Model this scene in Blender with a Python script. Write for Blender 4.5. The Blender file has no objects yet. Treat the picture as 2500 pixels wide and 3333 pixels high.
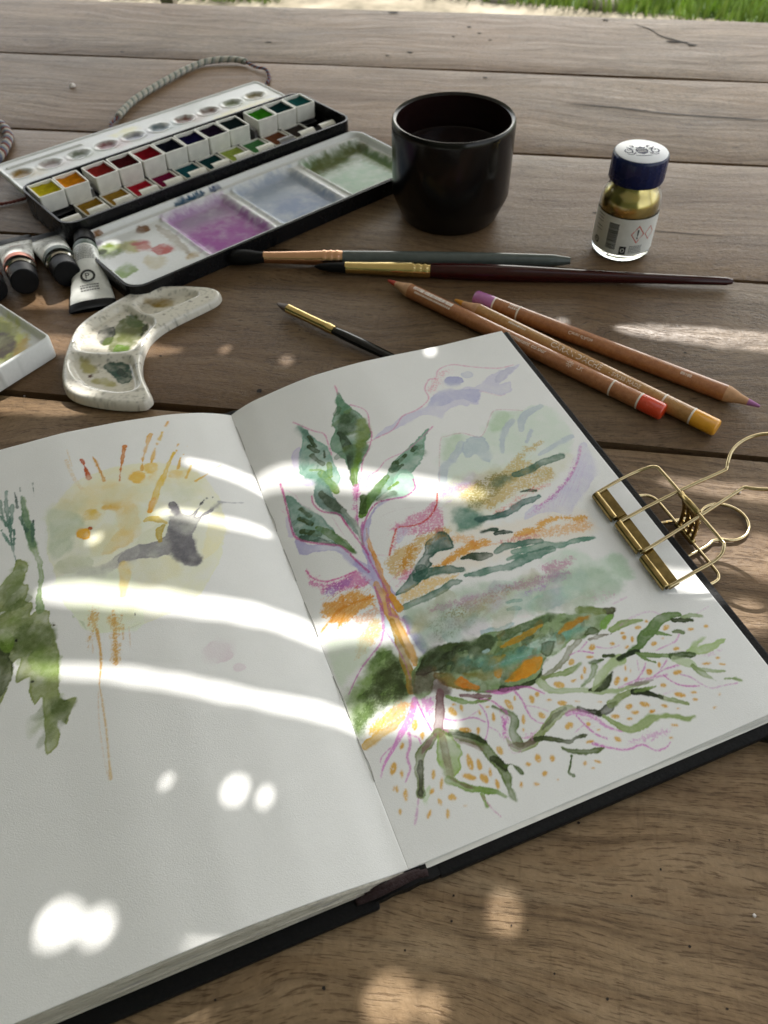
import bpy, bmesh, math, random
import numpy as np
from mathutils import Vector, Matrix

random.seed(7)
SC = bpy.context.scene
COL = SC.collection
MM = 0.001

# ---------------------------------------------------------------- camera, sky, sun, exposure
cam_d = bpy.data.cameras.new("camera")
cam = bpy.data.objects.new("camera", cam_d)
COL.objects.link(cam)
SC.camera = cam
c_right = Vector((0.98978252, 0.14190628, -0.01389839))
c_up = Vector((-0.09780459, 0.74662411, 0.65801725))
c_fwd = Vector((-0.10375366, 0.64993465, -0.75287458))
rot = Matrix((c_right, c_up, -c_fwd)).transposed()
cam.matrix_world = Matrix.Translation((0, 0, 0.245)) @ rot.to_4x4()
cam_d.sensor_fit = 'HORIZONTAL'
cam_d.sensor_width = 36
cam_d.lens = 36 * 1700 / 1659
cam_d.clip_start = 0.01
cam_d.clip_end = 2000
cam_d.dof.use_dof = True
cam_d.dof.focus_distance = 0.285
cam_d.dof.aperture_fstop = 30

SUN_EL, SUN_AZ = math.radians(42), math.radians(10)      # azimuth from +Y towards +X
SUN = Vector((math.sin(SUN_AZ) * math.cos(SUN_EL), math.cos(SUN_AZ) * math.cos(SUN_EL), math.sin(SUN_EL)))
world = bpy.data.worlds.new("World")
SC.world = world
world.use_nodes = True
wn = world.node_tree
wn.nodes.clear()
w_out = wn.nodes.new("ShaderNodeOutputWorld")
w_bg = wn.nodes.new("ShaderNodeBackground")
w_hs = wn.nodes.new("ShaderNodeHueSaturation")
w_sky = wn.nodes.new("ShaderNodeTexSky")
w_sky.sky_type = 'NISHITA'
w_sky.sun_disc = False
w_sky.sun_elevation = SUN_EL
w_sky.sun_rotation = SUN_AZ
w_sky.dust_density = 2.0
w_hs.inputs["Saturation"].default_value = 0.30
w_bg.inputs["Strength"].default_value = 0.15
wn.links.new(w_sky.outputs[0], w_hs.inputs["Color"])
w_mx = wn.nodes.new("ShaderNodeMix")          # tint added to the sky light: blue washed out, slightly warm
w_mx.data_type = 'RGBA'
w_mx.blend_type = 'MULTIPLY'
w_mx.inputs[0].default_value = 1.0
w_mx.inputs[7].default_value = (1.0, 0.99, 0.94, 1)
wn.links.new(w_hs.outputs[0], w_mx.inputs[6])
wn.links.new(w_mx.outputs[2], w_bg.inputs["Color"])
wn.links.new(w_bg.outputs[0], w_out.inputs["Surface"])

sun_d = bpy.data.lights.new("sun", 'SUN')
sun_d.energy = 2.8
sun_d.angle = math.radians(0.38)
sun_d.color = (1.0, 0.965, 0.91)
sun_o = bpy.data.objects.new("sun", sun_d)
COL.objects.link(sun_o)
sun_o.location = SUN * 3
sun_o.rotation_euler = SUN.to_track_quat('Z', 'Y').to_euler()

SC.view_settings.view_transform = 'Standard'
SC.view_settings.look = 'None'
SC.view_settings.gamma = 1
SC.view_settings.exposure = 1.42
SC.cycles.max_bounces = 10
SC.cycles.transparent_max_bounces = 12
SC.cycles.caustics_reflective = False
SC.cycles.caustics_refractive = False


# ---------------------------------------------------------------- helpers: objects
def tag(o, label=None, cat=None, group=None, kind=None):
    if label: o["label"] = label
    if cat: o["category"] = cat
    if group: o["group"] = group
    if kind: o["kind"] = kind
    return o


def thing(name, loc, label, cat, group=None, rz=0.0):
    o = bpy.data.objects.new(name, None)
    o.empty_display_size = 0.01
    COL.objects.link(o)
    o.location = loc
    o.rotation_euler = (0, 0, rz)
    return tag(o, label, cat, group)


def srgb(r, g, b):
    f = lambda c: c / 12.92 if c <= 0.04045 else ((c + 0.055) / 1.055) ** 2.4
    return (f(r / 255), f(g / 255), f(b / 255))


class MB:
    """collects geometry in millimetres (world axes) and links it as one mesh object"""

    def __init__(self):
        self.v, self.f = [], []

    def add(self, vs, fs):
        o = len(self.v)
        self.v.extend([tuple(p) for p in vs])
        self.f.extend([tuple(i + o for i in q) for q in fs])
        return self

    def box(self, c, s, ax=None):
        ax = ax or ((1, 0, 0), (0, 1, 0), (0, 0, 1))
        vs = []
        for k in (-1, 1):
            for j in (-1, 1):
                for i in (-1, 1):
                    vs.append(tuple(c[d] + ax[0][d] * i * s[0] / 2 + ax[1][d] * j * s[1] / 2 + ax[2][d] * k * s[2] / 2 for d in range(3)))
        return self.add(vs, [(0, 2, 3, 1), (4, 5, 7, 6), (0, 1, 5, 4), (2, 6, 7, 3), (0, 4, 6, 2), (1, 3, 7, 5)])

    def prism(self, poly, z0, z1):
        n = len(poly)
        vs = [(x, y, z0) for x, y in poly] + [(x, y, z1) for x, y in poly]
        fs = [tuple(range(n))[::-1], tuple(range(n, 2 * n))]
        fs += [(i, (i + 1) % n, n + (i + 1) % n, n + i) for i in range(n)]
        return self.add(vs, fs)

    def lathe(self, prof, c=(0, 0, 0), n=64):
        vs, fs = [], []
        for r, z in prof:
            for k in range(n):
                a = 2 * math.pi * k / n
                vs.append((c[0] + r * math.cos(a), c[1] + r * math.sin(a), c[2] + z))
        for j in range(len(prof) - 1):
            for k in range(n):
                fs.append((j * n + k, j * n + (k + 1) % n, (j + 1) * n + (k + 1) % n, (j + 1) * n + k))
        return self.add(vs, fs)

    def tube(self, pts, rad, n=8, flat=1.0, up=(0, 0, 1), cap=True):
        pts = [Vector(p) for p in pts]
        rad = rad if isinstance(rad, (list, tuple)) else [rad] * len(pts)
        vs, fs = [], []
        for i, p in enumerate(pts):
            t = (pts[min(i + 1, len(pts) - 1)] - pts[max(i - 1, 0)]).normalized()
            u_ = Vector(up)
            if abs(t.dot(u_)) > 0.95: u_ = Vector((1, 0, 0))
            s = t.cross(u_).normalized()
            w = s.cross(t).normalized()
            for k in range(n):
                a = 2 * math.pi * k / n
                vs.append(p + s * (rad[i] * math.cos(a)) + w * (rad[i] * flat * math.sin(a)))
        m = len(pts)
        for i in range(m - 1):
            for k in range(n):
                fs.append((i * n + k, i * n + (k + 1) % n, (i + 1) * n + (k + 1) % n, (i + 1) * n + k))
        if cap:
            fs.append(tuple(range(n))[::-1])
            fs.append(tuple((m - 1) * n + k for k in range(n)))
        return self.add(vs, fs)

    def build(self, name, mat, parent=None, smooth=False, bevel=0.0, auto=None, local=False):
        me = bpy.data.meshes.new(name)
        off = Vector((0, 0, 0)) if (parent is None or local) else parent_world(parent)
        me.from_pydata([(x * MM - off.x, y * MM - off.y, z * MM - off.z) for x, y, z in self.v], [], self.f)
        me.update()
        return link(name, me, mat, parent, smooth, bevel, auto)


def parent_world(p):
    v = Vector((0, 0, 0))
    while p is not None:
        v += Vector(p.location)
        p = p.parent
    return v


def link(name, me, mat, parent=None, smooth=False, bevel=0.0, auto=None):
    if mat is not None and not me.materials: me.materials.append(mat)
    if smooth:
        me.polygons.foreach_set("use_smooth", [True] * len(me.polygons))
        if auto: me.set_sharp_from_angle(angle=math.radians(auto))
    o = bpy.data.objects.new(name, me)
    COL.objects.link(o)
    o.parent = parent
    if bevel:
        b = o.modifiers.new("bevel", 'BEVEL')
        b.width = bevel * MM
        b.segments = 2
        b.limit_method = 'ANGLE'
        b.angle_limit = math.radians(40)
    return o


def catmull(p, k=6, closed=False):
    p = [np.array(q, float) for q in p]
    n = len(p)
    out = []
    for i in range(n if closed else n - 1):
        a = p[(i - 1) % n] if closed or i > 0 else p[0]
        b, c = p[i], p[(i + 1) % n]
        d = p[(i + 2) % n] if closed or i + 2 < n else p[-1]
        for j in range(k):
            t = j / k
            out.append(0.5 * ((2 * b) + (c - a) * t + (2 * a - 5 * b + 4 * c - d) * t * t + (3 * b - a - 3 * c + d) * t ** 3))
    if not closed: out.append(p[-1])
    return out


def rrect(x0, y0, x1, y1, r, n=6):
    out = []
    for cx, cy, a0 in ((x1 - r, y1 - r, 0), (x0 + r, y1 - r, 90), (x0 + r, y0 + r, 180), (x1 - r, y0 + r, 270)):
        for i in range(n + 1):
            a = math.radians(a0 + 90 * i / n)
            out.append((cx + r * math.cos(a), cy + r * math.sin(a)))
    return out


def text2d(s, size):
    cu = bpy.data.curves.new("t", 'FONT')
    cu.body = s
    cu.size = size
    cu.resolution_u = 2
    cu.align_x = 'LEFT'
    ob = bpy.data.objects.new("t", cu)
    me = ob.to_mesh()
    vs = [(v.co.x, v.co.y) for v in me.vertices]
    fs = [tuple(p.vertices) for p in me.polygons]
    ob.to_mesh_clear()
    bpy.data.objects.remove(ob)
    bpy.data.curves.remove(cu)
    return vs, fs


# ---------------------------------------------------------------- helpers: materials
class NT:
    def __init__(self, name):
        self.m = bpy.data.materials.new(name)
        self.m.use_nodes = True
        self.t = self.m.node_tree
        self.p = self.t.nodes["Principled BSDF"]
        self.out = self.t.nodes["Material Output"]

    def n(self, kind, **kw):
        nd = self.t.nodes.new("ShaderNode" + kind)
        for k, v in kw.items():
            if k in nd.inputs: nd.inputs[k].default_value = v
            else: setattr(nd, k, v)
        return nd

    def l(self, a, b): self.t.links.new(a, b)

    def ramp(self, fac, stops):
        r = self.n("ValToRGB")
        e = r.color_ramp.elements
        while len(e) < len(stops): e.new(0.5)
        for i, (p, c) in enumerate(stops):
            e[i].position = p
            e[i].color = (*c, 1) if len(c) == 3 else c
        self.l(fac, r.inputs["Fac"])
        return r.outputs["Color"]

    def mix(self, fac, a, b, mode='MIX'):
        m = self.n("Mix", data_type='RGBA', blend_type=mode)
        for s, v in ((m.inputs[0], fac), (m.inputs[6], a), (m.inputs[7], b)):
            if isinstance(v, (int, float)): s.default_value = v
            elif isinstance(v, tuple): s.default_value = (*v[:3], 1)
            else: self.l(v, s)
        return m.outputs[2]

    def noise(self, vec, scale, detail=4, rough=0.55):
        nd = self.n("TexNoise", Scale=scale, Detail=detail, Roughness=rough)
        if vec is not None: self.l(vec, nd.inputs["Vector"])
        return nd.outputs["Fac"]

    def vec(self, scale=(1, 1, 1), loc=(0, 0, 0), src="Object"):
        tc = self.n("TexCoord")
        mp = self.n("Mapping")
        mp.inputs["Scale"].default_value = scale
        mp.inputs["Location"].default_value = loc
        self.l(tc.outputs[src], mp.inputs["Vector"])
        return mp.outputs["Vector"]

    def bump(self, h, strength, dist):
        b = self.n("Bump", Strength=strength, Distance=dist)
        self.l(h, b.inputs["Height"])
        self.l(b.outputs["Normal"], self.p.inputs["Normal"])

    def set(self, **kw):
        for k, v in kw.items():
            k = k.replace("_", " ")
            if isinstance(v, tuple) and len(v) == 3: v = (*v, 1)
            if hasattr(v, "is_linked"): self.l(v, self.p.inputs[k])
            else: self.p.inputs[k].default_value = v
        return self


def plain(name, col, rough=0.5, metal=0.0, vary=0.12, scale=250.0, spec=0.5, bump=0.0, coat=0.0, wear=None):
    t = NT(name)
    v = t.vec()
    f = t.noise(v, scale, 5)
    dark = tuple(c * (1 - vary) for c in col)
    lite = tuple(min(1, c * (1 + vary)) for c in col)
    c = t.ramp(f, [(0.3, dark), (0.7, lite)])
    if wear:
        g = t.ramp(t.noise(v, scale * 3, 6, 0.7), [(0.62, (0, 0, 0)), (0.75, (1, 1, 1))])
        c = t.mix(g, c, wear)
    t.set(Base_Color=c, Metallic=metal, Specular_IOR_Level=spec, Coat_Weight=coat, Coat_Roughness=0.04)
    r = t.ramp(t.noise(v, scale * 0.6, 4), [(0.3, (rough * 0.8,) * 3), (0.7, (min(1, rough * 1.2),) * 3)])
    t.l(r, t.p.inputs["Roughness"])
    if bump: t.bump(f, bump, 0.0005)
    return t.m


def attr_paint(name, rough=0.6, coat=0.0, bump=0.0, bscale=2500, spec=0.4):
    """colour comes from the painted colour attribute, fine tooth from noise"""
    t = NT(name)
    a = t.n("Attribute", attribute_name="paint")
    v = t.vec()
    f = t.noise(v, bscale, 5, 0.6)
    c = t.mix(0.10, a.outputs["Color"], t.ramp(f, [(0.3, (0.35, 0.35, 0.35)), (0.7, (1, 1, 1))]), 'MULTIPLY')
    t.set(Base_Color=c, Roughness=rough, Coat_Weight=coat, Coat_Roughness=0.12, Specular_IOR_Level=spec)
    if bump: t.bump(f, bump, 0.0003)
    return t.m


# ---------------------------------------------------------------- helpers: painting by distance fields
def vnoise(nx, ny, cell, seed):
    r = np.random.RandomState(seed)
    gx, gy = int(nx / cell) + 3, int(ny / cell) + 3
    g = r.rand(gy, gx)
    xs, ys = np.arange(nx) / cell, np.arange(ny) / cell
    xi, yi = xs.astype(int), ys.astype(int)
    fx, fy = xs - xi, ys - yi
    fx, fy = fx * fx * (3 - 2 * fx), (fy * fy * (3 - 2 * fy))[:, None]
    a = g[yi][:, xi] * (1 - fx) + g[yi][:, xi + 1] * fx
    b = g[yi + 1][:, xi] * (1 - fx) + g[yi + 1][:, xi + 1] * fx
    return a * (1 - fy) + b * fy


def fbm(nx, ny, cell, seed, o=4):
    s, w, tot = 0, 1.0, 0
    for i in range(o):
        s = s + w * vnoise(nx, ny, max(cell / 2 ** i, 1.01), seed + i)
        tot += w
        w *= 0.55
    return s / tot


def sstep(a, b, x):
    t = np.clip((x - a) / (b - a), 0, 1)
    return t * t * (3 - 2 * t)


def seg_dist(X, Y, a, b):
    dx, dy = b[0] - a[0], b[1] - a[1]
    L2 = dx * dx + dy * dy + 1e-12
    t = np.clip(((X - a[0]) * dx + (Y - a[1]) * dy) / L2, 0, 1)
    return np.hypot(X - a[0] - t * dx, Y - a[1] - t * dy), t


def poly_sdf(X, Y, P):
    d = np.full(X.shape, 1e9)
    ins = np.zeros(X.shape, bool)
    n = len(P)
    for i in range(n):
        a, b = P[i], P[(i + 1) % n]
        d = np.minimum(d, seg_dist(X, Y, a, b)[0])
        if a[1] != b[1]:
            c = ((a[1] > Y) != (b[1] > Y)) & (X < (b[0] - a[0]) * (Y - a[1]) / (b[1] - a[1]) + a[0])
            ins ^= c
    return np.where(ins, -d, d)


class Canvas:
    def __init__(self, x0, y0, x1, y1, res, paper, seed=1):
        self.x0, self.y0, self.res = x0, y0, res
        self.nx, self.ny = int(round((x1 - x0) / res)) + 1, int(round((y1 - y0) / res)) + 1
        self.xs = np.linspace(x0, x1, self.nx)
        self.ys = np.linspace(y0, y1, self.ny)
        self.paper = np.array(paper)
        self.c = np.tile(self.paper, (self.ny, self.nx, 1))
        q = 1.0 / res
        self.wob = fbm(self.nx, self.ny, 2.6 * q, seed, 5) - 0.5
        self.gran = fbm(self.nx, self.ny, 5 * q, seed + 11, 5)
        self.wet = fbm(self.nx, self.ny, 9 * q, seed + 51, 4)
        self.lost = 0.45 + 4.0 * sstep(0.50, 0.78, fbm(self.nx, self.ny, 7 * q, seed + 71, 3))
        self.tooth = 0.5 * vnoise(self.nx, self.ny, max(1.6, 0.5 * q), seed + 31) + 0.5 * vnoise(self.nx, self.ny, 1.15, seed + 37)
        self.c *= (0.985 + 0.03 * self.gran)[..., None]

    def win(self, P, m):
        P = np.array(P)
        x0, y0 = P.min(0) - m
        x1, y1 = P.max(0) + m
        i0, i1 = np.searchsorted(self.xs, [x0, x1])
        j0, j1 = np.searchsorted(self.ys, [y0, y1])
        if i1 <= i0 or j1 <= j0: return None
        X, Y = np.meshgrid(self.xs[i0:i1], self.ys[j0:j1])
        return (slice(j0, j1), slice(i0, i1)), X, Y

    def lay(self, sl, m, col, keep=0.3):
        T = np.array(col)
        cur = self.c[sl]
        tgt = T * ((1 - keep) * self.paper / 0.80 + keep * cur / 0.80)
        self.c[sl] = cur * (1 - m[..., None]) + tgt * m[..., None]

    def wash(self, P, col, a, soft, wob=0.9):
        P = [tuple(p) for p in catmull(P, 3, True)]
        w = self.win(P, soft * 2 + 2)
        if w is None: return
        sl, X, Y = w
        d = poly_sdf(X, Y, P) + self.wob[sl] * (wob * 1.5 + soft * 1.2)
        sf = soft * (self.lost[sl] if soft < 1.2 else 1.0)
        m = 1 - sstep(-1, 1, d / sf)
        g, w2 = self.gran[sl], self.wet[sl]
        m = m * a * np.clip(0.60 + 0.75 * (g - 0.3) + 0.85 * (w2 - 0.35), 0.42, 1.0)
        if soft < 0.9: m = np.clip(m + 0.22 * a * np.exp(-((d + 0.32) / 0.32) ** 2) / np.sqrt(np.maximum(sf / soft, .5)), 0, 1)
        self.lay(sl, m, col)

    def stroke_d(self, P, W, X, Y):
        d = np.full(X.shape, 1e9)
        for i in range(len(P) - 1):
            q, t = seg_dist(X, Y, P[i], P[i + 1])
            d = np.minimum(d, q - (W[i] * (1 - t) + W[i + 1] * t))
        return d

    def path(self, P, W):
        Q = catmull([(p[0], p[1], w) for p, w in zip(P, W)], 4)
        return [(q[0], q[1]) for q in Q], [max(0.08, q[2]) for q in Q]

    def stroke(self, P, W, col, a, soft):
        P, W = self.path(P, W)
        w = self.win(P, max(W) + soft * 2 + 1)
        if w is None: return
        sl, X, Y = w
        d = self.stroke_d(P, W, X, Y) + self.wob[sl] * 1.5
        sf = soft * np.minimum(self.lost[sl], 2.6)
        m = 1 - sstep(-1, 1, d / sf)
        g, w2 = self.gran[sl], self.wet[sl]
        m = m * a * np.clip(0.55 + 0.7 * (g - 0.3) + 1.0 * (w2 - 0.32), 0.40, 1.0)
        m = np.clip(m + 0.20 * a * np.exp(-((d + 0.28) / 0.28) ** 2), 0, 1)
        self.lay(sl, m, col, 0.25)

    def pencil(self, P, col, a, seed=0):
        P = [tuple(p) for p in catmull(P, 2, True)]
        w = self.win(P, 3)
        if w is None: return
        sl, X, Y = w
        d = poly_sdf(X, Y, P) + self.wob[sl] * 3.2
        cov = (1 - sstep(-2.2, 1.2, d)) * a * (0.62 + 0.6 * self.gran[sl])
        hat = 0.5 + 0.5 * np.sin((X * 0.8 + Y * 1.9) * 2.3 + self.wob[sl] * 14)
        g = 0.9 * self.tooth[sl] + 0.1 * hat
        m = sstep(-0.20, 0.20, cov * 0.92 - g + 0.10) * (0.55 + 0.45 * a)
        self.lay(sl, m * 0.9 * sstep(0.0, 0.35, cov), col, 0.5)

    def line(self, P, W, col, a, grain=1.0):
        P, W = self.path(P, W)
        w = self.win(P, max(W) + 1.2)
        if w is None: return
        sl, X, Y = w
        d = self.stroke_d(P, W, X, Y) + self.wob[sl] * 0.35
        cov = (1 - sstep(-0.25, 0.3, d)) * a
        m = cov * (1 - grain * 0.75 * sstep(-0.06, 0.2, self.tooth[sl] - cov * 0.72))
        self.lay(sl, np.clip(m, 0, 1), col, 0.45)

    def seed_mark(self, P, col, a):
        P = [tuple(p) for p in catmull(P, 2, True)]
        w = self.win(P, 1.5)
        if w is None: return
        sl, X, Y = w
        d = poly_sdf(X, Y, P) + self.wob[sl] * 0.9
        cov = (1 - sstep(-0.5, 0.35, d)) * a
        m = cov * (0.35 + 0.65 * sstep(-0.15, 0.18, cov * 0.80 - self.tooth[sl]))
        self.lay(sl, np.clip(m, 0, 1), col, 0.4)

    def run(self, rows):
        """rows: kind (0 wash, 1 brush, 2 pencil area, 3 pencil line, 4 seed), sRGB colour, alpha %, softness, points in 0.1 mm, half widths in 0.01 mm"""
        for kind, rgb, al, so, pts, wid in rows:
            P = [(pts[i] / 10, pts[i + 1] / 10) for i in range(0, len(pts), 2)]
            W = [v / 100 for v in wid]
            col, a, soft = srgb(*rgb), al / 100, so / 100
            if kind == 0: self.wash(P, col, a, soft)
            elif kind == 1: self.stroke(P, W, col, a, soft)
            elif kind == 2: self.pencil(P, col, a)
            elif kind == 3: self.line(P, W, col, a)
            elif kind == 4: self.seed_mark(P, col, a)
            elif kind == 5: self.blotches(P, wid, al / 100, so / 100, rgb)
            else: self.hatch(P, srgb(*wid), a, so / 100, rgb)

    def hatch(self, P, col, a, w, ssa):
        """loose back-and-forth pencil scribble inside an outline: ssa = spacing in 0.1 mm, seed, angle in degrees"""
        g = random.Random(ssa[1])
        an = math.radians(ssa[2])
        ux, uy = math.cos(an), math.sin(an)
        Q = np.array(P)
        c = Q.mean(0)
        r = np.abs((Q - c) @ np.array([-uy, ux])).max()
        v = -r
        ts = np.linspace(-60, 60, 241)
        while v < r:
            v += ssa[0] / 10 * g.uniform(.5, 1.5)
            X, Y = c[0] - uy * v + ux * ts, c[1] + ux * v + uy * ts
            ins = np.where(poly_sdf(X[None], Y[None], P)[0] < 0)[0]
            if len(ins) < 4: continue
            t0, t1 = ts[ins[0]] + g.gauss(0, 1.2), ts[ins[-1]] + g.gauss(0, 1.2)
            if g.random() < .35: t1 = t0 + (t1 - t0) * g.uniform(.4, .9)
            pts = []
            for k in range(4):
                t, j = t0 + (t1 - t0) * k / 3, g.gauss(0, .35)
                pts.append((c[0] - uy * (v + j) + ux * t, c[1] + ux * (v + j) + uy * t))
            self.line(pts, [w * g.uniform(.6, 1.2)] * 4, col, a * g.uniform(.55, 1.0), 1.1)

    def granulate(self, seed):
        """pigment settles unevenly: pooled drifts plus the fine tooth of the paper"""
        q = 1 / self.res
        D = -np.log(np.clip(self.c / self.paper, 0.004, 1.1))
        pool = fbm(self.nx, self.ny, 11 * q, seed, 5)
        fine = fbm(self.nx, self.ny, 1.5 * q, seed + 9, 3)
        D = D * (0.80 + 0.62 * pool + 0.30 * (fine - 0.5) + 0.26 * (self.tooth - 0.5))[..., None]
        self.c = self.paper * np.exp(-D)

    def blotches(self, P, pal, a, soft, nsz):
        """many soft wet-in-wet dabs inside an outline: nsz = number, size in 0.1 mm, random seed; pal = flat list of sRGB colours"""
        n, size, seed = nsz[0], nsz[1] / 10, nsz[2]
        g = random.Random(seed)
        xs, ys = [p[0] for p in P], [p[1] for p in P]
        k = 0
        while k < n:
            x, y = g.uniform(min(xs), max(xs)), g.uniform(min(ys), max(ys))
            if poly_sdf(np.array([[x]]), np.array([[y]]), P)[0, 0] > 0: continue
            s, an, e = size * g.uniform(.5, 1.3), g.uniform(-.2, 1.0), g.uniform(.35, .7)
            q = []
            for i in range(7):
                t, r = i * 6.2832 / 7, s * g.uniform(.7, 1.25)
                ux, uy = r * math.cos(t), r * e * math.sin(t)
                q.append((x + ux * math.cos(an) - uy * math.sin(an), y + ux * math.sin(an) + uy * math.cos(an)))
            c = 3 * g.randrange(len(pal) // 3)
            self.wash(q, srgb(*pal[c:c + 3]), a * g.uniform(.6, 1.1), soft * g.uniform(.5, 1.4))
            k += 1


def grid_mesh(name, V, col=None, keep=None, skirt=None):
    """V: (ny,nx,3) metres; col (ny,nx,3) linear colour; keep: cell mask; skirt: z metres the rim is drawn down to (array or value)"""
    ny, nx = V.shape[:2]
    idx = np.arange(ny * nx).reshape(ny, nx)
    q = np.stack([idx[:-1, :-1], idx[:-1, 1:], idx[1:, 1:], idx[1:, :-1]], -1)
    if keep is not None: q = q[keep]
    q = q.reshape(-1, 4)
    used = np.unique(q)
    rem = np.full(ny * nx, -1)
    rem[used] = np.arange(len(used))
    q = rem[q]
    v = V.reshape(-1, 3)[used]
    cc = None if col is None else col.reshape(-1, 3)[used]
    if skirt is not None:
        e = np.concatenate([q[:, [0, 1]], q[:, [1, 2]], q[:, [2, 3]], q[:, [3, 0]]])
        key = np.sort(e, 1)
        k = key[:, 0].astype(np.int64) * (len(v) + 1) + key[:, 1]
        _, inv, cnt = np.unique(k, return_inverse=True, return_counts=True)
        be = e[cnt[inv] == 1]
        bv = np.unique(be)
        lo = np.full(len(v), -1)
        lo[bv] = len(v) + np.arange(len(bv))
        nv = v[bv].copy()
        nv[:, 2] = skirt if np.isscalar(skirt) else nv[:, 2] - 0.00022
        sk = np.stack([be[:, 1], be[:, 0], lo[be[:, 0]], lo[be[:, 1]]], 1)
        v = np.concatenate([v, nv])
        q = np.concatenate([q, sk])
        if cc is not None: cc = np.concatenate([cc, cc[bv]])
    me = bpy.data.meshes.new(name)
    me.vertices.add(len(v))
    me.vertices.foreach_set("co", v.astype(np.float32).ravel())
    me.loops.add(len(q) * 4)
    me.loops.foreach_set("vertex_index", q.astype(np.int32).ravel())
    me.polygons.add(len(q))
    me.polygons.foreach_set("loop_start", np.arange(0, len(q) * 4, 4, dtype=np.int32))
    me.polygons.foreach_set("use_smooth", np.ones(len(q), bool))
    me.update(calc_edges=True)
    if cc is not None:
        at = me.color_attributes.new("paint", 'FLOAT_COLOR', 'POINT')
        at.data.foreach_set("color", np.concatenate([cc, np.ones((len(cc), 1))], 1).astype(np.float32).ravel())
    return me


def plate(name, poly, res, zfun, frame, base, canvas, mat, parent, zlow=None):
    """a shaped plate: outline polygon in local mm, height field zfun(X,Y,sdf), painted by canvas"""
    cv = canvas
    X, Y = np.meshgrid(cv.xs, cv.ys)
    d = poly_sdf(X, Y, poly)
    cx = (X[:-1, :-1] + X[1:, 1:]) / 2
    cy = (Y[:-1, :-1] + Y[1:, 1:]) / 2
    keep = poly_sdf(cx, cy, poly) < 0
    # snap the rim vertices to the outline
    vm = np.zeros(X.shape, int)
    for a in (0, 1):
        for b in (0, 1):
            vm[a:a + keep.shape[0], b:b + keep.shape[1]] += keep
    rim = (vm > 0) & (vm < 4)
    PX, PY = X[rim], Y[rim]
    best = np.full(PX.shape, 1e9)
    bx, by = PX.copy(), PY.copy()
    for i in range(len(poly)):
        a, b = poly[i], poly[(i + 1) % len(poly)]
        q, t = seg_dist(PX, PY, a, b)
        s = q < best
        best[s] = q[s]
        bx[s] = (a[0] + t * (b[0] - a[0]))[s]
        by[s] = (a[1] + t * (b[1] - a[1]))[s]
    X, Y = X.copy(), Y.copy()
    X[rim], Y[rim] = bx, by
    d[rim] = 0
    Z = zfun(X, Y, d)
    O, A, B = frame
    V = np.stack([O[0] + A[0] * X + B[0] * Y, O[1] + A[1] * X + B[1] * Y, Z + base], -1) * MM
    off = parent_world(parent) if parent else Vector((0, 0, 0))
    V -= np.array(off)
    me = grid_mesh(name, V, cv.c, keep, None if zlow is None else zlow * MM - off.z)
    return link(name, me, mat, parent)


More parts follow.
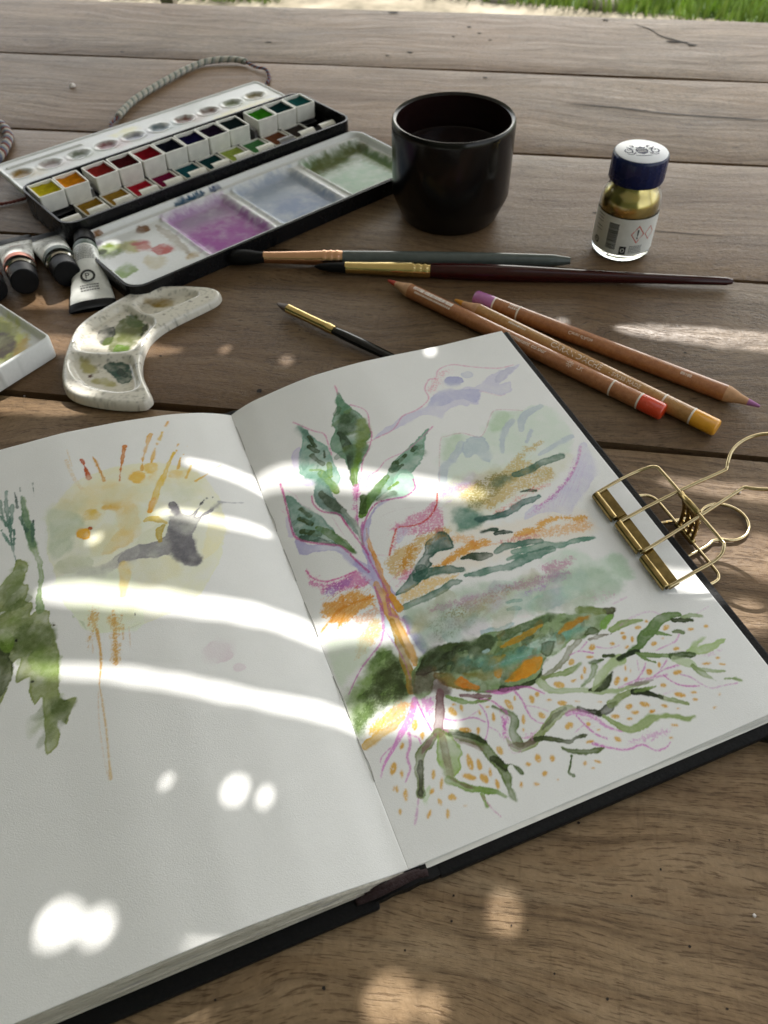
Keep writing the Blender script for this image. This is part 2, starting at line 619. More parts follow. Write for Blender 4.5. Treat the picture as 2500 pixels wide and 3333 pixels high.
# ---------------------------------------------------------------- the two paintings, stroke by stroke, in page coordinates
ART_RIGHT = [
    (0, (212, 210, 226), 95, 34, (629, 1694, 684, 1724, 754, 1736, 820, 1750, 853, 1792, 902, 1819, 955, 1818, 997, 1792, 1028, 1810, 1092, 1797, 1159, 1839, 1223, 1856, 1282, 1862, 1339, 1864, 1256, 1813, 1215, 1794, 1181, 1773, 1234, 1769, 1214, 1715, 1176, 1702, 1147, 1705, 1116, 1737, 1083, 1755, 1051, 1713, 1030, 1685, 1001, 1703, 981, 1694, 949, 1705, 925, 1703, 874, 1689, 845, 1658, 820, 1682, 777, 1702, 711, 1685, 654, 1669, 615, 1660, 547, 1649, 516, 1642, 581, 1683), ()),
    (0, (178, 180, 212), 90, 44, (1038, 1852, 1025, 1839, 1005, 1833, 983, 1836, 964, 1847, 953, 1863, 955, 1880, 967, 1893, 987, 1898, 1010, 1896, 1029, 1885, 1039, 1868), ()),
    (0, (210, 212, 224), 90, 44, (1097, 1876, 1088, 1866, 1075, 1862, 1061, 1864, 1050, 1872, 1045, 1883, 1046, 1895, 1055, 1905, 1068, 1909, 1082, 1907, 1093, 1899, 1098, 1888), ()),
    (0, (196, 197, 220), 90, 42, (820, 1760, 861, 1795, 924, 1817, 1006, 1795, 1070, 1783, 1073, 1759, 1032, 1698, 992, 1733, 960, 1745, 884, 1728, 832, 1746), ()),
    (0, (200, 200, 216), 70, 72, (1166, 1790, 1223, 1856, 1311, 1857, 1238, 1808, 1197, 1790), ()),
    (3, (222, 160, 190), 75, 1, (438, 1619, 531, 1645, 617, 1664, 684, 1724, 756, 1740, 818, 1772, 842, 1801, 848, 1859, 893, 1911, 922, 1907, 954, 1954, 1002, 1974, 1048, 1971, 1097, 1940, 1173, 1899, 1239, 1873, 1303, 1872), (35, 35, 35, 35, 35, 35, 35, 35, 35, 35, 35, 35, 35, 35, 35, 35, 35,)),
    (2, (225, 170, 185), 50, 1, (858, 1856, 903, 1908, 961, 1952, 1027, 1960, 968, 1898, 915, 1848, 854, 1813), ()),
    (3, (220, 185, 205), 60, 1, (1076, 1764, 1098, 1747, 1146, 1703, 1176, 1701), (30, 30, 30, 30,)),
    (0, (214, 224, 214), 90, 117, (679, 1300, 778, 1522, 818, 1547, 873, 1542, 898, 1517, 944, 1491, 989, 1524, 1058, 1603, 1096, 1619, 1188, 1576, 1249, 1590, 1298, 1581, 1330, 1515, 1335, 1428, 1318, 1353, 1277, 1289, 1229, 1269, 1147, 1265, 1068, 1251, 937, 1274, 812, 1304, 732, 1280), ()),
    (0, (196, 214, 190), 80, 146, (1005, 1519, 1055, 1582, 1104, 1605, 1139, 1570, 1094, 1525, 1035, 1497), ()),
    (0, (200, 214, 196), 80, 139, (761, 1452, 810, 1530, 869, 1533, 856, 1474, 784, 1425, 752, 1417), ()),
    (1, (196, 204, 214), 85, 47, (999, 1382, 1044, 1464, 1121, 1535), (102, 142, 142,)),
    (1, (196, 204, 214), 85, 49, (1132, 1469, 1184, 1541, 1287, 1575), (122, 179, 122,)),
    (1, (196, 204, 214), 85, 46, (783, 1415, 836, 1462, 858, 1493), (168, 153, 115,)),
    (1, (196, 204, 214), 85, 47, (1121, 1393, 1174, 1451), (71, 95,)),
    (1, (196, 204, 214), 85, 46, (1135, 1309, 1231, 1337, 1315, 1354), (62, 116, 116,)),
    (1, (196, 204, 214), 85, 44, (685, 1298, 729, 1380, 770, 1411), (162, 206, 111,)),
    (0, (192, 202, 212), 80, 53, (856, 1474, 907, 1505, 969, 1482, 937, 1358, 905, 1351, 888, 1405, 842, 1412), ()),
    (3, (212, 186, 192), 70, 1, (660, 1272, 775, 1523, 815, 1548, 881, 1544, 915, 1521, 946, 1495, 989, 1524, 1062, 1611, 1105, 1621, 1196, 1577), (27, 27, 27, 27, 27, 27, 27, 27, 27, 27,)),
    (0, (222, 222, 208), 80, 219, (684, 1281, 765, 1321, 957, 1313, 1156, 1281, 1259, 1257, 1140, 1175, 1000, 1124, 849, 1098, 707, 1054, 612, 1075, 645, 1193), ()),
    (0, (232, 222, 208), 60, 248, (463, 967, 589, 1053, 714, 1067, 877, 1020, 1030, 1052, 1151, 975, 1153, 874, 1022, 856, 802, 875, 600, 880, 431, 892), ()),
    (5, (18, 57, 1), 45, 158, (697, 1293, 945, 1290, 1214, 1256, 1008, 1139, 749, 1086, 630, 1116), (206, 212, 196, 214, 206, 190, 210, 204, 220, 196, 206, 190)),
    (0, (212, 210, 226), 95, 68, (1320, 1292, 1352, 1289, 1327, 1211, 1308, 1143, 1250, 1083, 1206, 1056, 1153, 1026, 1090, 976, 1042, 1012, 988, 1026, 917, 1021, 954, 1065, 1041, 1073, 1138, 1121, 1230, 1183), ()),
    (3, (212, 150, 195), 70, 1, (1320, 1287, 1264, 1216, 1177, 1141, 1085, 1090, 1001, 1063), (58, 58, 58, 58, 58,)),
    (2, (205, 150, 205), 55, 1, (1298, 1261, 1236, 1181, 1122, 1092, 996, 1040, 930, 1032, 994, 1075, 1107, 1116, 1213, 1190), ()),
    (0, (198, 190, 150), 80, 192, (732, 1177, 813, 1276, 894, 1300, 985, 1284, 1052, 1248, 965, 1218, 892, 1184, 817, 1144, 755, 1126), ()),
    (2, (205, 177, 103), 62, 1, (732, 1280, 809, 1269, 945, 1290, 1100, 1381, 1182, 1382, 1178, 1349, 1073, 1315, 1153, 1225, 1110, 1160, 1015, 1154, 912, 1141, 811, 1104, 783, 1157, 721, 1198), ()),
    (2, (130, 135, 80), 55, 1, (732, 1177, 825, 1272, 945, 1290, 977, 1241, 836, 1154, 758, 1133), ()),
    (2, (225, 150, 140), 60, 1, (808, 1097, 908, 1134, 1015, 1154, 1089, 1160, 1092, 1140, 1004, 1132, 886, 1091, 838, 1077), ()),
    (2, (200, 170, 215), 60, 1, (697, 1293, 801, 1281, 787, 1251, 708, 1228, 653, 1240), ()),
    (0, (92, 138, 124), 90, 176, (664, 1160, 729, 1157, 768, 1112, 763, 1073, 693, 1051, 651, 1075), ()),
    (0, (105, 130, 108), 90, 162, (860, 1232, 930, 1259, 987, 1246, 953, 1223, 897, 1208), ()),
    (1, (84, 122, 106), 95, 30, (1217, 1268, 1147, 1265, 1093, 1259, 1036, 1245, 987, 1246), (163, 171, 178, 186, 134,)),
    (1, (74, 114, 106), 95, 27, (1024, 1104, 967, 1102, 913, 1090, 864, 1075, 805, 1077, 749, 1086), (103, 158, 151, 137, 124, 158,)),
    (1, (58, 84, 70), 95, 20, (727, 1026, 759, 1025, 790, 1019), (47, 80, 60,)),
    (1, (58, 80, 68), 95, 20, (776, 999, 811, 996, 837, 985), (60, 94, 60,)),
    (1, (60, 84, 64), 95, 21, (967, 1155, 999, 1149, 1026, 1140), (50, 72, 50,)),
    (2, (219, 164, 55), 95, 1, (489, 956, 543, 963, 634, 995, 735, 1003, 750, 966, 688, 959, 596, 941, 507, 926), ()),
    (2, (219, 166, 60), 92, 1, (838, 971, 921, 978, 988, 1001, 1062, 987, 1146, 943, 1118, 930, 1036, 965, 962, 953, 878, 947), ()),
    (2, (227, 185, 130), 60, 1, (587, 1062, 697, 1033, 722, 976, 845, 960, 980, 962, 1139, 930, 1146, 885, 1026, 887, 886, 912, 745, 944, 637, 1002, 580, 1017), ()),
    (2, (205, 150, 190), 50, 1, (744, 968, 820, 962, 940, 938, 911, 909, 781, 938), ()),
    (1, (86, 126, 112), 95, 26, (737, 920, 778, 931, 827, 924, 875, 916, 922, 905), (85, 150, 150, 163, 118,)),
    (1, (112, 152, 136), 95, 33, (801, 899, 872, 886, 933, 877, 977, 859, 1042, 856, 1119, 840), (98, 183, 196, 131, 111, 59,)),
    (1, (98, 138, 122), 95, 25, (587, 867, 639, 857, 712, 850, 758, 840, 822, 852, 889, 856, 948, 855), (95, 146, 146, 165, 221, 190, 127,)),
    (1, (112, 150, 134), 95, 19, (766, 874, 800, 872, 836, 866), (64, 90, 96,)),
    (1, (58, 82, 62), 95, 19, (603, 941, 640, 939, 672, 926, 719, 916), (58, 141, 180, 77,)),
    (0, (206, 220, 208), 90, 189, (888, 818, 962, 834, 1034, 820, 1072, 749, 1155, 745, 1171, 676, 1152, 625, 1055, 636, 951, 622, 884, 671, 888, 735), ()),
    (0, (196, 212, 196), 80, 125, (1111, 748, 1163, 726, 1163, 642, 1117, 632, 1102, 691), ()),
    (2, (205, 150, 180), 60, 1, (862, 806, 929, 809, 1000, 795, 987, 762, 910, 741, 851, 750), ()),
    (2, (210, 177, 103), 72, 1, (351, 1061, 453, 1094, 591, 1116, 634, 1066, 501, 1042, 434, 972, 342, 945, 325, 1027), ()),
    (2, (211, 164, 66), 85, 1, (431, 1072, 477, 1091, 474, 1053, 407, 983, 383, 1001), ()),
    (2, (212, 130, 170), 62, 1, (398, 1181, 470, 1199, 572, 1222, 636, 1247, 633, 1181, 596, 1082, 488, 1102, 428, 1112, 370, 1060, 412, 1151), ()),
    (2, (222, 150, 190), 70, 1, (352, 970, 404, 976, 431, 965, 405, 932, 338, 918), ()),
    (2, (226, 193, 119), 70, 1, (328, 894, 415, 913, 497, 901, 576, 883, 527, 859, 413, 849, 324, 839), ()),
    (0, (66, 102, 90), 96, 31, (596, 1082, 607, 1006, 573, 1001, 536, 1004, 495, 983, 489, 956, 423, 932, 431, 980, 477, 1014, 507, 1055, 549, 1077), ()),
    (1, (70, 110, 96), 95, 25, (423, 932, 485, 931, 541, 916, 585, 896), (219, 176, 188, 125,)),
    (1, (66, 108, 94), 95, 24, (444, 952, 399, 920, 356, 903, 322, 893), (274, 225, 152, 61,)),
    (1, (104, 134, 118), 95, 24, (301, 828, 357, 832, 418, 833, 477, 843, 526, 856, 564, 851), (79, 134, 140, 134, 140, 73,)),
    (1, (186, 176, 214), 85, 31, (316, 1236, 291, 1152, 286, 1023, 288, 948, 312, 901), (63, 113, 188, 207, 94,)),
    (1, (190, 182, 216), 85, 38, (238, 1092, 261, 1020, 281, 944), (94, 282, 251,)),
    (1, (217, 157, 75), 85, 19, (325, 1216, 310, 1151, 306, 1059, 300, 979, 297, 893, 309, 832), (25, 56, 87, 105, 136, 155,)),
    (3, (200, 120, 182), 85, 1, (322, 1250, 296, 1197, 285, 1084, 290, 999, 292, 910, 289, 813), (44, 44, 44, 44, 44, 44,)),
    (3, (206, 118, 172), 90, 1, (255, 1325, 262, 1263, 281, 1157, 290, 1097), (46, 46, 46, 46,)),
    (0, (124, 158, 136), 96, 29, (470, 1973, 477, 1923, 492, 1863, 511, 1818, 525, 1767, 523, 1707, 511, 1664, 483, 1637, 480, 1600, 432, 1546, 400, 1505, 369, 1440, 346, 1443, 363, 1506, 365, 1569, 350, 1624, 335, 1670, 345, 1713, 384, 1761, 389, 1818, 429, 1871), ()),
    (0, (80, 104, 70), 95, 155, (435, 1847, 485, 1845, 494, 1780, 469, 1721, 423, 1712, 396, 1754), ()),
    (0, (146, 162, 88), 95, 121, (481, 1756, 525, 1777, 523, 1707, 486, 1636, 420, 1552, 394, 1517, 426, 1624), ()),
    (1, (66, 84, 58), 90, 73, (396, 1734, 402, 1654, 385, 1568, 355, 1456), (110, 220, 125, 88,)),
    (1, (124, 156, 62), 90, 58, (432, 1584, 384, 1513, 360, 1444), (145, 145, 109,)),
    (0, (104, 148, 118), 80, 96, (455, 1943, 473, 1913, 488, 1854, 466, 1833, 429, 1850), ()),
    (5, (14, 28, 8), 50, 65, (451, 1913, 500, 1808, 517, 1700, 408, 1557, 374, 1519, 349, 1662, 390, 1798), (92, 124, 100, 140, 176, 146, 84, 110, 70, 120, 146, 80)),
    (0, (212, 206, 228), 90, 36, (174, 1722, 211, 1749, 217, 1726, 188, 1656, 162, 1596, 212, 1540, 204, 1517, 155, 1553, 153, 1600, 159, 1673), ()),
    (0, (142, 178, 164), 96, 28, (245, 1869, 270, 1824, 295, 1749, 323, 1686, 321, 1620, 322, 1564, 320, 1510, 295, 1468, 265, 1458, 235, 1509, 215, 1548, 174, 1589, 188, 1666, 220, 1734, 247, 1807), ()),
    (0, (98, 134, 120), 80, 93, (248, 1865, 270, 1824, 286, 1764, 260, 1750, 247, 1807), ()),
    (1, (70, 88, 46), 92, 31, (271, 1781, 275, 1741, 280, 1714), (92, 92, 92,)),
    (1, (68, 84, 44), 92, 30, (254, 1729, 279, 1681), (98, 98,)),
    (1, (66, 80, 44), 92, 30, (304, 1671, 293, 1635), (60, 60,)),
    (1, (76, 92, 48), 92, 30, (249, 1674, 263, 1633, 275, 1607), (97, 97, 97,)),
    (1, (140, 168, 100), 92, 29, (219, 1601, 253, 1582), (59, 59,)),
    (1, (138, 164, 84), 92, 29, (301, 1593, 283, 1529), (109, 109,)),
    (1, (122, 152, 60), 92, 29, (254, 1563, 273, 1480, 279, 1441), (143, 193, 129,)),
    (0, (120, 148, 140), 95, 33, (223, 1534, 255, 1526, 260, 1443, 270, 1342, 289, 1266, 290, 1216, 286, 1154, 282, 1196, 264, 1270, 252, 1326, 213, 1364, 186, 1421, 189, 1472), ()),
    (1, (84, 98, 76), 85, 70, (220, 1464, 242, 1391, 273, 1332), (139, 209, 105,)),
    (3, (216, 140, 182), 80, 1, (236, 1897, 260, 1860, 299, 1802, 335, 1762, 331, 1691, 326, 1636), (35, 35, 35, 35, 35, 35,)),
    (3, (206, 112, 166), 90, 1, (181, 1467, 175, 1427, 196, 1372, 248, 1333, 262, 1263), (42, 42, 42, 42, 42,)),
    (5, (10, 28, 9), 45, 62, (241, 1800, 314, 1681, 317, 1529, 267, 1483, 190, 1598), (120, 160, 146, 168, 202, 186, 110, 146, 120)),
    (0, (124, 158, 146), 96, 26, (85, 1521, 111, 1496, 133, 1440, 159, 1400, 183, 1354, 196, 1296, 211, 1247, 229, 1190, 250, 1125, 211, 1175, 175, 1217, 123, 1251, 77, 1285, 61, 1337, 67, 1410, 77, 1473), ()),
    (0, (70, 98, 82), 90, 65, (83, 1306, 136, 1269, 182, 1218, 217, 1172, 126, 1242, 69, 1282), ()),
    (1, (70, 88, 46), 95, 28, (121, 1425, 144, 1374), (104, 104,)),
    (1, (72, 90, 46), 95, 27, (101, 1383, 138, 1335), (103, 103,)),
    (1, (72, 92, 50), 95, 27, (90, 1318, 119, 1298, 150, 1274), (115, 115, 115,)),
    (1, (98, 130, 56), 95, 26, (152, 1310, 184, 1261, 218, 1195, 247, 1126), (66, 171, 171, 46,)),
    (0, (188, 184, 216), 95, 31, (58, 1297, 97, 1249, 166, 1209, 211, 1175, 232, 1110, 252, 1062, 261, 1020, 226, 1059, 199, 1141, 168, 1177, 113, 1200, 70, 1204, 48, 1237), ()),
    (0, (214, 208, 226), 90, 41, (55, 1426, 65, 1394, 64, 1327, 41, 1316, 40, 1367), ()),
    (3, (202, 110, 164), 92, 1, (84, 1595, 79, 1525, 66, 1419, 59, 1313, 104, 1253, 177, 1204, 211, 1175, 238, 1092, 263, 1026), (47, 47, 47, 47, 47, 47, 47, 47, 47,)),
    (3, (220, 170, 200), 60, 1, (97, 1549, 121, 1509, 130, 1451, 156, 1411), (21, 21, 21, 21,)),
    (3, (220, 170, 200), 60, 1, (48, 1466, 70, 1408), (21, 21,)),
    (5, (10, 24, 10), 50, 57, (89, 1492, 151, 1396, 197, 1263, 111, 1274, 65, 1351), (98, 132, 120, 146, 178, 164, 104, 140, 118)),
    (0, (134, 168, 150), 96, 27, (761, 1615, 710, 1546, 689, 1488, 644, 1439, 589, 1407, 548, 1423, 495, 1375, 434, 1340, 370, 1310, 328, 1267, 337, 1309, 375, 1359, 429, 1395, 501, 1443, 550, 1496, 639, 1544, 716, 1593), ()),
    (0, (170, 205, 188), 90, 42, (554, 1439, 586, 1417, 591, 1361, 566, 1319, 525, 1301, 477, 1313, 440, 1320, 409, 1308, 480, 1355), ()),  # lighter green paints sunlight falling on the lower part of this leaf
    (1, (64, 90, 54), 94, 31, (646, 1520, 666, 1534), (92, 92,)),
    (1, (64, 90, 50), 94, 30, (564, 1481, 610, 1508), (97, 97,)),
    (1, (66, 92, 50), 94, 29, (525, 1451, 558, 1483), (140, 140,)),
    (1, (70, 96, 52), 94, 29, (537, 1446, 577, 1461), (95, 95,)),
    (1, (98, 136, 46), 94, 28, (495, 1428, 437, 1382, 381, 1339, 335, 1285), (104, 179, 214, 173,)),
    (1, (130, 160, 80), 94, 29, (477, 1365, 524, 1380), (50, 50,)),
    (1, (78, 104, 46), 94, 27, (367, 1363, 340, 1299), (157, 157,)),
    (1, (90, 112, 72), 80, 70, (417, 1330, 486, 1335), (84, 119,)),
    (0, (186, 180, 214), 90, 35, (288, 1161, 317, 1220, 365, 1279, 423, 1311, 475, 1309, 525, 1301, 448, 1308, 387, 1285, 344, 1223, 320, 1178), ()),
    (3, (200, 112, 170), 90, 1, (281, 1141, 309, 1215, 359, 1282, 412, 1316, 475, 1309, 525, 1301, 575, 1324, 588, 1371), (45, 45, 45, 45, 45, 45, 45, 45,)),
    (3, (218, 150, 190), 80, 1, (397, 1408, 426, 1458, 473, 1474, 529, 1513, 635, 1535, 786, 1623), (30, 30, 30, 30, 30, 30,)),
    (3, (216, 140, 175), 80, 1, (474, 2020, 469, 1963), (37, 37,)),
    (3, (214, 140, 182), 80, 1, (496, 1877, 538, 1833, 547, 1788, 527, 1716, 520, 1669, 480, 1600, 432, 1546, 389, 1457, 363, 1434), (34, 34, 34, 34, 34, 34, 34, 34, 34,)),
    (2, (212, 140, 190), 85, 1, (346, 1443, 372, 1430, 347, 1355, 302, 1251, 302, 1293), ()),
    (3, (206, 120, 180), 85, 1, (375, 1437, 337, 1360, 300, 1244), (31, 31, 31,)),
    (1, (156, 168, 158), 85, 33, (270, 1342, 292, 1240, 286, 1154), (80, 114, 67,)),
    (3, (212, 84, 60), 90, 1, (649, 1268, 620, 1211, 568, 1166, 510, 1153, 445, 1169), (37, 37, 37, 37, 37,)),
    (3, (212, 92, 76), 85, 1, (431, 1167, 388, 1106, 362, 1064), (45, 45, 45,)),
    (3, (214, 206, 210), 70, 1, (398, 1246, 465, 1251, 544, 1234), (17, 17, 17,)),
    (3, (214, 180, 200), 60, 1, (222, 1333, 233, 1237, 257, 1145), (17, 17, 17,)),
    (3, (220, 170, 195), 60, 1, (316, 1085, 352, 1065), (19, 19,)),
    (0, (214, 214, 230), 80, 53, (437, 1164, 475, 1148, 450, 1118, 409, 1096), ()),
    (5, (12, 22, 11), 45, 55, (375, 1324, 495, 1428, 705, 1568, 676, 1483, 554, 1421, 426, 1352), (112, 148, 130, 156, 190, 170, 100, 134, 100)),
    (5, (8, 21, 12), 50, 44, (426, 938, 447, 988, 534, 1044, 592, 1044, 511, 992, 457, 954), (52, 84, 74, 84, 124, 108)),
    (2, (212, 125, 180), 75, 1, (54, 1138, 60, 1097, 95, 1055, 172, 1047, 229, 1050, 254, 971, 193, 970, 137, 982, 100, 1015, 71, 1001, 60, 1044, 36, 1080), ()),
    (2, (180, 138, 200), 70, 1, (88, 1036, 170, 1041, 214, 1027, 152, 990, 77, 983), ()),
    (3, (212, 110, 170), 80, 1, (51, 1137, 60, 1097, 101, 1055, 166, 1047, 222, 1050), (44, 44, 44, 44, 44,)),
    (2, (221, 166, 60), 85, 1, (32, 921, 53, 967, 110, 974, 170, 989, 214, 961, 248, 923, 232, 881, 170, 874, 119, 849, 81, 840, 74, 871, 18, 862, 58, 893), ()),
    (3, (221, 166, 60), 85, 1, (18, 864, 63, 891, 115, 921, 241, 920), (54, 54, 54, 54,)),
    (3, (221, 170, 66), 80, 1, (78, 848, 117, 892), (42, 42,)),
    (2, (216, 188, 125), 70, 1, (123, 779, 160, 816, 218, 845, 235, 810, 203, 743, 148, 721, 89, 702), ()),
    (2, (222, 170, 130), 55, 1, (128, 873, 232, 881, 239, 836, 158, 811), ()),
    (0, (214, 224, 208), 90, 136, (22, 822, 125, 785, 158, 717, 55, 655, 5, 641), ()),
    (0, (124, 152, 82), 92, 214, (1, 503, 6, 597, 93, 636, 147, 689, 204, 716, 230, 666, 242, 597, 226, 518, 209, 489, 153, 501, 91, 498, 39, 462, 8, 436, -3, 464), ()),
    (0, (72, 84, 38), 90, 214, (176, 645, 231, 640, 236, 568, 208, 513, 130, 528, 100, 565), ()),
    (5, (30, 32, 7), 50, 105, (8, 524, 93, 636, 193, 689, 242, 597, 215, 504, 93, 503), (96, 124, 58, 150, 178, 104, 70, 84, 40, 132, 160, 90, 56, 66, 32)),
    (2, (72, 84, 40), 60, 1, (74, 584, 176, 645, 241, 636, 212, 511, 153, 501, 66, 503), ()),
    (2, (96, 120, 60), 60, 1, (1, 503, 58, 542, 130, 528, 81, 485, 8, 436), ()),
    (2, (226, 190, 76), 85, 1, (44, 460, 114, 487, 201, 498, 214, 469, 149, 438, 89, 423, 45, 419), ()),
    (1, (217, 177, 75), 90, 26, (13, 401, 59, 413, 112, 425, 167, 442), (113, 139, 128, 67,)),
    (1, (140, 140, 174), 85, 45, (315, 788, 319, 726, 325, 670, 320, 633), (113, 187, 187, 85,)),
    (1, (190, 202, 214), 85, 46, (254, 815, 246, 764, 253, 695), (116, 174, 116,)),
    (1, (217, 166, 75), 85, 23, (270, 964, 267, 879, 275, 792, 277, 710, 279, 645, 276, 604), (114, 171, 200, 177, 154, 114,)),
    (1, (168, 138, 48), 85, 33, (265, 797, 258, 706, 250, 631, 243, 572, 226, 518), (100, 139, 178, 184, 139,)),
    (3, (200, 132, 190), 88, 1, (260, 954, 253, 872, 228, 786, 198, 732, 152, 700, 90, 657, 27, 593), (46, 74, 57, 46, 34, 31, 29,)),
    (3, (200, 132, 190), 75, 1, (279, 818, 308, 771, 301, 726), (70, 70, 70,)),
    (3, (196, 140, 186), 80, 1, (226, 773, 238, 715, 246, 633, 239, 561), (28, 28, 28, 28,)),
    (3, (196, 120, 180), 80, 1, (287, 898, 269, 822), (71, 71,)),
    (1, (217, 164, 55), 85, 24, (302, 891, 309, 832), (101, 131,)),
    (2, (220, 150, 210), 75, 1, (237, 489, 288, 479, 276, 437, 240, 394, 233, 455), ()),
    (3, (218, 140, 208), 85, 1, (225, 488, 186, 434, 145, 400, 96, 358, 48, 318, 25, 285), (110, 140, 110, 65, 40, 25,)),
    (3, (212, 120, 200), 85, 1, (230, 474, 230, 421, 234, 368), (39, 39, 39,)),
    (3, (212, 150, 200), 80, 1, (161, 387, 150, 347, 125, 313, 121, 277, 91, 242), (64, 54, 50, 40, 25,)),
    (3, (212, 130, 196), 80, 1, (159, 382, 183, 361, 184, 339), (30, 30, 30,)),
    (3, (212, 140, 200), 80, 1, (100, 368, 55, 348, 41, 332), (22, 22, 22,)),
    (2, (230, 180, 190), 55, 1, (153, 501, 220, 490, 184, 429, 98, 419, 90, 440), ()),
    (0, (186, 202, 186), 85, 215, (314, 816, 425, 823, 561, 824, 719, 789, 896, 762, 1042, 732, 1091, 651, 1084, 589, 955, 586, 813, 610, 645, 643, 533, 662, 468, 649, 379, 647, 330, 642, 326, 703), ()),
    (2, (196, 150, 184), 62, 1, (400, 792, 534, 792, 684, 781, 837, 772, 966, 748, 932, 711, 779, 722, 663, 740, 512, 745, 410, 760), ()),
    (2, (190, 165, 100), 55, 1, (425, 754, 554, 770, 710, 771, 699, 725, 555, 707, 468, 716), ()),
    (2, (140, 150, 120), 40, 1, (373, 756, 530, 759, 614, 704, 495, 657, 386, 650), ()),
    (0, (168, 204, 194), 85, 86, (737, 654, 779, 687, 860, 696, 944, 676, 953, 636, 882, 623, 790, 626), ()),
    (0, (160, 190, 196), 70, 82, (535, 641, 601, 628, 670, 620, 610, 597, 542, 605), ()),
    (2, (195, 160, 215), 60, 1, (681, 726, 791, 732, 877, 726, 850, 701, 775, 702), ()),
    (1, (140, 174, 162), 85, 24, (676, 703, 700, 702, 727, 695), (78, 108, 90,)),
    (1, (146, 178, 168), 85, 24, (665, 676, 685, 674, 706, 665), (65, 95, 77,)),
    (0, (236, 226, 230), 60, 47, (678, 637, 708, 659, 738, 633, 719, 620), ()),
    (2, (215, 175, 200), 35, 1, (885, 629, 1018, 638, 1083, 567, 980, 575), ()),
    (5, (40, 53, 2), 50, 141, (330, 796, 539, 804, 890, 750, 1039, 673, 933, 602, 645, 643, 470, 655, 356, 663), (176, 192, 172, 196, 180, 196, 172, 194, 190, 186, 180, 150, 204, 196, 208)),
    (5, (10, 55, 3), 50, 184, (863, 702, 1105, 675, 1120, 595, 977, 570, 838, 600), (200, 216, 204, 212, 220, 212)),
    (0, (132, 156, 108), 96, 34, (250, 575, 313, 630, 366, 633, 398, 639, 443, 620, 500, 616, 550, 622, 616, 608, 718, 607, 804, 607, 887, 566, 908, 592, 980, 554, 1024, 543, 1007, 515, 947, 479, 921, 477, 860, 476, 814, 482, 739, 455, 704, 456, 669, 426, 658, 406, 619, 386, 563, 390, 501, 403, 451, 418, 397, 446, 349, 490, 320, 527, 279, 484, 225, 488), ()),
    (0, (130, 184, 172), 90, 151, (440, 538, 513, 546, 582, 518, 667, 522, 762, 530, 860, 529, 893, 502, 811, 497, 680, 478, 561, 476, 488, 494), ()),
    (0, (226, 234, 230), 75, 80, (661, 521, 705, 526, 764, 522, 704, 501), ()),
    (0, (210, 226, 204), 70, 79, (699, 471, 745, 478, 759, 459, 710, 447), ()),
    (0, (62, 74, 36), 95, 78, (318, 628, 398, 639, 445, 613, 386, 599, 428, 562, 372, 554, 310, 556, 264, 569), ()),
    (0, (76, 92, 58), 90, 91, (379, 621, 453, 616, 547, 616, 574, 573, 513, 546, 450, 585), ()),
    (0, (96, 120, 82), 85, 71, (557, 586, 625, 604, 717, 604, 801, 601, 771, 579, 670, 573, 594, 565), ()),
    (0, (190, 206, 180), 80, 44, (391, 584, 427, 585, 429, 565, 396, 569), ()),
    (0, (186, 214, 214), 85, 34, (509, 561, 531, 564, 537, 552, 515, 549), ()),
    (0, (80, 92, 46), 80, 110, (377, 577, 442, 556, 493, 504, 413, 506, 358, 535), ()),
    (0, (158, 126, 52), 90, 75, (312, 548, 368, 531, 392, 484, 440, 441, 406, 442, 340, 494), ()),
    (0, (150, 140, 70), 80, 110, (406, 515, 469, 502, 532, 488, 492, 455, 435, 479), ()),
    (0, (195, 157, 57), 92, 35, (571, 555, 657, 572, 735, 580, 748, 572, 689, 552, 605, 541), ()),
    (0, (195, 145, 51), 92, 35, (790, 531, 841, 551, 902, 549, 924, 544, 860, 529, 800, 521), ()),
    (0, (225, 164, 47), 92, 33, (532, 430, 585, 454, 647, 473, 690, 465, 667, 433, 622, 414, 565, 416), ()),
    (0, (221, 147, 53), 92, 32, (374, 489, 401, 505, 416, 474, 442, 446, 418, 443, 385, 469), ()),
    (0, (219, 162, 57), 92, 33, (505, 468, 527, 478, 541, 472, 519, 450), ()),
    (0, (201, 170, 75), 92, 33, (507, 508, 540, 529, 576, 518, 536, 496), ()),
    (0, (66, 82, 42), 90, 33, (509, 418, 559, 404, 626, 401, 669, 426, 655, 404, 613, 387, 551, 388, 491, 405), ()),
    (0, (74, 90, 52), 90, 46, (695, 485, 722, 513, 765, 502, 737, 474, 708, 454), ()),
    (0, (86, 102, 54), 90, 81, (858, 484, 893, 502, 919, 484, 910, 468), ()),
    (0, (98, 94, 72), 90, 47, (985, 552, 1025, 546, 1015, 519, 982, 526), ()),
    (0, (150, 186, 104), 80, 69, (952, 518, 1002, 518, 952, 477, 929, 480), ()),
    (1, (140, 154, 92), 85, 35, (896, 582, 940, 561, 977, 538), (118, 154, 89,)),
    (5, (64, 25, 4), 50, 66, (276, 583, 393, 628, 542, 605, 795, 590, 980, 534, 808, 491, 672, 431, 556, 399, 401, 456, 320, 527), (84, 102, 56, 104, 124, 70, 70, 84, 44, 150, 160, 96, 120, 160, 140, 150, 126, 60, 96, 116, 84)),
    (5, (14, 22, 5), 50, 66, (377, 577, 582, 518, 770, 533, 680, 478, 507, 486), (120, 172, 164, 150, 190, 176, 104, 150, 140)),
    (5, (16, 20, 6), 60, 44, (269, 567, 338, 620, 450, 611, 494, 554, 377, 540), (48, 58, 28, 64, 76, 40, 84, 96, 52)),
    (0, (227, 170, 53), 70, 45, (532, 430, 585, 454, 647, 473, 690, 465, 667, 433, 622, 414, 565, 416), ()),
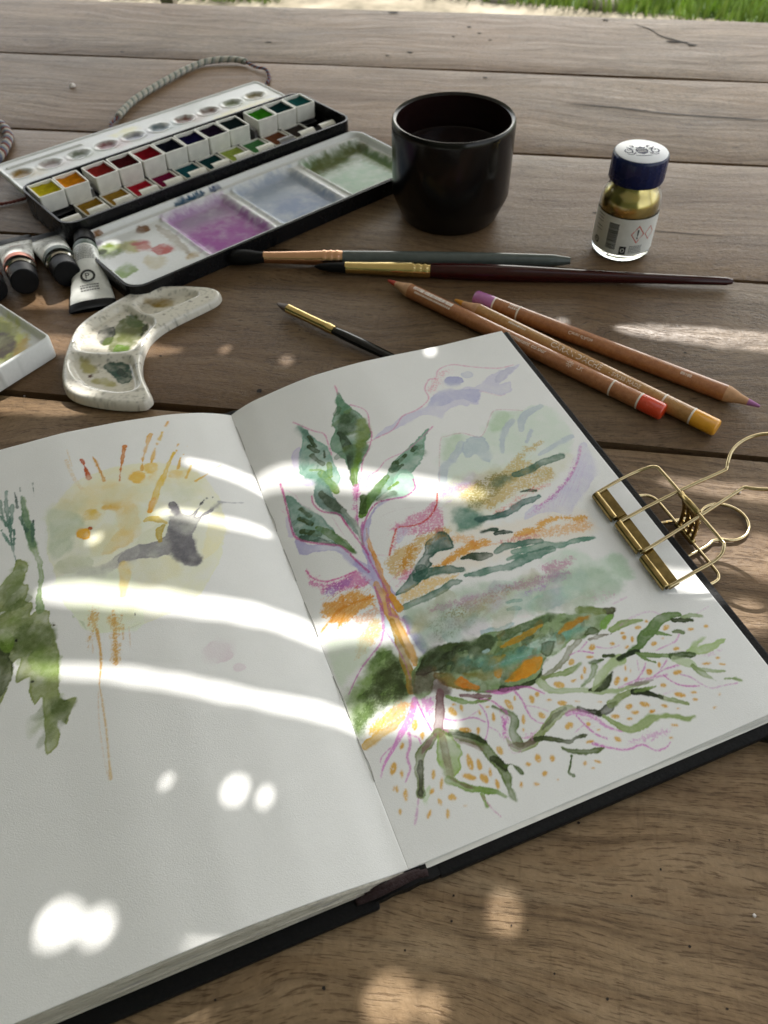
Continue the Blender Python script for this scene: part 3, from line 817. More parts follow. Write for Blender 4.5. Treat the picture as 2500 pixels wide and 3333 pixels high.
    (0, (223, 157, 60), 70, 43, (374, 489, 401, 505, 416, 474, 442, 446, 418, 443, 385, 469), ()),
    (0, (201, 160, 60), 70, 47, (790, 531, 841, 551, 902, 549, 924, 544, 860, 529, 800, 521), ()),
    (0, (201, 170, 70), 70, 47, (571, 555, 657, 572, 735, 580, 748, 572, 689, 552, 605, 541), ()),
    (3, (170, 200, 196), 70, 1, (512, 496, 571, 497, 660, 486), (33, 33, 33,)),
    (3, (205, 150, 160), 60, 1, (578, 463, 645, 480, 695, 472), (22, 22, 22,)),
    (0, (104, 86, 78), 85, 130, (224, 500, 243, 559, 319, 577, 330, 523, 347, 473, 319, 461, 283, 494), ()),
    (1, (136, 104, 108), 85, 26, (372, 442, 427, 415, 465, 400), (37, 95, 42,)),
    (1, (136, 164, 98), 90, 21, (327, 454, 364, 423, 408, 399, 463, 394), (52, 84, 58, 37,)),
    (1, (136, 104, 108), 90, 21, (312, 481, 290, 431, 266, 384, 248, 351), (118, 149, 165, 190,)),
    (1, (118, 132, 74), 92, 25, (251, 356, 206, 329, 172, 311, 155, 285, 140, 243, 126, 202, 116, 186), (148, 152, 157, 143, 143, 143, 113,)),
    (1, (150, 112, 118), 70, 40, (239, 349, 200, 327, 176, 309), (75, 85, 50,)),
    (1, (54, 56, 30), 90, 39, (158, 284, 139, 233, 120, 190), (87, 101, 92,)),
    (0, (190, 214, 170), 60, 66, (151, 213, 163, 198, 136, 167, 120, 164), ()),
    (0, (150, 178, 98), 95, 24, (248, 351, 285, 336, 293, 294, 296, 260, 275, 242, 267, 213, 234, 200, 214, 213, 212, 246, 213, 283, 231, 325), ()),
    (1, (144, 118, 110), 75, 69, (256, 343, 244, 281, 229, 212), (114, 139, 99,)),
    (1, (104, 126, 60), 95, 20, (274, 346, 305, 320, 342, 294, 363, 268, 371, 230, 378, 200, 390, 158, 385, 118, 379, 85, 383, 65), (88, 161, 161, 156, 151, 176, 161, 107, 88, 29,)),
    (1, (60, 72, 36), 85, 30, (284, 334, 337, 307, 377, 265), (61, 86, 51,)),
    (1, (146, 120, 110), 60, 50, (290, 312, 331, 281, 357, 246), (75, 75, 50,)),
    (1, (58, 68, 32), 90, 24, (374, 207, 392, 184, 396, 161), (112, 136, 88,)),
    (1, (86, 108, 50), 95, 15, (401, 170, 422, 169, 430, 153, 439, 133), (73, 48, 68, 44,)),
    (1, (130, 158, 84), 95, 19, (217, 196, 239, 177, 264, 152, 302, 131, 335, 113, 358, 88), (123, 138, 119, 104, 85, 43,)),
    (1, (124, 108, 84), 70, 19, (228, 197, 262, 159, 294, 136), (38, 43, 24,)),
    (1, (146, 170, 104), 90, 14, (293, 123, 294, 82), (51, 51,)),
    (3, (206, 152, 188), 75, 1, (294, 114, 304, 70, 318, 38), (23, 23, 23,)),
    (1, (104, 126, 72), 95, 20, (455, 366, 479, 336, 500, 311, 492, 285, 473, 265, 473, 237, 480, 218), (31, 82, 102, 138, 138, 169, 128,)),
    (1, (150, 162, 112), 92, 20, (446, 248, 452, 218, 489, 204, 525, 210, 563, 229, 601, 247, 644, 263, 684, 264, 706, 253), (51, 142, 157, 127, 127, 152, 157, 101, 66,)),
    (1, (118, 94, 92), 75, 40, (446, 226, 481, 209, 521, 212), (75, 99, 65,)),
    (1, (110, 116, 88), 70, 31, (565, 233, 618, 257, 669, 268), (51, 62, 41,)),
    (2, (212, 125, 200), 90, 1, (462, 326, 493, 319, 460, 270, 439, 246, 448, 209, 432, 232, 441, 289), ()),
    (2, (218, 160, 205), 75, 1, (489, 236, 531, 242, 589, 246, 563, 229, 530, 220, 491, 219), ()),
    (3, (210, 130, 196), 60, 1, (470, 352, 439, 213, 468, 196), (20, 20, 20,)),
    (1, (80, 92, 52), 95, 15, (532, 213, 565, 203, 598, 181, 627, 164, 653, 169, 691, 163), (65, 65, 60, 55, 75, 20,)),
    (1, (100, 118, 64), 95, 20, (595, 155, 608, 139, 644, 124, 680, 110, 716, 106), (49, 69, 94, 94, 25,)),
    (1, (92, 114, 60), 95, 14, (609, 122, 588, 94, 576, 78, 582, 65), (48, 34, 53, 63,)),
    (1, (48, 54, 26), 95, 21, (708, 255, 735, 232, 764, 215), (67, 93, 78,)),
    (1, (52, 58, 30), 95, 21, (833, 228, 793, 214, 763, 212), (57, 135, 104,)),
    (3, (210, 125, 194), 88, 1, (454, 423, 501, 402, 559, 394, 597, 379, 630, 342), (27, 107, 59, 37, 27,)),
    (3, (208, 125, 190), 85, 1, (423, 406, 458, 385, 484, 334), (26, 37, 58,)),
    (3, (210, 140, 205), 85, 1, (413, 398, 421, 354, 409, 308, 382, 274), (25, 25, 25, 25,)),
    (3, (212, 150, 205), 80, 1, (409, 308, 430, 282, 430, 260), (20, 20, 20,)),
    (3, (210, 140, 200), 85, 1, (291, 385, 326, 365, 377, 355, 407, 326), (28, 28, 28, 28,)),
    (3, (214, 160, 205), 70, 1, (351, 360, 400, 369), (18, 18,)),
    (2, (216, 180, 214), 40, 1, (299, 379, 349, 355, 379, 337, 338, 343), ()),
    (2, (216, 150, 200), 60, 1, (288, 392, 300, 369, 281, 338, 264, 350), ()),
    (3, (212, 130, 200), 85, 1, (230, 474, 230, 410, 234, 368), (28, 28, 28,)),
    (3, (208, 125, 194), 85, 1, (544, 386, 552, 347, 551, 290, 564, 262, 580, 250), (46, 41, 34, 28, 21,)),
    (3, (212, 150, 200), 75, 1, (549, 331, 588, 306, 612, 282), (23, 23, 23,)),
    (3, (212, 145, 204), 80, 1, (664, 249, 698, 247, 736, 215, 763, 164, 800, 132), (77, 113, 83, 57, 36,)),
    (3, (208, 130, 196), 85, 1, (690, 233, 701, 195, 717, 155, 742, 130), (35, 35, 35, 35,)),
    (3, (214, 160, 204), 70, 1, (697, 197, 656, 185), (23, 23,)),
    (1, (156, 174, 118), 92, 20, (773, 200, 797, 156, 825, 127, 862, 123, 908, 132, 954, 123, 993, 104, 1011, 88, 1039, 87), (66, 107, 102, 132, 153, 66, 61, 76, 36,)),
    (1, (148, 164, 110), 92, 21, (818, 227, 872, 240, 910, 236, 941, 219, 976, 184, 1016, 155, 1046, 130), (132, 111, 95, 105, 79, 58, 21,)),
    (1, (52, 62, 30), 95, 21, (907, 234, 937, 221, 955, 205, 978, 182), (100, 116, 100, 58,)),
    (1, (138, 160, 98), 90, 16, (915, 234, 957, 226, 986, 224), (37, 53, 32,)),
    (1, (172, 188, 146), 90, 27, (640, 383, 655, 347, 695, 325, 750, 308, 804, 281, 861, 259, 918, 256, 970, 246), (160, 112, 96, 90, 101, 96, 64, 43,)),
    (1, (165, 150, 155), 70, 27, (908, 260, 956, 252, 989, 247), (43, 64, 32,)),
    (1, (62, 74, 36), 95, 21, (778, 297, 809, 290, 837, 297, 880, 324), (69, 123, 139, 37,)),
    (1, (176, 194, 144), 85, 27, (788, 293, 827, 319, 879, 347, 927, 358, 945, 356), (55, 137, 164, 197, 82,)),
    (1, (108, 136, 80), 94, 23, (932, 356, 961, 363, 999, 366, 1023, 375, 1049, 396, 1087, 407, 1127, 430, 1171, 438, 1213, 427), (74, 102, 142, 131, 204, 204, 176, 165, 74,)),
    (1, (58, 74, 38), 95, 22, (924, 359, 961, 363, 1004, 360), (61, 94, 100,)),
    (1, (120, 148, 88), 92, 17, (1061, 405, 1098, 395, 1140, 366), (86, 108, 29,)),
    (1, (62, 76, 38), 95, 17, (1181, 417, 1208, 402, 1242, 390), (64, 104, 75,)),
    (1, (150, 168, 124), 90, 18, (1221, 411, 1255, 405, 1281, 392), (54, 83, 59,)),
    (1, (116, 134, 90), 90, 17, (1153, 375, 1171, 369, 1183, 360), (40, 69, 46,)),
    (1, (156, 174, 120), 90, 23, (963, 466, 1016, 471, 1081, 460), (116, 133, 35,)),
    (1, (130, 154, 98), 92, 17, (992, 355, 1026, 332, 1081, 305, 1101, 290), (50, 94, 55, 61,)),
    (0, (172, 192, 140), 92, 22, (1144, 290, 1172, 304, 1202, 311, 1244, 314, 1198, 296, 1301, 283, 1228, 261, 1178, 268), ()),
    (1, (80, 102, 52), 94, 22, (1096, 295, 1131, 288, 1164, 275), (111, 133, 100,)),
    (1, (190, 204, 170), 80, 44, (1098, 285, 1124, 261, 1141, 241), (110, 153, 110,)),
    (1, (146, 164, 114), 92, 16, (1137, 236, 1152, 205, 1176, 163), (65, 86, 49,)),
    (1, (154, 172, 124), 92, 16, (1142, 227, 1184, 200, 1223, 181), (49, 59, 32,)),
    (1, (154, 172, 128), 90, 16, (1208, 158, 1236, 147, 1255, 132), (37, 59, 27,)),
    (1, (134, 158, 104), 90, 17, (994, 348, 1008, 323, 1032, 299), (39, 61, 28,)),
    (1, (88, 112, 62), 95, 17, (830, 383, 853, 378, 877, 376), (61, 72, 50,)),
    (1, (72, 88, 46), 95, 17, (887, 386, 917, 377), (61, 78,)),
    (1, (124, 148, 92), 92, 16, (837, 367, 817, 342, 783, 325, 748, 315), (113, 65, 70, 32,)),
    (1, (138, 140, 112), 90, 22, (658, 394, 705, 406, 759, 428, 799, 456, 840, 473), (111, 100, 106, 117, 61,)),
    (1, (140, 160, 98), 92, 22, (657, 393, 706, 387, 750, 381, 797, 395), (71, 98, 104, 49,)),
    (1, (128, 124, 102), 90, 23, (876, 463, 911, 461, 955, 453), (57, 80, 17,)),
    (3, (210, 130, 198), 85, 1, (781, 435, 818, 436, 858, 412), (31, 31, 31,)),
    (3, (212, 150, 202), 80, 1, (818, 436, 860, 457), (25, 25,)),
    (3, (210, 130, 198), 85, 1, (692, 132, 723, 108, 781, 74, 834, 71, 863, 37, 901, 34, 920, 43), (54, 37, 39, 37, 30, 27, 20,)),
    (2, (216, 170, 210), 55, 1, (777, 86, 832, 102, 926, 90, 931, 71, 847, 73), ()),
    (3, (208, 125, 192), 88, 1, (1031, 248, 1044, 215, 1069, 189, 1114, 169), (34, 34, 34, 34,)),
    (3, (210, 160, 204), 80, 1, (1084, 228, 1109, 205, 1124, 174, 1146, 147, 1183, 140, 1235, 129), (24, 24, 24, 24, 24, 24,)),
    (3, (214, 160, 204), 70, 1, (870, 265, 936, 267, 998, 253, 1042, 246), (48, 48, 48, 48,)),
    (3, (210, 140, 200), 80, 1, (1001, 257, 1042, 265, 1099, 259), (35, 35, 35,)),
    (3, (212, 145, 202), 80, 1, (944, 270, 981, 291, 1001, 310), (30, 30, 30,)),
    (3, (214, 170, 206), 70, 1, (967, 297, 980, 329), (25, 25,)),
    (3, (212, 150, 202), 75, 1, (1033, 269, 1073, 292), (27, 27,)),
    (3, (214, 155, 205), 75, 1, (1059, 337, 1135, 340, 1167, 359), (28, 28, 28,)),
    (2, (218, 190, 214), 55, 1, (1159, 268, 1228, 261, 1275, 257, 1222, 244), ()),
    (3, (216, 180, 214), 60, 1, (1003, 469, 1067, 483, 1127, 478, 1155, 452), (41, 41, 41, 41,)),
    (3, (218, 190, 216), 60, 1, (1276, 407, 1327, 415), (36, 36,)),
    (3, (214, 170, 206), 70, 1, (880, 429, 916, 407, 956, 403), (25, 25, 25,)),
    (3, (216, 185, 210), 60, 1, (1025, 556, 1086, 562), (42, 42,)),
    (3, (218, 190, 216), 50, 1, (992, 189, 1038, 187), (37, 37,)),
    (3, (210, 170, 204), 75, 1, (108, 179, 89, 146, 67, 111), (39, 39, 39,)),
    (6, (6, 101, 8), 65, 23, (54, 1138, 95, 1055, 223, 1053, 254, 971, 137, 982, 60, 1044), (210, 110, 175)),
    (6, (6, 102, 20), 75, 21, (41, 930, 61, 991, 156, 1003, 254, 971, 246, 917, 158, 907, 92, 890), (217, 160, 62)),
    (6, (7, 103, 35), 60, 19, (351, 1061, 453, 1094, 591, 1116, 634, 1066, 501, 1042, 434, 972, 342, 945), (211, 154, 78)),
    (6, (7, 104, 30), 55, 20, (398, 1181, 470, 1199, 572, 1222, 647, 1243, 626, 1150, 590, 1084, 488, 1102), (210, 120, 170)),
    (6, (7, 105, 20), 60, 22, (680, 1317, 812, 1304, 795, 1239, 680, 1196, 641, 1228), (196, 170, 222)),
    (6, (6, 106, 35), 60, 19, (311, 959, 383, 986, 442, 976, 405, 932, 330, 915), (222, 140, 186)),
    (6, (6, 107, 22), 55, 18, (333, 892, 439, 910, 576, 883, 491, 859, 347, 836), (227, 182, 108)),
    (6, (9, 108, 30), 50, 21, (718, 1250, 813, 1276, 945, 1290, 1130, 1369, 1181, 1368, 1076, 1295, 1149, 1217, 1100, 1155, 961, 1157, 815, 1111, 737, 1174), (205, 170, 92)),
    (6, (9, 109, 45), 50, 23, (1271, 1252, 1325, 1270, 1255, 1126, 1112, 1026, 977, 1030, 969, 1067, 1118, 1111), (200, 150, 206)),
    (6, (8, 110, 28), 50, 21, (808, 1097, 1019, 1161, 1110, 1160, 996, 1117, 850, 1072), (222, 140, 150)),
    (6, (7, 111, 14), 55, 20, (829, 966, 992, 1007, 1156, 947, 1141, 887, 955, 916), (219, 156, 62)),
    (6, (7, 112, 30), 60, 22, (484, 943, 637, 1002, 757, 994, 685, 952, 526, 925), (217, 154, 56)),
    (6, (7, 113, 20), 50, 19, (853, 802, 938, 813, 1009, 799, 980, 750, 893, 733), (200, 140, 180)),
    (6, (9, 114, 60), 50, 21, (871, 1851, 914, 1916, 989, 1961, 1061, 1948, 955, 1868, 863, 1799), (224, 166, 186)),
    (6, (6, 115, 14), 50, 18, (397, 786, 547, 794, 713, 777, 956, 753, 942, 706, 750, 727, 569, 736, 415, 744), (190, 140, 186)),
    (6, (7, 116, 20), 45, 18, (443, 726, 605, 735, 735, 747, 704, 709, 550, 696), (191, 160, 92)),
    (6, (7, 117, 20), 40, 17, (371, 696, 522, 714, 635, 695, 569, 661, 420, 649), (150, 160, 130)),
    (6, (6, 118, 18), 55, 18, (673, 722, 815, 730, 882, 724, 833, 693, 711, 700), (190, 150, 215)),
    (6, (7, 119, 30), 50, 16, (269, 567, 347, 616, 445, 600, 435, 553, 325, 537), (44, 50, 26)),
    (6, (7, 120, 22), 40, 16, (416, 511, 523, 517, 662, 511, 620, 477, 478, 473), (90, 120, 96)),
    (6, (7, 121, 25), 45, 17, (787, 520, 878, 529, 962, 514, 879, 488, 795, 490), (96, 116, 60)),
    (6, (5, 122, 75), 70, 15, (462, 326, 497, 317, 457, 260, 450, 214, 432, 232), (206, 116, 196)),
    (6, (5, 123, -18), 60, 15, (657, 247, 705, 250, 756, 201, 795, 134, 737, 169, 687, 229), (210, 140, 204)),
    (6, (5, 124, 35), 70, 18, (47, 453, 124, 483, 218, 485, 201, 457, 110, 420, 45, 419), (228, 190, 72)),
    (6, (7, 125, 55), 50, 16, (-2, 528, 90, 626, 179, 682, 211, 648, 153, 586, 47, 511), (104, 130, 66)),
    (6, (6, 126, 50), 50, 16, (106, 551, 195, 636, 242, 597, 210, 506, 153, 501), (56, 64, 30)),
    (6, (6, 127, 50), 55, 17, (98, 711, 158, 811, 239, 822, 208, 741, 144, 710), (217, 184, 116)),
    (6, (5, 128, 70), 60, 16, (239, 494, 293, 477, 271, 427, 231, 386), (216, 140, 206)),
    (6, (6, 129, 28), 70, 21, (54, 952, 173, 981, 238, 928, 185, 882, 95, 846, 74, 871), (219, 154, 58)),
    (6, (5, 130, 20), 55, 15, (765, 86, 841, 98, 938, 91, 932, 65, 842, 65), (212, 165, 208)),
    (6, (6, 131, 14), 50, 17, (1153, 267, 1236, 264, 1282, 258, 1218, 239), (214, 185, 212)),
    (4, (217, 172, 75), 90, 1, (336, 406, 339, 391, 334, 381, 323, 382, 314, 394, 311, 408, 316, 418, 327, 417), ()),
    (4, (217, 172, 75), 90, 1, (346, 417, 341, 414, 335, 415, 329, 419, 329, 424, 333, 427, 340, 427, 345, 422), ()),
    (4, (217, 172, 75), 90, 1, (363, 398, 359, 388, 352, 384, 348, 389, 347, 400, 351, 410, 358, 413, 363, 408), ()),
    (4, (217, 172, 75), 90, 1, (409, 364, 407, 356, 403, 352, 399, 356, 399, 364, 401, 372, 405, 375, 409, 372), ()),
    (4, (217, 172, 75), 90, 1, (442, 369, 439, 367, 434, 368, 431, 370, 430, 373, 433, 375, 438, 374, 441, 372), ()),
    (4, (217, 172, 75), 90, 1, (447, 329, 441, 318, 434, 314, 429, 320, 431, 332, 437, 344, 444, 348, 448, 342), ()),
    (4, (217, 172, 75), 90, 1, (517, 353, 517, 337, 510, 328, 501, 332, 494, 346, 494, 363, 500, 372, 510, 368), ()),
    (4, (217, 172, 75), 90, 1, (538, 362, 534, 356, 529, 355, 527, 359, 529, 365, 533, 371, 538, 372, 540, 368), ()),
    (4, (217, 172, 75), 90, 1, (354, 317, 345, 314, 330, 318, 319, 327, 317, 336, 326, 340, 341, 336, 352, 326), ()),
    (4, (217, 172, 75), 90, 1, (377, 305, 371, 297, 366, 294, 364, 300, 367, 309, 373, 318, 378, 320, 380, 315), ()),
    (4, (217, 172, 75), 90, 1, (201, 399, 191, 386, 181, 383, 175, 392, 178, 408, 188, 422, 198, 425, 204, 416), ()),
    (4, (217, 172, 75), 90, 1, (206, 358, 199, 348, 192, 346, 189, 353, 191, 364, 197, 373, 204, 375, 208, 369), ()),
    (4, (217, 172, 75), 90, 1, (420, 223, 415, 212, 407, 207, 400, 213, 398, 224, 402, 236, 411, 240, 418, 235), ()),
    (4, (217, 172, 75), 90, 1, (531, 284, 524, 273, 518, 270, 515, 276, 518, 288, 525, 299, 531, 303, 534, 296), ()),
    (4, (217, 172, 75), 90, 1, (514, 254, 510, 250, 505, 250, 503, 253, 504, 258, 508, 262, 512, 262, 515, 259), ()),
    (4, (217, 172, 75), 90, 1, (595, 339, 590, 327, 580, 322, 572, 327, 570, 340, 576, 352, 585, 357, 594, 352), ()),
    (4, (217, 172, 75), 90, 1, (616, 343, 609, 337, 601, 337, 596, 343, 597, 351, 604, 358, 613, 358, 618, 352), ()),
    (4, (217, 172, 75), 90, 1, (596, 264, 585, 262, 575, 270, 572, 281, 577, 291, 587, 292, 597, 285, 600, 273), ()),
    (4, (217, 172, 75), 90, 1, (646, 311, 641, 308, 632, 309, 625, 314, 624, 320, 630, 322, 638, 321, 645, 316), ()),
    (4, (217, 172, 75), 90, 1, (683, 282, 675, 279, 663, 282, 654, 290, 653, 298, 662, 301, 674, 298, 683, 290), ()),
    (4, (217, 172, 75), 90, 1, (729, 272, 725, 270, 717, 272, 712, 276, 711, 280, 715, 282, 722, 280, 728, 276), ()),
    (4, (217, 172, 75), 90, 1, (793, 245, 789, 243, 782, 244, 777, 248, 776, 252, 780, 253, 787, 252, 792, 248), ()),
    (4, (217, 172, 75), 90, 1, (709, 341, 698, 337, 682, 341, 672, 352, 672, 363, 683, 368, 699, 363, 709, 352), ()),
    (4, (217, 172, 75), 90, 1, (759, 346, 754, 341, 744, 339, 735, 341, 733, 347, 737, 352, 747, 354, 756, 351), ()),
    (4, (217, 172, 75), 90, 1, (783, 346, 778, 340, 772, 339, 769, 343, 772, 351, 778, 357, 783, 358, 786, 354), ()),
    (4, (217, 172, 75), 90, 1, (804, 364, 798, 356, 792, 354, 790, 360, 793, 369, 800, 377, 806, 379, 808, 373), ()),
    (4, (217, 172, 75), 90, 1, (787, 414, 784, 405, 775, 398, 764, 398, 758, 405, 761, 414, 771, 421, 782, 421), ()),
    (4, (217, 172, 75), 90, 1, (853, 397, 846, 395, 836, 397, 827, 403, 826, 409, 832, 411, 842, 409, 851, 403), ()),
    (4, (217, 172, 75), 90, 1, (869, 423, 859, 422, 853, 427, 854, 436, 862, 443, 873, 445, 879, 440, 878, 431), ()),
    (4, (217, 172, 75), 90, 1, (946, 414, 941, 411, 933, 411, 928, 416, 929, 421, 934, 425, 941, 424, 946, 419), ()),
    (4, (217, 172, 75), 90, 1, (985, 388, 981, 383, 974, 380, 968, 381, 965, 385, 968, 391, 975, 394, 982, 393), ()),
    (4, (217, 172, 75), 90, 1, (991, 414, 984, 413, 979, 417, 980, 424, 986, 430, 994, 431, 999, 427, 998, 420), ()),
    (4, (217, 172, 75), 90, 1, (1017, 404, 1010, 396, 1003, 395, 1000, 400, 1003, 409, 1010, 417, 1017, 418, 1020, 412), ()),
    (4, (217, 172, 75), 90, 1, (1003, 436, 998, 434, 991, 435, 986, 439, 985, 443, 989, 445, 996, 444, 1002, 440), ()),
    (4, (217, 172, 75), 90, 1, (1064, 434, 1058, 431, 1049, 432, 1042, 436, 1042, 442, 1047, 445, 1056, 445, 1063, 440), ()),
    (4, (217, 172, 75), 90, 1, (1100, 446, 1096, 443, 1091, 443, 1088, 447, 1089, 451, 1093, 454, 1098, 454, 1101, 451), ()),
    (4, (217, 172, 75), 90, 1, (670, 214, 665, 205, 652, 200, 639, 202, 634, 210, 639, 219, 652, 224, 664, 222), ()),
    (4, (217, 172, 75), 90, 1, (720, 190, 715, 186, 708, 187, 703, 191, 704, 197, 709, 200, 716, 200, 720, 195), ()),
    (4, (217, 172, 75), 90, 1, (740, 163, 737, 161, 731, 162, 728, 165, 727, 168, 731, 170, 736, 169, 740, 167), ()),
    (4, (217, 172, 75), 90, 1, (780, 105, 772, 104, 764, 110, 762, 119, 765, 126, 773, 127, 781, 121, 784, 112), ()),
    (4, (217, 172, 75), 90, 1, (699, 137, 693, 134, 683, 134, 674, 138, 671, 143, 677, 147, 687, 146, 697, 142), ()),
    (4, (217, 172, 75), 90, 1, (887, 283, 874, 276, 864, 278, 864, 287, 872, 299, 885, 306, 894, 304, 895, 295), ()),
    (4, (217, 172, 75), 90, 1, (911, 278, 904, 277, 899, 280, 901, 286, 907, 291, 914, 292, 919, 289, 917, 283), ()),
    (4, (217, 172, 75), 90, 1, (935, 317, 928, 309, 922, 307, 920, 312, 923, 322, 930, 329, 936, 331, 938, 326), ()),
    (4, (217, 172, 75), 90, 1, (944, 304, 939, 298, 934, 296, 933, 300, 936, 307, 941, 313, 945, 314, 946, 310), ()),
    (4, (217, 172, 75), 90, 1, (1005, 271, 998, 266, 989, 266, 984, 271, 986, 279, 993, 285, 1002, 285, 1007, 279), ()),
    (4, (217, 172, 75), 90, 1, (878, 194, 872, 189, 861, 187, 853, 191, 851, 198, 857, 204, 867, 205, 876, 201), ()),
    (4, (217, 172, 75), 90, 1, (932, 171, 922, 169, 909, 176, 901, 187, 903, 196, 913, 198, 925, 191, 933, 180), ()),
    (4, (217, 172, 75), 90, 1, (886, 166, 879, 163, 869, 165, 861, 170, 860, 176, 867, 179, 877, 177, 885, 172), ()),
    (4, (217, 172, 75), 90, 1, (933, 150, 928, 146, 921, 147, 916, 151, 917, 157, 922, 160, 929, 159, 933, 155), ()),
    (4, (217, 172, 75), 90, 1, (822, 178, 813, 173, 801, 175, 791, 182, 791, 191, 799, 195, 812, 193, 821, 186), ()),
    (4, (217, 172, 75), 90, 1, (854, 156, 849, 154, 841, 155, 835, 160, 834, 164, 839, 166, 847, 164, 853, 160), ()),
    (4, (217, 172, 75), 90, 1, (316, 223, 309, 203, 299, 196, 292, 205, 292, 226, 299, 246, 309, 254, 316, 244), ()),
    (4, (217, 172, 75), 90, 1, (337, 206, 331, 192, 323, 187, 317, 193, 317, 209, 323, 223, 331, 228, 337, 221), ()),
    (4, (217, 172, 75), 90, 1, (355, 170, 349, 159, 344, 156, 341, 162, 344, 174, 350, 185, 356, 188, 358, 182), ()),
    (4, (217, 172, 75), 90, 1, (303, 166, 291, 165, 274, 173, 261, 187, 260, 198, 272, 200, 289, 192, 302, 178), ()),
    (4, (217, 172, 75), 90, 1, (336, 165, 334, 151, 325, 144, 315, 147, 309, 159, 310, 173, 319, 180, 329, 177), ()),
    (4, (217, 172, 75), 90, 1, (359, 128, 355, 117, 349, 113, 346, 118, 346, 130, 350, 142, 356, 146, 360, 140), ()),
    (4, (217, 172, 75), 90, 1, (188, 228, 181, 219, 173, 217, 170, 224, 174, 236, 182, 245, 189, 246, 192, 240), ()),
    (4, (217, 172, 75), 90, 1, (199, 193, 190, 180, 183, 177, 182, 185, 187, 199, 196, 211, 203, 214, 204, 207), ()),
    (4, (217, 172, 75), 90, 1, (162, 179, 153, 174, 146, 175, 145, 182, 149, 191, 158, 196, 165, 195, 166, 188), ()),
    (4, (217, 172, 75), 90, 1, (218, 137, 210, 132, 200, 135, 193, 143, 194, 152, 202, 156, 213, 154, 219, 146), ()),
    (4, (217, 172, 75), 90, 1, (171, 146, 169, 138, 165, 134, 160, 137, 158, 146, 159, 154, 164, 158, 169, 155), ()),
    (4, (217, 172, 75), 90, 1, (125, 119, 116, 113, 109, 112, 109, 119, 115, 128, 124, 135, 131, 135, 131, 129), ()),
    (4, (217, 172, 75), 90, 1, (178, 100, 172, 91, 166, 89, 163, 95, 166, 105, 172, 115, 179, 117, 181, 111), ()),
    (4, (217, 172, 75), 90, 1, (238, 104, 235, 103, 230, 103, 227, 106, 226, 109, 228, 110, 233, 109, 237, 107), ()),
    (4, (217, 172, 75), 90, 1, (84, 202, 77, 189, 70, 185, 66, 192, 68, 207, 75, 220, 82, 224, 86, 217), ()),
    (4, (217, 172, 75), 90, 1, (94, 267, 88, 257, 82, 254, 81, 260, 83, 272, 89, 282, 95, 285, 97, 279), ()),
    (4, (217, 172, 75), 90, 1, (47, 161, 42, 154, 36, 152, 33, 157, 34, 166, 39, 173, 45, 174, 48, 169), ()),
    (4, (217, 172, 75), 90, 1, (129, 350, 121, 345, 115, 345, 114, 352, 119, 360, 126, 366, 132, 365, 133, 359), ()),
    (4, (217, 172, 75), 90, 1, (482, 145, 476, 140, 467, 141, 460, 147, 460, 153, 466, 158, 475, 157, 481, 152), ()),
    (4, (217, 172, 75), 90, 1, (519, 155, 515, 144, 506, 139, 498, 143, 494, 154, 499, 166, 507, 171, 516, 167), ()),
    (4, (217, 172, 75), 90, 1, (557, 135, 551, 129, 544, 128, 540, 133, 542, 142, 548, 148, 555, 149, 559, 144), ()),
    (4, (217, 172, 75), 90, 1, (509, 98, 501, 95, 495, 98, 494, 105, 499, 111, 507, 113, 513, 110, 514, 104), ()),
    (4, (217, 172, 75), 90, 1, (426, 98, 421, 92, 415, 91, 412, 96, 414, 103, 419, 109, 425, 110, 428, 105), ()),
    (4, (217, 172, 75), 90, 1, (474, 79, 469, 77, 461, 80, 456, 85, 457, 90, 462, 92, 469, 90, 474, 84), ()),
    (4, (217, 172, 75), 90, 1, (537, 70, 535, 68, 531, 68, 528, 70, 529, 74, 531, 76, 535, 76, 538, 73), ()),
    (4, (217, 172, 75), 90, 1, (640, 80, 634, 77, 629, 78, 628, 83, 631, 88, 637, 91, 643, 90, 644, 85), ()),
    (4, (217, 172, 75), 90, 1, (687, 67, 680, 66, 671, 71, 665, 78, 665, 84, 671, 84, 680, 80, 686, 72), ()),
    (4, (217, 172, 75), 90, 1, (657, 61, 654, 60, 650, 61, 646, 63, 645, 66, 647, 66, 652, 65, 656, 63), ()),
    (4, (217, 172, 75), 90, 1, (79, 289, 66, 277, 55, 276, 53, 287, 60, 303, 74, 315, 84, 316, 87, 305), ()),
    (4, (217, 172, 75), 90, 1, (63, 230, 58, 222, 53, 220, 51, 225, 53, 235, 58, 243, 63, 245, 65, 240), ()),
    (4, (217, 172, 75), 90, 1, (54, 237, 50, 232, 47, 230, 45, 234, 47, 240, 50, 245, 53, 246, 55, 243), ()),
    (4, (217, 172, 75), 90, 1, (1157, 401, 1151, 393, 1139, 389, 1129, 391, 1126, 399, 1132, 407, 1144, 411, 1154, 408), ()),
    (4, (217, 172, 75), 90, 1, (1227, 355, 1221, 352, 1211, 354, 1204, 359, 1204, 365, 1210, 368, 1220, 366, 1227, 361), ()),
    (4, (217, 172, 75), 90, 1, (1278, 347, 1273, 344, 1267, 345, 1262, 349, 1263, 353, 1268, 356, 1274, 356, 1279, 352), ()),
    (4, (217, 172, 75), 90, 1, (1081, 361, 1076, 355, 1066, 352, 1058, 355, 1056, 362, 1062, 369, 1071, 371, 1079, 368), ()),
    (4, (217, 172, 75), 90, 1, (1112, 366, 1108, 364, 1103, 365, 1099, 368, 1099, 372, 1103, 374, 1108, 373, 1112, 370), ()),
    (4, (217, 172, 75), 90, 1, (1138, 310, 1131, 307, 1121, 308, 1115, 314, 1115, 320, 1122, 324, 1132, 323, 1138, 317), ()),
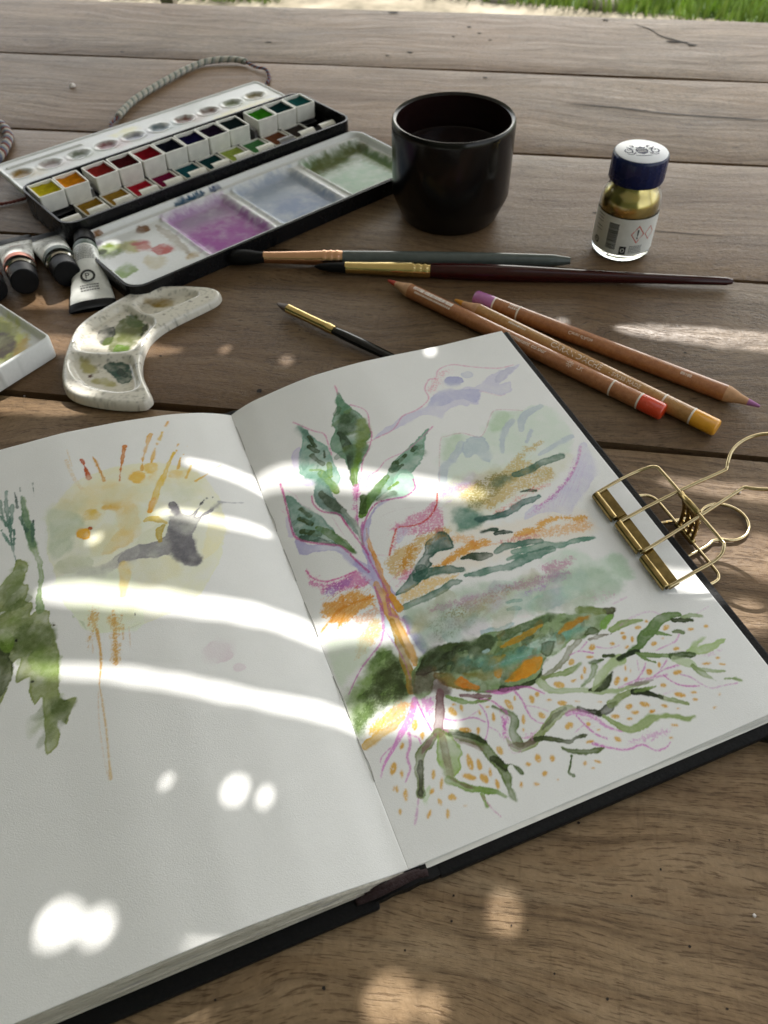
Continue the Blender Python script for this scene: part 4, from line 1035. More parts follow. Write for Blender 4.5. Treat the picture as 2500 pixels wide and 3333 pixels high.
    (4, (217, 172, 75), 90, 1, (998, 268, 989, 267, 984, 272, 985, 280, 991, 286, 1000, 287, 1005, 282, 1004, 274), ()),
    (4, (217, 172, 75), 90, 1, (1043, 283, 1037, 277, 1031, 276, 1029, 280, 1032, 288, 1038, 294, 1044, 295, 1046, 291), ()),
    (4, (217, 172, 75), 90, 1, (1096, 235, 1089, 230, 1076, 231, 1065, 235, 1063, 242, 1070, 246, 1083, 246, 1094, 241), ()),
    (4, (217, 172, 75), 90, 1, (1022, 211, 1014, 206, 1004, 208, 997, 214, 998, 221, 1005, 226, 1015, 225, 1022, 218), ()),
    (4, (217, 172, 75), 90, 1, (1053, 156, 1044, 155, 1031, 161, 1023, 171, 1023, 179, 1032, 181, 1045, 175, 1054, 165), ()),
    (4, (217, 172, 75), 90, 1, (1094, 152, 1089, 151, 1082, 152, 1076, 156, 1075, 160, 1080, 162, 1087, 161, 1093, 157), ()),
    (4, (217, 172, 75), 90, 1, (1084, 130, 1080, 129, 1073, 130, 1068, 134, 1068, 137, 1072, 139, 1078, 138, 1083, 134), ()),
    (4, (217, 172, 75), 90, 1, (936, 151, 932, 147, 924, 147, 917, 149, 916, 154, 920, 158, 928, 158, 935, 156), ()),
    (4, (217, 172, 75), 90, 1, (981, 145, 975, 144, 966, 149, 961, 156, 961, 162, 967, 163, 976, 158, 982, 151), ()),
    (4, (217, 172, 75), 90, 1, (1014, 125, 1010, 124, 1004, 125, 1000, 128, 999, 132, 1003, 133, 1009, 132, 1013, 129), ()),
    (4, (217, 172, 75), 90, 1, (973, 79, 968, 78, 960, 81, 953, 87, 953, 92, 958, 93, 967, 89, 973, 84), ()),
    (4, (217, 172, 75), 90, 1, (937, 50, 933, 48, 926, 49, 921, 53, 921, 57, 926, 59, 932, 58, 937, 55), ()),
    (4, (217, 172, 75), 90, 1, (1160, 114, 1155, 112, 1151, 114, 1151, 118, 1155, 122, 1161, 123, 1164, 122, 1164, 118), ()),
    (4, (217, 172, 75), 90, 1, (1125, 87, 1121, 83, 1115, 81, 1108, 82, 1106, 85, 1109, 89, 1116, 91, 1122, 90), ()),
    (4, (217, 172, 75), 90, 1, (1241, 228, 1236, 225, 1229, 226, 1224, 230, 1224, 235, 1229, 237, 1236, 236, 1241, 232), ()),
    (4, (217, 172, 75), 90, 1, (1202, 222, 1195, 220, 1182, 222, 1172, 228, 1169, 234, 1177, 236, 1190, 234, 1200, 228), ()),
    (4, (217, 172, 75), 90, 1, (1243, 200, 1237, 198, 1228, 201, 1221, 207, 1221, 212, 1227, 214, 1236, 211, 1243, 205), ()),
]
ART_LEFT = [
    (0, (230, 230, 212), 95, 19, (-816, 1677, -755, 1752, -688, 1814, -594, 1846, -501, 1852, -441, 1849, -324, 1813, -218, 1727, -180, 1620, -173, 1521, -185, 1438, -205, 1359, -245, 1263, -272, 1216, -348, 1127, -467, 1071, -555, 1055, -679, 1060, -747, 1100, -783, 1189, -812, 1256, -822, 1405, -837, 1479, -827, 1600), ()),
    (0, (232, 228, 202), 90, 65, (-234, 1489, -179, 1496, -205, 1359, -266, 1291, -314, 1281, -271, 1372), ()),
    (0, (232, 228, 204), 85, 218, (-816, 1677, -755, 1752, -676, 1810, -563, 1845, -441, 1844, -324, 1810, -220, 1718, -184, 1603, -254, 1614, -356, 1711, -462, 1721, -579, 1742, -700, 1713, -766, 1656), ()),
    (0, (228, 214, 168), 85, 255, (-772, 1700, -694, 1763, -608, 1787, -531, 1743, -482, 1673, -498, 1576, -593, 1642, -675, 1637, -738, 1644), ()),
    (0, (196, 206, 188), 90, 121, (-816, 1677, -790, 1699, -708, 1648, -683, 1574, -734, 1537, -740, 1484, -777, 1461, -831, 1476), ()),
    (0, (228, 206, 148), 90, 103, (-504, 1646, -487, 1572, -501, 1494, -539, 1435, -605, 1411, -655, 1413, -607, 1474, -564, 1532, -551, 1611), ()),
    (0, (204, 208, 188), 85, 76, (-820, 1426, -746, 1440, -684, 1401, -713, 1352, -787, 1375), ()),
    (0, (228, 234, 220), 85, 23, (-816, 1365, -576, 1310, -555, 1055, -679, 1060, -747, 1100, -783, 1189, -812, 1256), ()),
    (0, (226, 222, 196), 70, 150, (-526, 1345, -418, 1326, -390, 1242, -491, 1228), ()),
    (5, (34, 75, 13), 55, 164, (-810, 1625, -692, 1780, -444, 1826, -225, 1691, -188, 1481, -291, 1259, -514, 1108, -723, 1117, -811, 1363), (226, 222, 196, 216, 218, 198, 230, 222, 186, 222, 226, 212)),
    (0, (228, 194, 90), 92, 118, (-371, 1803, -378, 1787, -390, 1777, -404, 1776, -417, 1784, -425, 1799, -425, 1817, -419, 1833, -407, 1843, -392, 1844, -380, 1836, -372, 1821), ()),
    (0, (228, 189, 88), 92, 116, (-431, 1762, -438, 1747, -450, 1738, -465, 1737, -479, 1745, -487, 1761, -489, 1779, -482, 1794, -469, 1803, -454, 1803, -440, 1795, -432, 1780), ()),
    (0, (228, 196, 94), 92, 118, (-281, 1743, -288, 1731, -299, 1725, -313, 1725, -326, 1732, -334, 1743, -335, 1756, -329, 1768, -318, 1774, -303, 1774, -291, 1767, -282, 1756), ()),
    (0, (222, 193, 95), 92, 109, (-630, 1613, -635, 1600, -645, 1594, -658, 1594, -669, 1602, -677, 1615, -678, 1629, -673, 1642, -663, 1649, -651, 1648, -639, 1641, -631, 1628), ()),
    (0, (222, 186, 96), 92, 111, (-558, 1626, -564, 1619, -575, 1617, -591, 1620, -605, 1628, -615, 1637, -618, 1647, -613, 1653, -601, 1656, -586, 1653, -571, 1645, -561, 1635), ()),
    (0, (228, 170, 49), 95, 53, (-671, 1525, -677, 1512, -687, 1506, -701, 1507, -713, 1515, -721, 1529, -723, 1544, -718, 1556, -707, 1563, -694, 1562, -681, 1553, -673, 1540), ()),
    (0, (170, 90, 40), 90, 13, (-668, 1586, -669, 1584, -670, 1583, -672, 1583, -674, 1584, -674, 1586, -675, 1588, -674, 1591, -672, 1592, -671, 1592, -669, 1591, -668, 1589), ()),
    (0, (176, 92, 40), 90, 20, (-665, 1553, -666, 1549, -669, 1547, -672, 1547, -674, 1549, -676, 1552, -676, 1556, -675, 1560, -672, 1562, -670, 1562, -667, 1560, -665, 1557), ()),
    (1, (188, 92, 36), 92, 22, (-654, 1936, -644, 1872, -639, 1824), (66, 51, 103,)),
    (1, (211, 162, 81), 92, 22, (-608, 1940, -596, 1874, -584, 1788), (44, 55, 59,)),
    (1, (203, 134, 62), 92, 22, (-477, 1964, -498, 1889, -514, 1829, -527, 1769), (89, 59, 44, 44,)),
    (1, (221, 174, 83), 92, 22, (-363, 2011, -396, 1929, -421, 1858, -433, 1805), (82, 60, 37, 52,)),
    (1, (223, 181, 90), 92, 22, (-360, 1920, -390, 1841), (52, 75,)),
    (1, (227, 196, 109), 92, 23, (-312, 2014, -334, 1973), (39, 63,)),
    (1, (226, 186, 120), 92, 24, (-277, 2078, -294, 2051), (24, 48,)),
    (1, (223, 192, 90), 92, 22, (-292, 1879, -342, 1781, -389, 1693, -420, 1621, -447, 1568), (65, 93, 129, 129, 93,)),
    (1, (222, 184, 95), 92, 22, (-272, 1840, -296, 1779), (52, 67,)),
    (1, (224, 190, 108), 92, 23, (-248, 1870, -256, 1857), (31, 38,)),
    (1, (224, 193, 108), 92, 22, (-239, 1787, -275, 1718), (29, 59,)),
    (1, (222, 188, 104), 92, 22, (-187, 1727, -240, 1693), (37, 51,)),
    (1, (224, 193, 112), 92, 23, (-123, 1774, -149, 1757), (23, 38,)),
    (1, (228, 200, 150), 92, 23, (-265, 1927, -271, 1913), (23, 31,)),
    (1, (228, 200, 150), 92, 23, (-228, 1912, -232, 1905), (31, 31,)),
    (1, (227, 162, 44), 85, 41, (-419, 1630, -446, 1570), (82, 89,)),
    (0, (223, 185, 98), 90, 15, (-344, 1944, -346, 1940, -348, 1938, -351, 1938, -353, 1939, -354, 1942, -354, 1946, -353, 1950, -350, 1952, -348, 1953, -346, 1951, -344, 1948), ()),
    (0, (225, 194, 120), 90, 15, (-275, 1888, -276, 1885, -278, 1883, -280, 1883, -282, 1884, -283, 1886, -283, 1889, -282, 1892, -280, 1894, -278, 1894, -276, 1893, -275, 1890), ()),
    (3, (222, 198, 156), 60, 1, (-713, 1951, -696, 1844, -675, 1774), (80, 80, 80,)),
    (3, (222, 200, 164), 70, 1, (-703, 2014, -694, 1907), (22, 22,)),
    (0, (150, 148, 155), 93, 39, (-367, 1590, -347, 1602, -332, 1572, -330, 1537, -314, 1515, -292, 1518, -232, 1575, -259, 1536, -281, 1490, -176, 1557, -209, 1519, -271, 1479, -300, 1428, -317, 1400, -321, 1329, -304, 1301, -319, 1259, -374, 1267, -406, 1330, -472, 1334, -537, 1348, -581, 1349, -603, 1349, -587, 1382, -538, 1411, -459, 1408, -415, 1428, -396, 1471, -379, 1525, -362, 1524, -370, 1556), ()),
    (0, (186, 184, 184), 80, 76, (-581, 1349, -537, 1345, -515, 1410, -573, 1400, -634, 1368, -690, 1358, -756, 1362, -694, 1326, -630, 1318), ()),
    (0, (122, 120, 128), 80, 129, (-393, 1470, -354, 1419, -317, 1400, -321, 1329, -306, 1294, -324, 1261, -376, 1283, -408, 1346), ()),
    (0, (112, 110, 118), 85, 35, (-366, 1589, -347, 1600, -332, 1572, -332, 1529, -361, 1528), ()),
    (0, (110, 112, 112), 90, 14, (-191, 1589, -193, 1585, -196, 1582, -199, 1581, -202, 1583, -204, 1586, -204, 1591, -202, 1595, -199, 1598, -195, 1598, -192, 1597, -191, 1593), ()),
    (0, (110, 112, 112), 90, 14, (-217, 1588, -218, 1586, -220, 1584, -222, 1584, -223, 1585, -224, 1587, -224, 1589, -223, 1591, -222, 1592, -220, 1593, -218, 1592, -217, 1590), ()),
    (0, (108, 108, 112), 90, 14, (-252, 1570, -231, 1584, -238, 1565, -263, 1545), ()),
    (1, (184, 184, 190), 85, 14, (-181, 1562, -136, 1549, -88, 1546), (43, 25, 25,)),
    (1, (212, 190, 110), 90, 27, (-469, 1526, -437, 1530, -397, 1494), (61, 149, 82,)),
    (1, (192, 170, 84), 90, 27, (-436, 1408, -430, 1456, -409, 1483), (60, 146, 100,)),
    (1, (232, 208, 140), 70, 112, (-582, 1342, -587, 1277, -604, 1204), (155, 205, 93,)),
    (2, (219, 185, 116), 75, 1, (-730, 1181, -695, 1167, -703, 1096, -732, 1055, -757, 1018, -739, 1097), ()),
    (2, (217, 185, 116), 75, 1, (-668, 1137, -623, 1120, -641, 1021, -652, 936, -687, 942, -677, 1034), ()),
    (3, (215, 174, 98), 70, 1, (-648, 1143, -656, 1052, -672, 931), (74, 74, 74,)),
    (3, (213, 170, 92), 90, 1, (-712, 1086, -712, 1009, -718, 948, -734, 876), (66, 49, 44, 27,)),
    (3, (217, 186, 129), 80, 1, (-734, 876, -735, 788, -737, 705, -742, 626, -748, 541), (28, 35, 38, 38, 56,)),
    (3, (218, 186, 146), 60, 1, (-741, 849, -754, 740, -757, 606, -753, 543), (22, 22, 22, 22,)),
    (3, (216, 182, 119), 75, 1, (-625, 1074, -634, 1018), (45, 45,)),
    (3, (218, 186, 146), 65, 1, (-607, 1060, -616, 979), (22, 22,)),
    (3, (216, 180, 130), 60, 1, (-732, 1055, -737, 1000), (22, 22,)),
    (0, (222, 212, 218), 80, 78, (-296, 853, -308, 834, -328, 824, -353, 826, -374, 838, -387, 859, -389, 881, -378, 900, -358, 911, -333, 909, -311, 896, -298, 876), ()),
    (0, (224, 214, 220), 70, 55, (-270, 781, -275, 775, -283, 771, -293, 772, -302, 777, -308, 785, -309, 793, -304, 800, -296, 803, -286, 802, -276, 797, -271, 790), ()),
    (0, (90, 80, 70), 90, 6, (-848, 1163, -848, 1162, -849, 1162, -849, 1162, -850, 1162, -850, 1163, -850, 1164, -850, 1164, -849, 1164, -849, 1164, -848, 1164, -848, 1163), ()),
    (1, (196, 206, 182), 70, 12, (-780, 1209, -782, 1175, -757, 1138, -746, 1101), (12, 15, 15, 12,)),
    (1, (214, 216, 204), 70, 11, (-679, 1061, -618, 1052, -559, 1063), (11, 11, 11,)),
    (1, (80, 84, 78), 90, 6, (-578, 1116, -579, 1101), (18, 18,)),
    (0, (150, 160, 108), 95, 15, (-948, 1510, -905, 1465, -933, 1392, -913, 1370, -935, 1308, -910, 1284, -920, 1239, -898, 1251, -860, 1229, -863, 1176, -851, 1118, -847, 1014, -861, 875, -809, 859, -832, 811, -853, 775, -875, 795, -878, 725, -922, 689, -922, 753, -915, 897, -940, 881, -952, 936, -948, 988, -995, 986, -968, 1070, -996, 1063, -997, 1026, -1028, 961, -1054, 942, -1033, 1259, -1000, 1286, -1031, 1286, -1025, 1388, -966, 1457), ()),
    (5, (40, 39, 14), 50, 90, (-953, 1482, -911, 1450, -939, 1316, -864, 1217, -855, 1017, -893, 853, -916, 724, -924, 924, -960, 1073, -1029, 1027, -1018, 1246), (120, 138, 76, 156, 174, 110, 104, 122, 66, 140, 160, 90)),
    (0, (92, 108, 58), 90, 62, (-890, 875, -829, 851, -847, 789, -867, 781, -886, 822), ()),
    (0, (60, 72, 36), 90, 88, (-1038, 1182, -995, 1075, -1011, 996, -1052, 965), ()),
    (0, (98, 114, 62), 85, 148, (-949, 1198, -859, 1167, -858, 1082, -934, 1087, -1002, 1115, -979, 1157), ()),
    (0, (116, 134, 76), 70, 128, (-1014, 1383, -948, 1472, -923, 1440, -956, 1309, -1000, 1286), ()),
    (0, (150, 176, 96), 70, 110, (-919, 1081, -852, 1041, -854, 956, -914, 980, -948, 1043), ()),
    (0, (132, 164, 64), 80, 92, (-1026, 1203, -984, 1159, -1002, 1115, -1041, 1144), ()),
    (0, (30, 34, 24), 95, 12, (-972, 1148, -973, 1146, -975, 1146, -977, 1146, -979, 1147, -981, 1149, -981, 1152, -980, 1153, -979, 1154, -976, 1154, -974, 1152, -973, 1150), ()),
    (0, (30, 34, 24), 95, 11, (-937, 968, -937, 967, -939, 967, -941, 967, -943, 968, -944, 970, -944, 971, -944, 972, -942, 972, -940, 972, -938, 971, -937, 969), ()),
    (6, (5, 132, 80), 60, 21, (-730, 1181, -695, 1167, -703, 1096, -732, 1055, -757, 1018), (213, 170, 104)),
    (6, (5, 133, 85), 60, 21, (-668, 1137, -623, 1120, -641, 1021, -652, 936, -687, 942), (211, 168, 102)),
    (1, (146, 168, 122), 93, 19, (-897, 1812, -895, 1727, -889, 1642, -885, 1560, -871, 1470, -867, 1401, -883, 1321, -887, 1246), (58, 130, 97, 143, 97, 84, 84, 143,)),
    (1, (102, 136, 108), 85, 54, (-902, 1823, -897, 1711, -889, 1602, -883, 1552), (40, 128, 141, 121,)),
    (1, (88, 118, 100), 95, 20, (-917, 1711, -900, 1634), (54, 75,)),
    (1, (96, 126, 108), 95, 20, (-875, 1661, -882, 1575), (33, 60,)),
    (1, (104, 136, 124), 95, 20, (-957, 1872, -964, 1780, -958, 1703, -957, 1598, -952, 1526, -946, 1494), (54, 87, 67, 60, 40, 33,)),
    (1, (100, 134, 120), 95, 21, (-986, 1833, -979, 1737), (56, 70,)),
    (1, (104, 138, 124), 95, 21, (-941, 1788, -953, 1697), (62, 76,)),
    (1, (110, 144, 132), 95, 20, (-990, 1672, -962, 1589), (47, 73,)),
    (1, (100, 134, 122), 95, 20, (-944, 1657, -950, 1587), (40, 60,)),
    (1, (64, 90, 80), 95, 21, (-926, 1852, -921, 1767), (49, 28,)),
    (1, (78, 104, 92), 95, 22, (-853, 1877, -856, 1802), (22, 25,)),
    (1, (78, 104, 92), 95, 22, (-905, 1873, -904, 1850), (22, 22,)),
    (1, (60, 80, 72), 95, 21, (-870, 1679, -871, 1669), (24, 24,)),
    (1, (96, 130, 116), 95, 21, (-989, 1750, -967, 1691), (69, 48,)),
]

# ---------------------------------------------------------------- materials
def wood(name, seed, tint=(1, 1, 1), grey=0.35, rough=0.5, spec=0.5):
    t = NT(name)
    r = random.Random(seed)
    off = (r.uniform(-5, 5), r.uniform(-5, 5), r.uniform(-5, 5))
    v = t.vec((1, 1, 1), off)
    warp = t.noise(t.vec((2.2, 5, 5), off), 1.6, 3)
    sep = t.n("SeparateXYZ")
    t.l(v, sep.inputs[0])
    addy = t.n("Math", operation='MULTIPLY_ADD')
    t.l(warp, addy.inputs[0])
    addy.inputs[1].default_value = 0.085
    t.l(sep.outputs["Y"], addy.inputs[2])
    com = t.n("CombineXYZ")
    t.l(sep.outputs["X"], com.inputs["X"])
    t.l(addy.outputs[0], com.inputs["Y"])
    t.l(sep.outputs["Z"], com.inputs["Z"])

    def st(sx, sy):
        m = t.n("Mapping")
        m.inputs["Scale"].default_value = (sx, sy, sy)
        t.l(com.outputs[0], m.inputs["Vector"])
        return m.outputs["Vector"]
    band = t.noise(st(1.1, 17), 2.0, 6, 0.6)
    grain = t.noise(st(9, 230), 1.6, 6, 0.62)
    pores = t.noise(st(170, 1700), 1.0, 4, 0.6)
    blotch = t.noise(v, 9, 5, 0.6)
    fine = t.noise(v, 420, 4, 0.6)
    T = lambda c: tuple(a * b for a, b in zip(c, tint))
    base = t.ramp(band, [(0.22, T((0.165, 0.100, 0.052))), (0.5, T((0.280, 0.186, 0.104))), (0.8, T((0.390, 0.280, 0.170)))])
    base = t.mix(0.85, base, t.ramp(grain, [(0.28, (0.26, 0.23, 0.21)), (0.5, (0.86, 0.85, 0.84)), (0.72, (1.0, 1.0, 1.0))]), 'MULTIPLY')
    g = t.ramp(blotch, [(0.34, (0, 0, 0)), (0.68, (grey,) * 3)])
    base = t.mix(g, base, T((0.315, 0.255, 0.185)))
    worn = t.ramp(t.noise(st(5, 42), 1.0, 5, 0.65), [(0.50, (0, 0, 0)), (0.66, (0.62,) * 3)])
    base = t.mix(worn, base, T((0.44, 0.335, 0.225)))
    dark = t.ramp(t.noise(st(3.2, 26), 1.3, 5, 0.65), [(0.30, (0.38, 0.33, 0.29)), (0.47, (1, 1, 1))])
    base = t.mix(0.42, base, dark, 'MULTIPLY')
    st_ = t.ramp(t.noise(v, 23, 6, 0.72), [(0.28, (0.46, 0.40, 0.35)), (0.52, (1, 1, 1))])
    base = t.mix(0.55, base, st_, 'MULTIPLY')
    pr = t.ramp(pores, [(0.36, (0.30, 0.25, 0.21)), (0.47, (1, 1, 1))])
    base = t.mix(0.75, base, pr, 'MULTIPLY')
    rd = t.ramp(t.noise(v, 5.5, 3, 0.5), [(0.45, (0, 0, 0)), (0.75, (0.5,) * 3)])
    base = t.mix(rd, base, T((0.34, 0.205, 0.110)))
    scr = t.noise(st(520, 60), 1.0, 3, 0.6)
    base = t.mix(0.35, base, t.ramp(scr, [(0.30, (0.55, 0.52, 0.5)), (0.42, (1, 1, 1)), (0.66, (1, 1, 1)), (0.74, (1.25, 1.25, 1.25))]), 'MULTIPLY')
    base = t.mix(0.32, base, t.ramp(fine, [(0.3, (0.5, 0.5, 0.5)), (0.7, (1.1, 1.1, 1.1))]), 'MULTIPLY')
    ro = t.ramp(grain, [(0.3, (min(1, rough * 1.35),) * 3), (0.75, (rough * 0.85,) * 3)])
    t.l(ro, t.p.inputs["Roughness"])
    t.set(Base_Color=base, Specular_IOR_Level=spec)
    h = t.mix(0.5, t.mix(0.5, grain, pr), fine)
    t.bump(h, 0.5, 0.0011)
    return t.m


M = {}
M["edge_dark"] = plain("old wood side", (0.03, 0.022, 0.016), 0.9)
M["hole"] = plain("worm hole dark", (0.014, 0.009, 0.006), 0.95)
M["paper_art"] = attr_paint("painted paper", 0.72, 0.0, 0.35, 2600, 0.25)


def paper_edge():
    t = NT("sheet edges")
    v = t.vec((14, 14, 900))
    f = t.noise(v, 3, 5, 0.7)
    s = t.noise(t.vec((60, 60, 500)), 1.2, 3)
    c = t.ramp(f, [(0.3, (0.36, 0.33, 0.27)), (0.6, (0.62, 0.59, 0.52))])
    c = t.mix(t.ramp(s, [(0.58, (0, 0, 0)), (0.72, (0.55,) * 3)]), c, (0.22, 0.21, 0.24))
    t.set(Base_Color=c, Roughness=0.85, Specular_IOR_Level=0.2)
    return t.m


M["sheet"] = paper_edge()
M["sheet_new"] = plain("clean sheet", (0.74, 0.73, 0.69), 0.8, vary=.05, spec=.2)
M["cover"] = plain("black leatherette", (0.008, 0.008, 0.0085), 0.5, bump=0.5, scale=900, spec=0.10, wear=(0.035, 0.035, 0.033))
M["headband"] = plain("dark red cloth", (0.018, 0.005, 0.0055), 0.85, bump=0.7, scale=1500)
M["thread"] = plain("grey thread", (0.42, 0.41, 0.39), 0.8)
M["gold_wire"] = plain("brass wire", (0.60, 0.49, 0.29), 0.13, 1.0, 0.1, 300)
M["gold_old"] = plain("worn brass plate", (0.34, 0.255, 0.11), 0.2, 1.0, 0.35, 260, wear=(0.55, 0.43, 0.22))
M["grass"] = plain("grass blades", (0.20, 0.30, 0.045), 0.55, vary=0.6, scale=16, wear=(0.36, 0.30, 0.10))
M["flower"] = plain("dandelion yellow", (0.75, 0.52, 0.02), 0.6)
M["stone"] = plain("pale stone", (0.26, 0.23, 0.18), 0.8, scale=20, vary=0.25)

# ---------------------------------------------------------------- garden ground beyond the table


def ground_mat():
    t = NT("lawn soil")
    v = t.vec()
    f = t.noise(v, 1.3, 5)
    c = t.ramp(f, [(0.35, (0.055, 0.10, 0.022)), (0.65, (0.10, 0.17, 0.035))])
    c = t.mix(0.6, c, t.ramp(t.noise(v, 40, 4), [(0.3, (0.35, 0.35, 0.3)), (0.7, (1.2, 1.2, 1.2))]), 'MULTIPLY')
    t.set(Base_Color=c, Roughness=0.9)
    return t.m


def path_mat():
    t = NT("sandy path")
    v = t.vec()
    c = t.ramp(t.noise(v, 6, 6, 0.65), [(0.3, (0.10, 0.085, 0.05)), (0.5, (0.26, 0.22, 0.15)), (0.7, (0.40, 0.35, 0.26))])
    t.set(Base_Color=c, Roughness=0.95)
    return t.m


GZ = -750.0
g = MB()
g.add([(-400000, -400000, GZ), (400000, -400000, GZ), (400000, 400000, GZ), (-400000, 400000, GZ)], [(0, 1, 2, 3)])
tag(g.build("ground", ground_mat()), kind="structure")
g = MB()
g.add([(-6000, 1500, GZ + 4), (6000, 1500, GZ + 4), (6000, 3050, GZ + 4), (800, 3350, GZ + 4), (-900, 3650, GZ + 4), (-6000, 3420, GZ + 4)], [(0, 1, 2, 3, 4, 5)])
tag(g.build("path", path_mat()), kind="structure")
g = MB()
rg = random.Random(3)
for i in range(15000):
    x = rg.uniform(-2300, 1900)
    edge = 3420 if x < -900 else (3650 - (x + 900) * 300 / 1700 if x < 800 else 3350 - (x - 800) * 0.06)
    y = edge + abs(rg.gauss(0, 1)) * 520 - 40
    hgt = rg.uniform(35, 95)
    a = rg.uniform(0, 6.28)
    w = rg.uniform(2.5, 5)
    lx, ly = rg.uniform(-30, 30), rg.uniform(-30, 30)
    dx, dy = math.cos(a) * w, math.sin(a) * w
    g.add([(x - dx, y - dy, GZ), (x + dx, y + dy, GZ), (x + lx * .5 + dx * .6, y + ly * .5 + dy * .6, GZ + hgt * .6), (x + lx * .5 - dx * .6, y + ly * .5 - dy * .6, GZ + hgt * .6), (x + lx, y + ly, GZ + hgt)], [(0, 1, 2, 3), (3, 2, 4)])
tag(g.build("grass", M["grass"]), "sunlit green grass of the garden beyond the table edge", "grass", kind="stuff")
fl = [(735, 3330, 95, "yellow dandelion in the sunlit grass, nearest the top right corner"), (620, 3395, 92, "yellow dandelion in the grass, left one of the pair at top right"), (905, 3560, 80, "yellow dandelion in the grass beyond the right end of the table")]
for x, y, hgt, lab in fl:
    o = thing("dandelion", (x * MM, y * MM, GZ * MM), lab, "flower", "dandelions in the garden grass")
    MB().tube([(x, y, GZ), (x + 4, y + 3, GZ + hgt)], 2.2, 6).build("stem", M["grass"], o)
    m = MB()
    for k in range(60):
        a, e = k * 2.39996, math.acos(1 - 0.95 * (k + .5) / 60)
        d = Vector((math.cos(a) * math.sin(e), math.sin(a) * math.sin(e), math.cos(e)))
        s = Vector((-math.sin(a), math.cos(a), 0)) * 3
        b = Vector((x + 4, y + 3, GZ + hgt))
        m.add([b - s, b + s, b + d * 22 + s, b + d * 22 - s], [(0, 1, 2, 3)])
    m.build("flower_head", M["flower"], o)
for i, (x, y, s, lab) in enumerate([(330, 3500, 80, "pale flat stone at the edge of the garden path, right of centre"), (-60, 3560, 90, "small pale stone at the path edge, near the middle of the view"), (-820, 3660, 110, "pale stone at the path edge beyond the left half of the table")]):
    o = thing("garden_stone", (x * MM, y * MM, GZ * MM), lab, "stone", "stones along the garden path")
    m = MB()
    prof = [(s, 0), (s * 1.02, 12), (s * .9, 30), (s * .55, 40), (0.1, 42)]
    m.lathe(prof, (x, y, GZ), 14)
    m.v = [(vx + rg.uniform(-8, 8), vy + rg.uniform(-8, 8), vz) for vx, vy, vz in m.v]
    m.build("stone_body", M["stone"], o, True)

# ---------------------------------------------------------------- the table
TX0, TX1 = -980, 900
table = thing("wooden_table", (0, 0.3, GZ * MM), "old weathered plank table of long brown boards with dark gaps", "table")
seams = [(-175, -16), (-13.5, 131.4), (134.0, 263.0), (267.3, 405.8), (409.0, 547.8), (551.0, 692.3), (695.7, 833.0)]
tints = [(0.95, .93, .89), (.95, .93, .87), (0.68, .62, .54), (.56, .515, .465), (.64, .575, .50), (.72, .645, .555), (.72, .645, .555)]
rp = random.Random(11)
for i, (y0, y1) in enumerate(seams):
    m = MB()
    nx, ny = 95, 16
    top = []
    ph = rp.uniform(0, 6)
    for j in range(ny + 1):
        for k in range(nx + 1):
            x = TX0 + (TX1 - TX0) * k / nx
            f = j / ny
            wav = 0.55 * math.sin(x * 0.011 + ph) + 0.3 * math.sin(x * 0.037 + ph * 2)
            y = y0 + (y1 - y0) * f + (wav * 0.9 if j in (0, ny) else 0)
            z = -1.7 * (abs(f - .5) * 2) ** 9 + 0.10 * math.sin(x * .02 + j) - 0.1
            top.append((x, y, z))
    n1 = len(top)
    rim = [k for k in range(nx + 1)] + [(j * (nx + 1) + nx) for j in range(1, ny + 1)] + [ny * (nx + 1) + k for k in range(nx - 1, -1, -1)] + [j * (nx + 1) for j in range(ny - 1, 0, -1)]
    low = [(top[k][0], top[k][1], -28.0) for k in rim]
    fs = [(j * (nx + 1) + k, j * (nx + 1) + k + 1, (j + 1) * (nx + 1) + k + 1, (j + 1) * (nx + 1) + k) for j in range(ny) for k in range(nx)]
    L_ = len(rim)
    fs += [(rim[k], n1 + k, n1 + (k + 1) % L_, rim[(k + 1) % L_]) for k in range(L_)]
    fs.append(tuple(n1 + k for k in range(L_))[::-1])
    m.add(top + low, fs)
    m.build("plank", wood("board %d" % i, i * 3 + 1, tints[i], 0.22 if i < 3 else 0.40, 0.5 if i < 3 else (0.40 if i < 5 else 0.46), 0.22 if i < 4 else 0.30), table, True, auto=50)
m = MB()
for y in (-140, 790):
    m.box((-40, y, -70), (1700, 26, 80))
for x in (-880, 800):
    m.box((x, 325, -70), (26, 903, 80))
m.build("apron", M["edge_dark"], table)
for x in (-900, 820):
    for y in (-135, 785):
        MB().box((x, y, (GZ - 28) / 2), (70, 50, -GZ - 28)).build("leg", M["edge_dark"], table, bevel=3)
m = MB()
m.add([(TX0, -175, -29.5), (TX1, -175, -29.5), (TX1, 833, -29.5), (TX0, 833, -29.5)], [(0, 1, 2, 3)])
m.build("underboard", M["edge_dark"], table)
# worm holes, nicks and drying cracks in the boards
m = MB()


def hole(x, y, r, st=1.0):
    n = 9
    m.add([(x + r * st * math.cos(6.283 * k / n) * rp.uniform(.7, 1.15), y + r * math.sin(6.283 * k / n) * rp.uniform(.7, 1.15), 0.22) for k in range(n)], [tuple(range(n))])


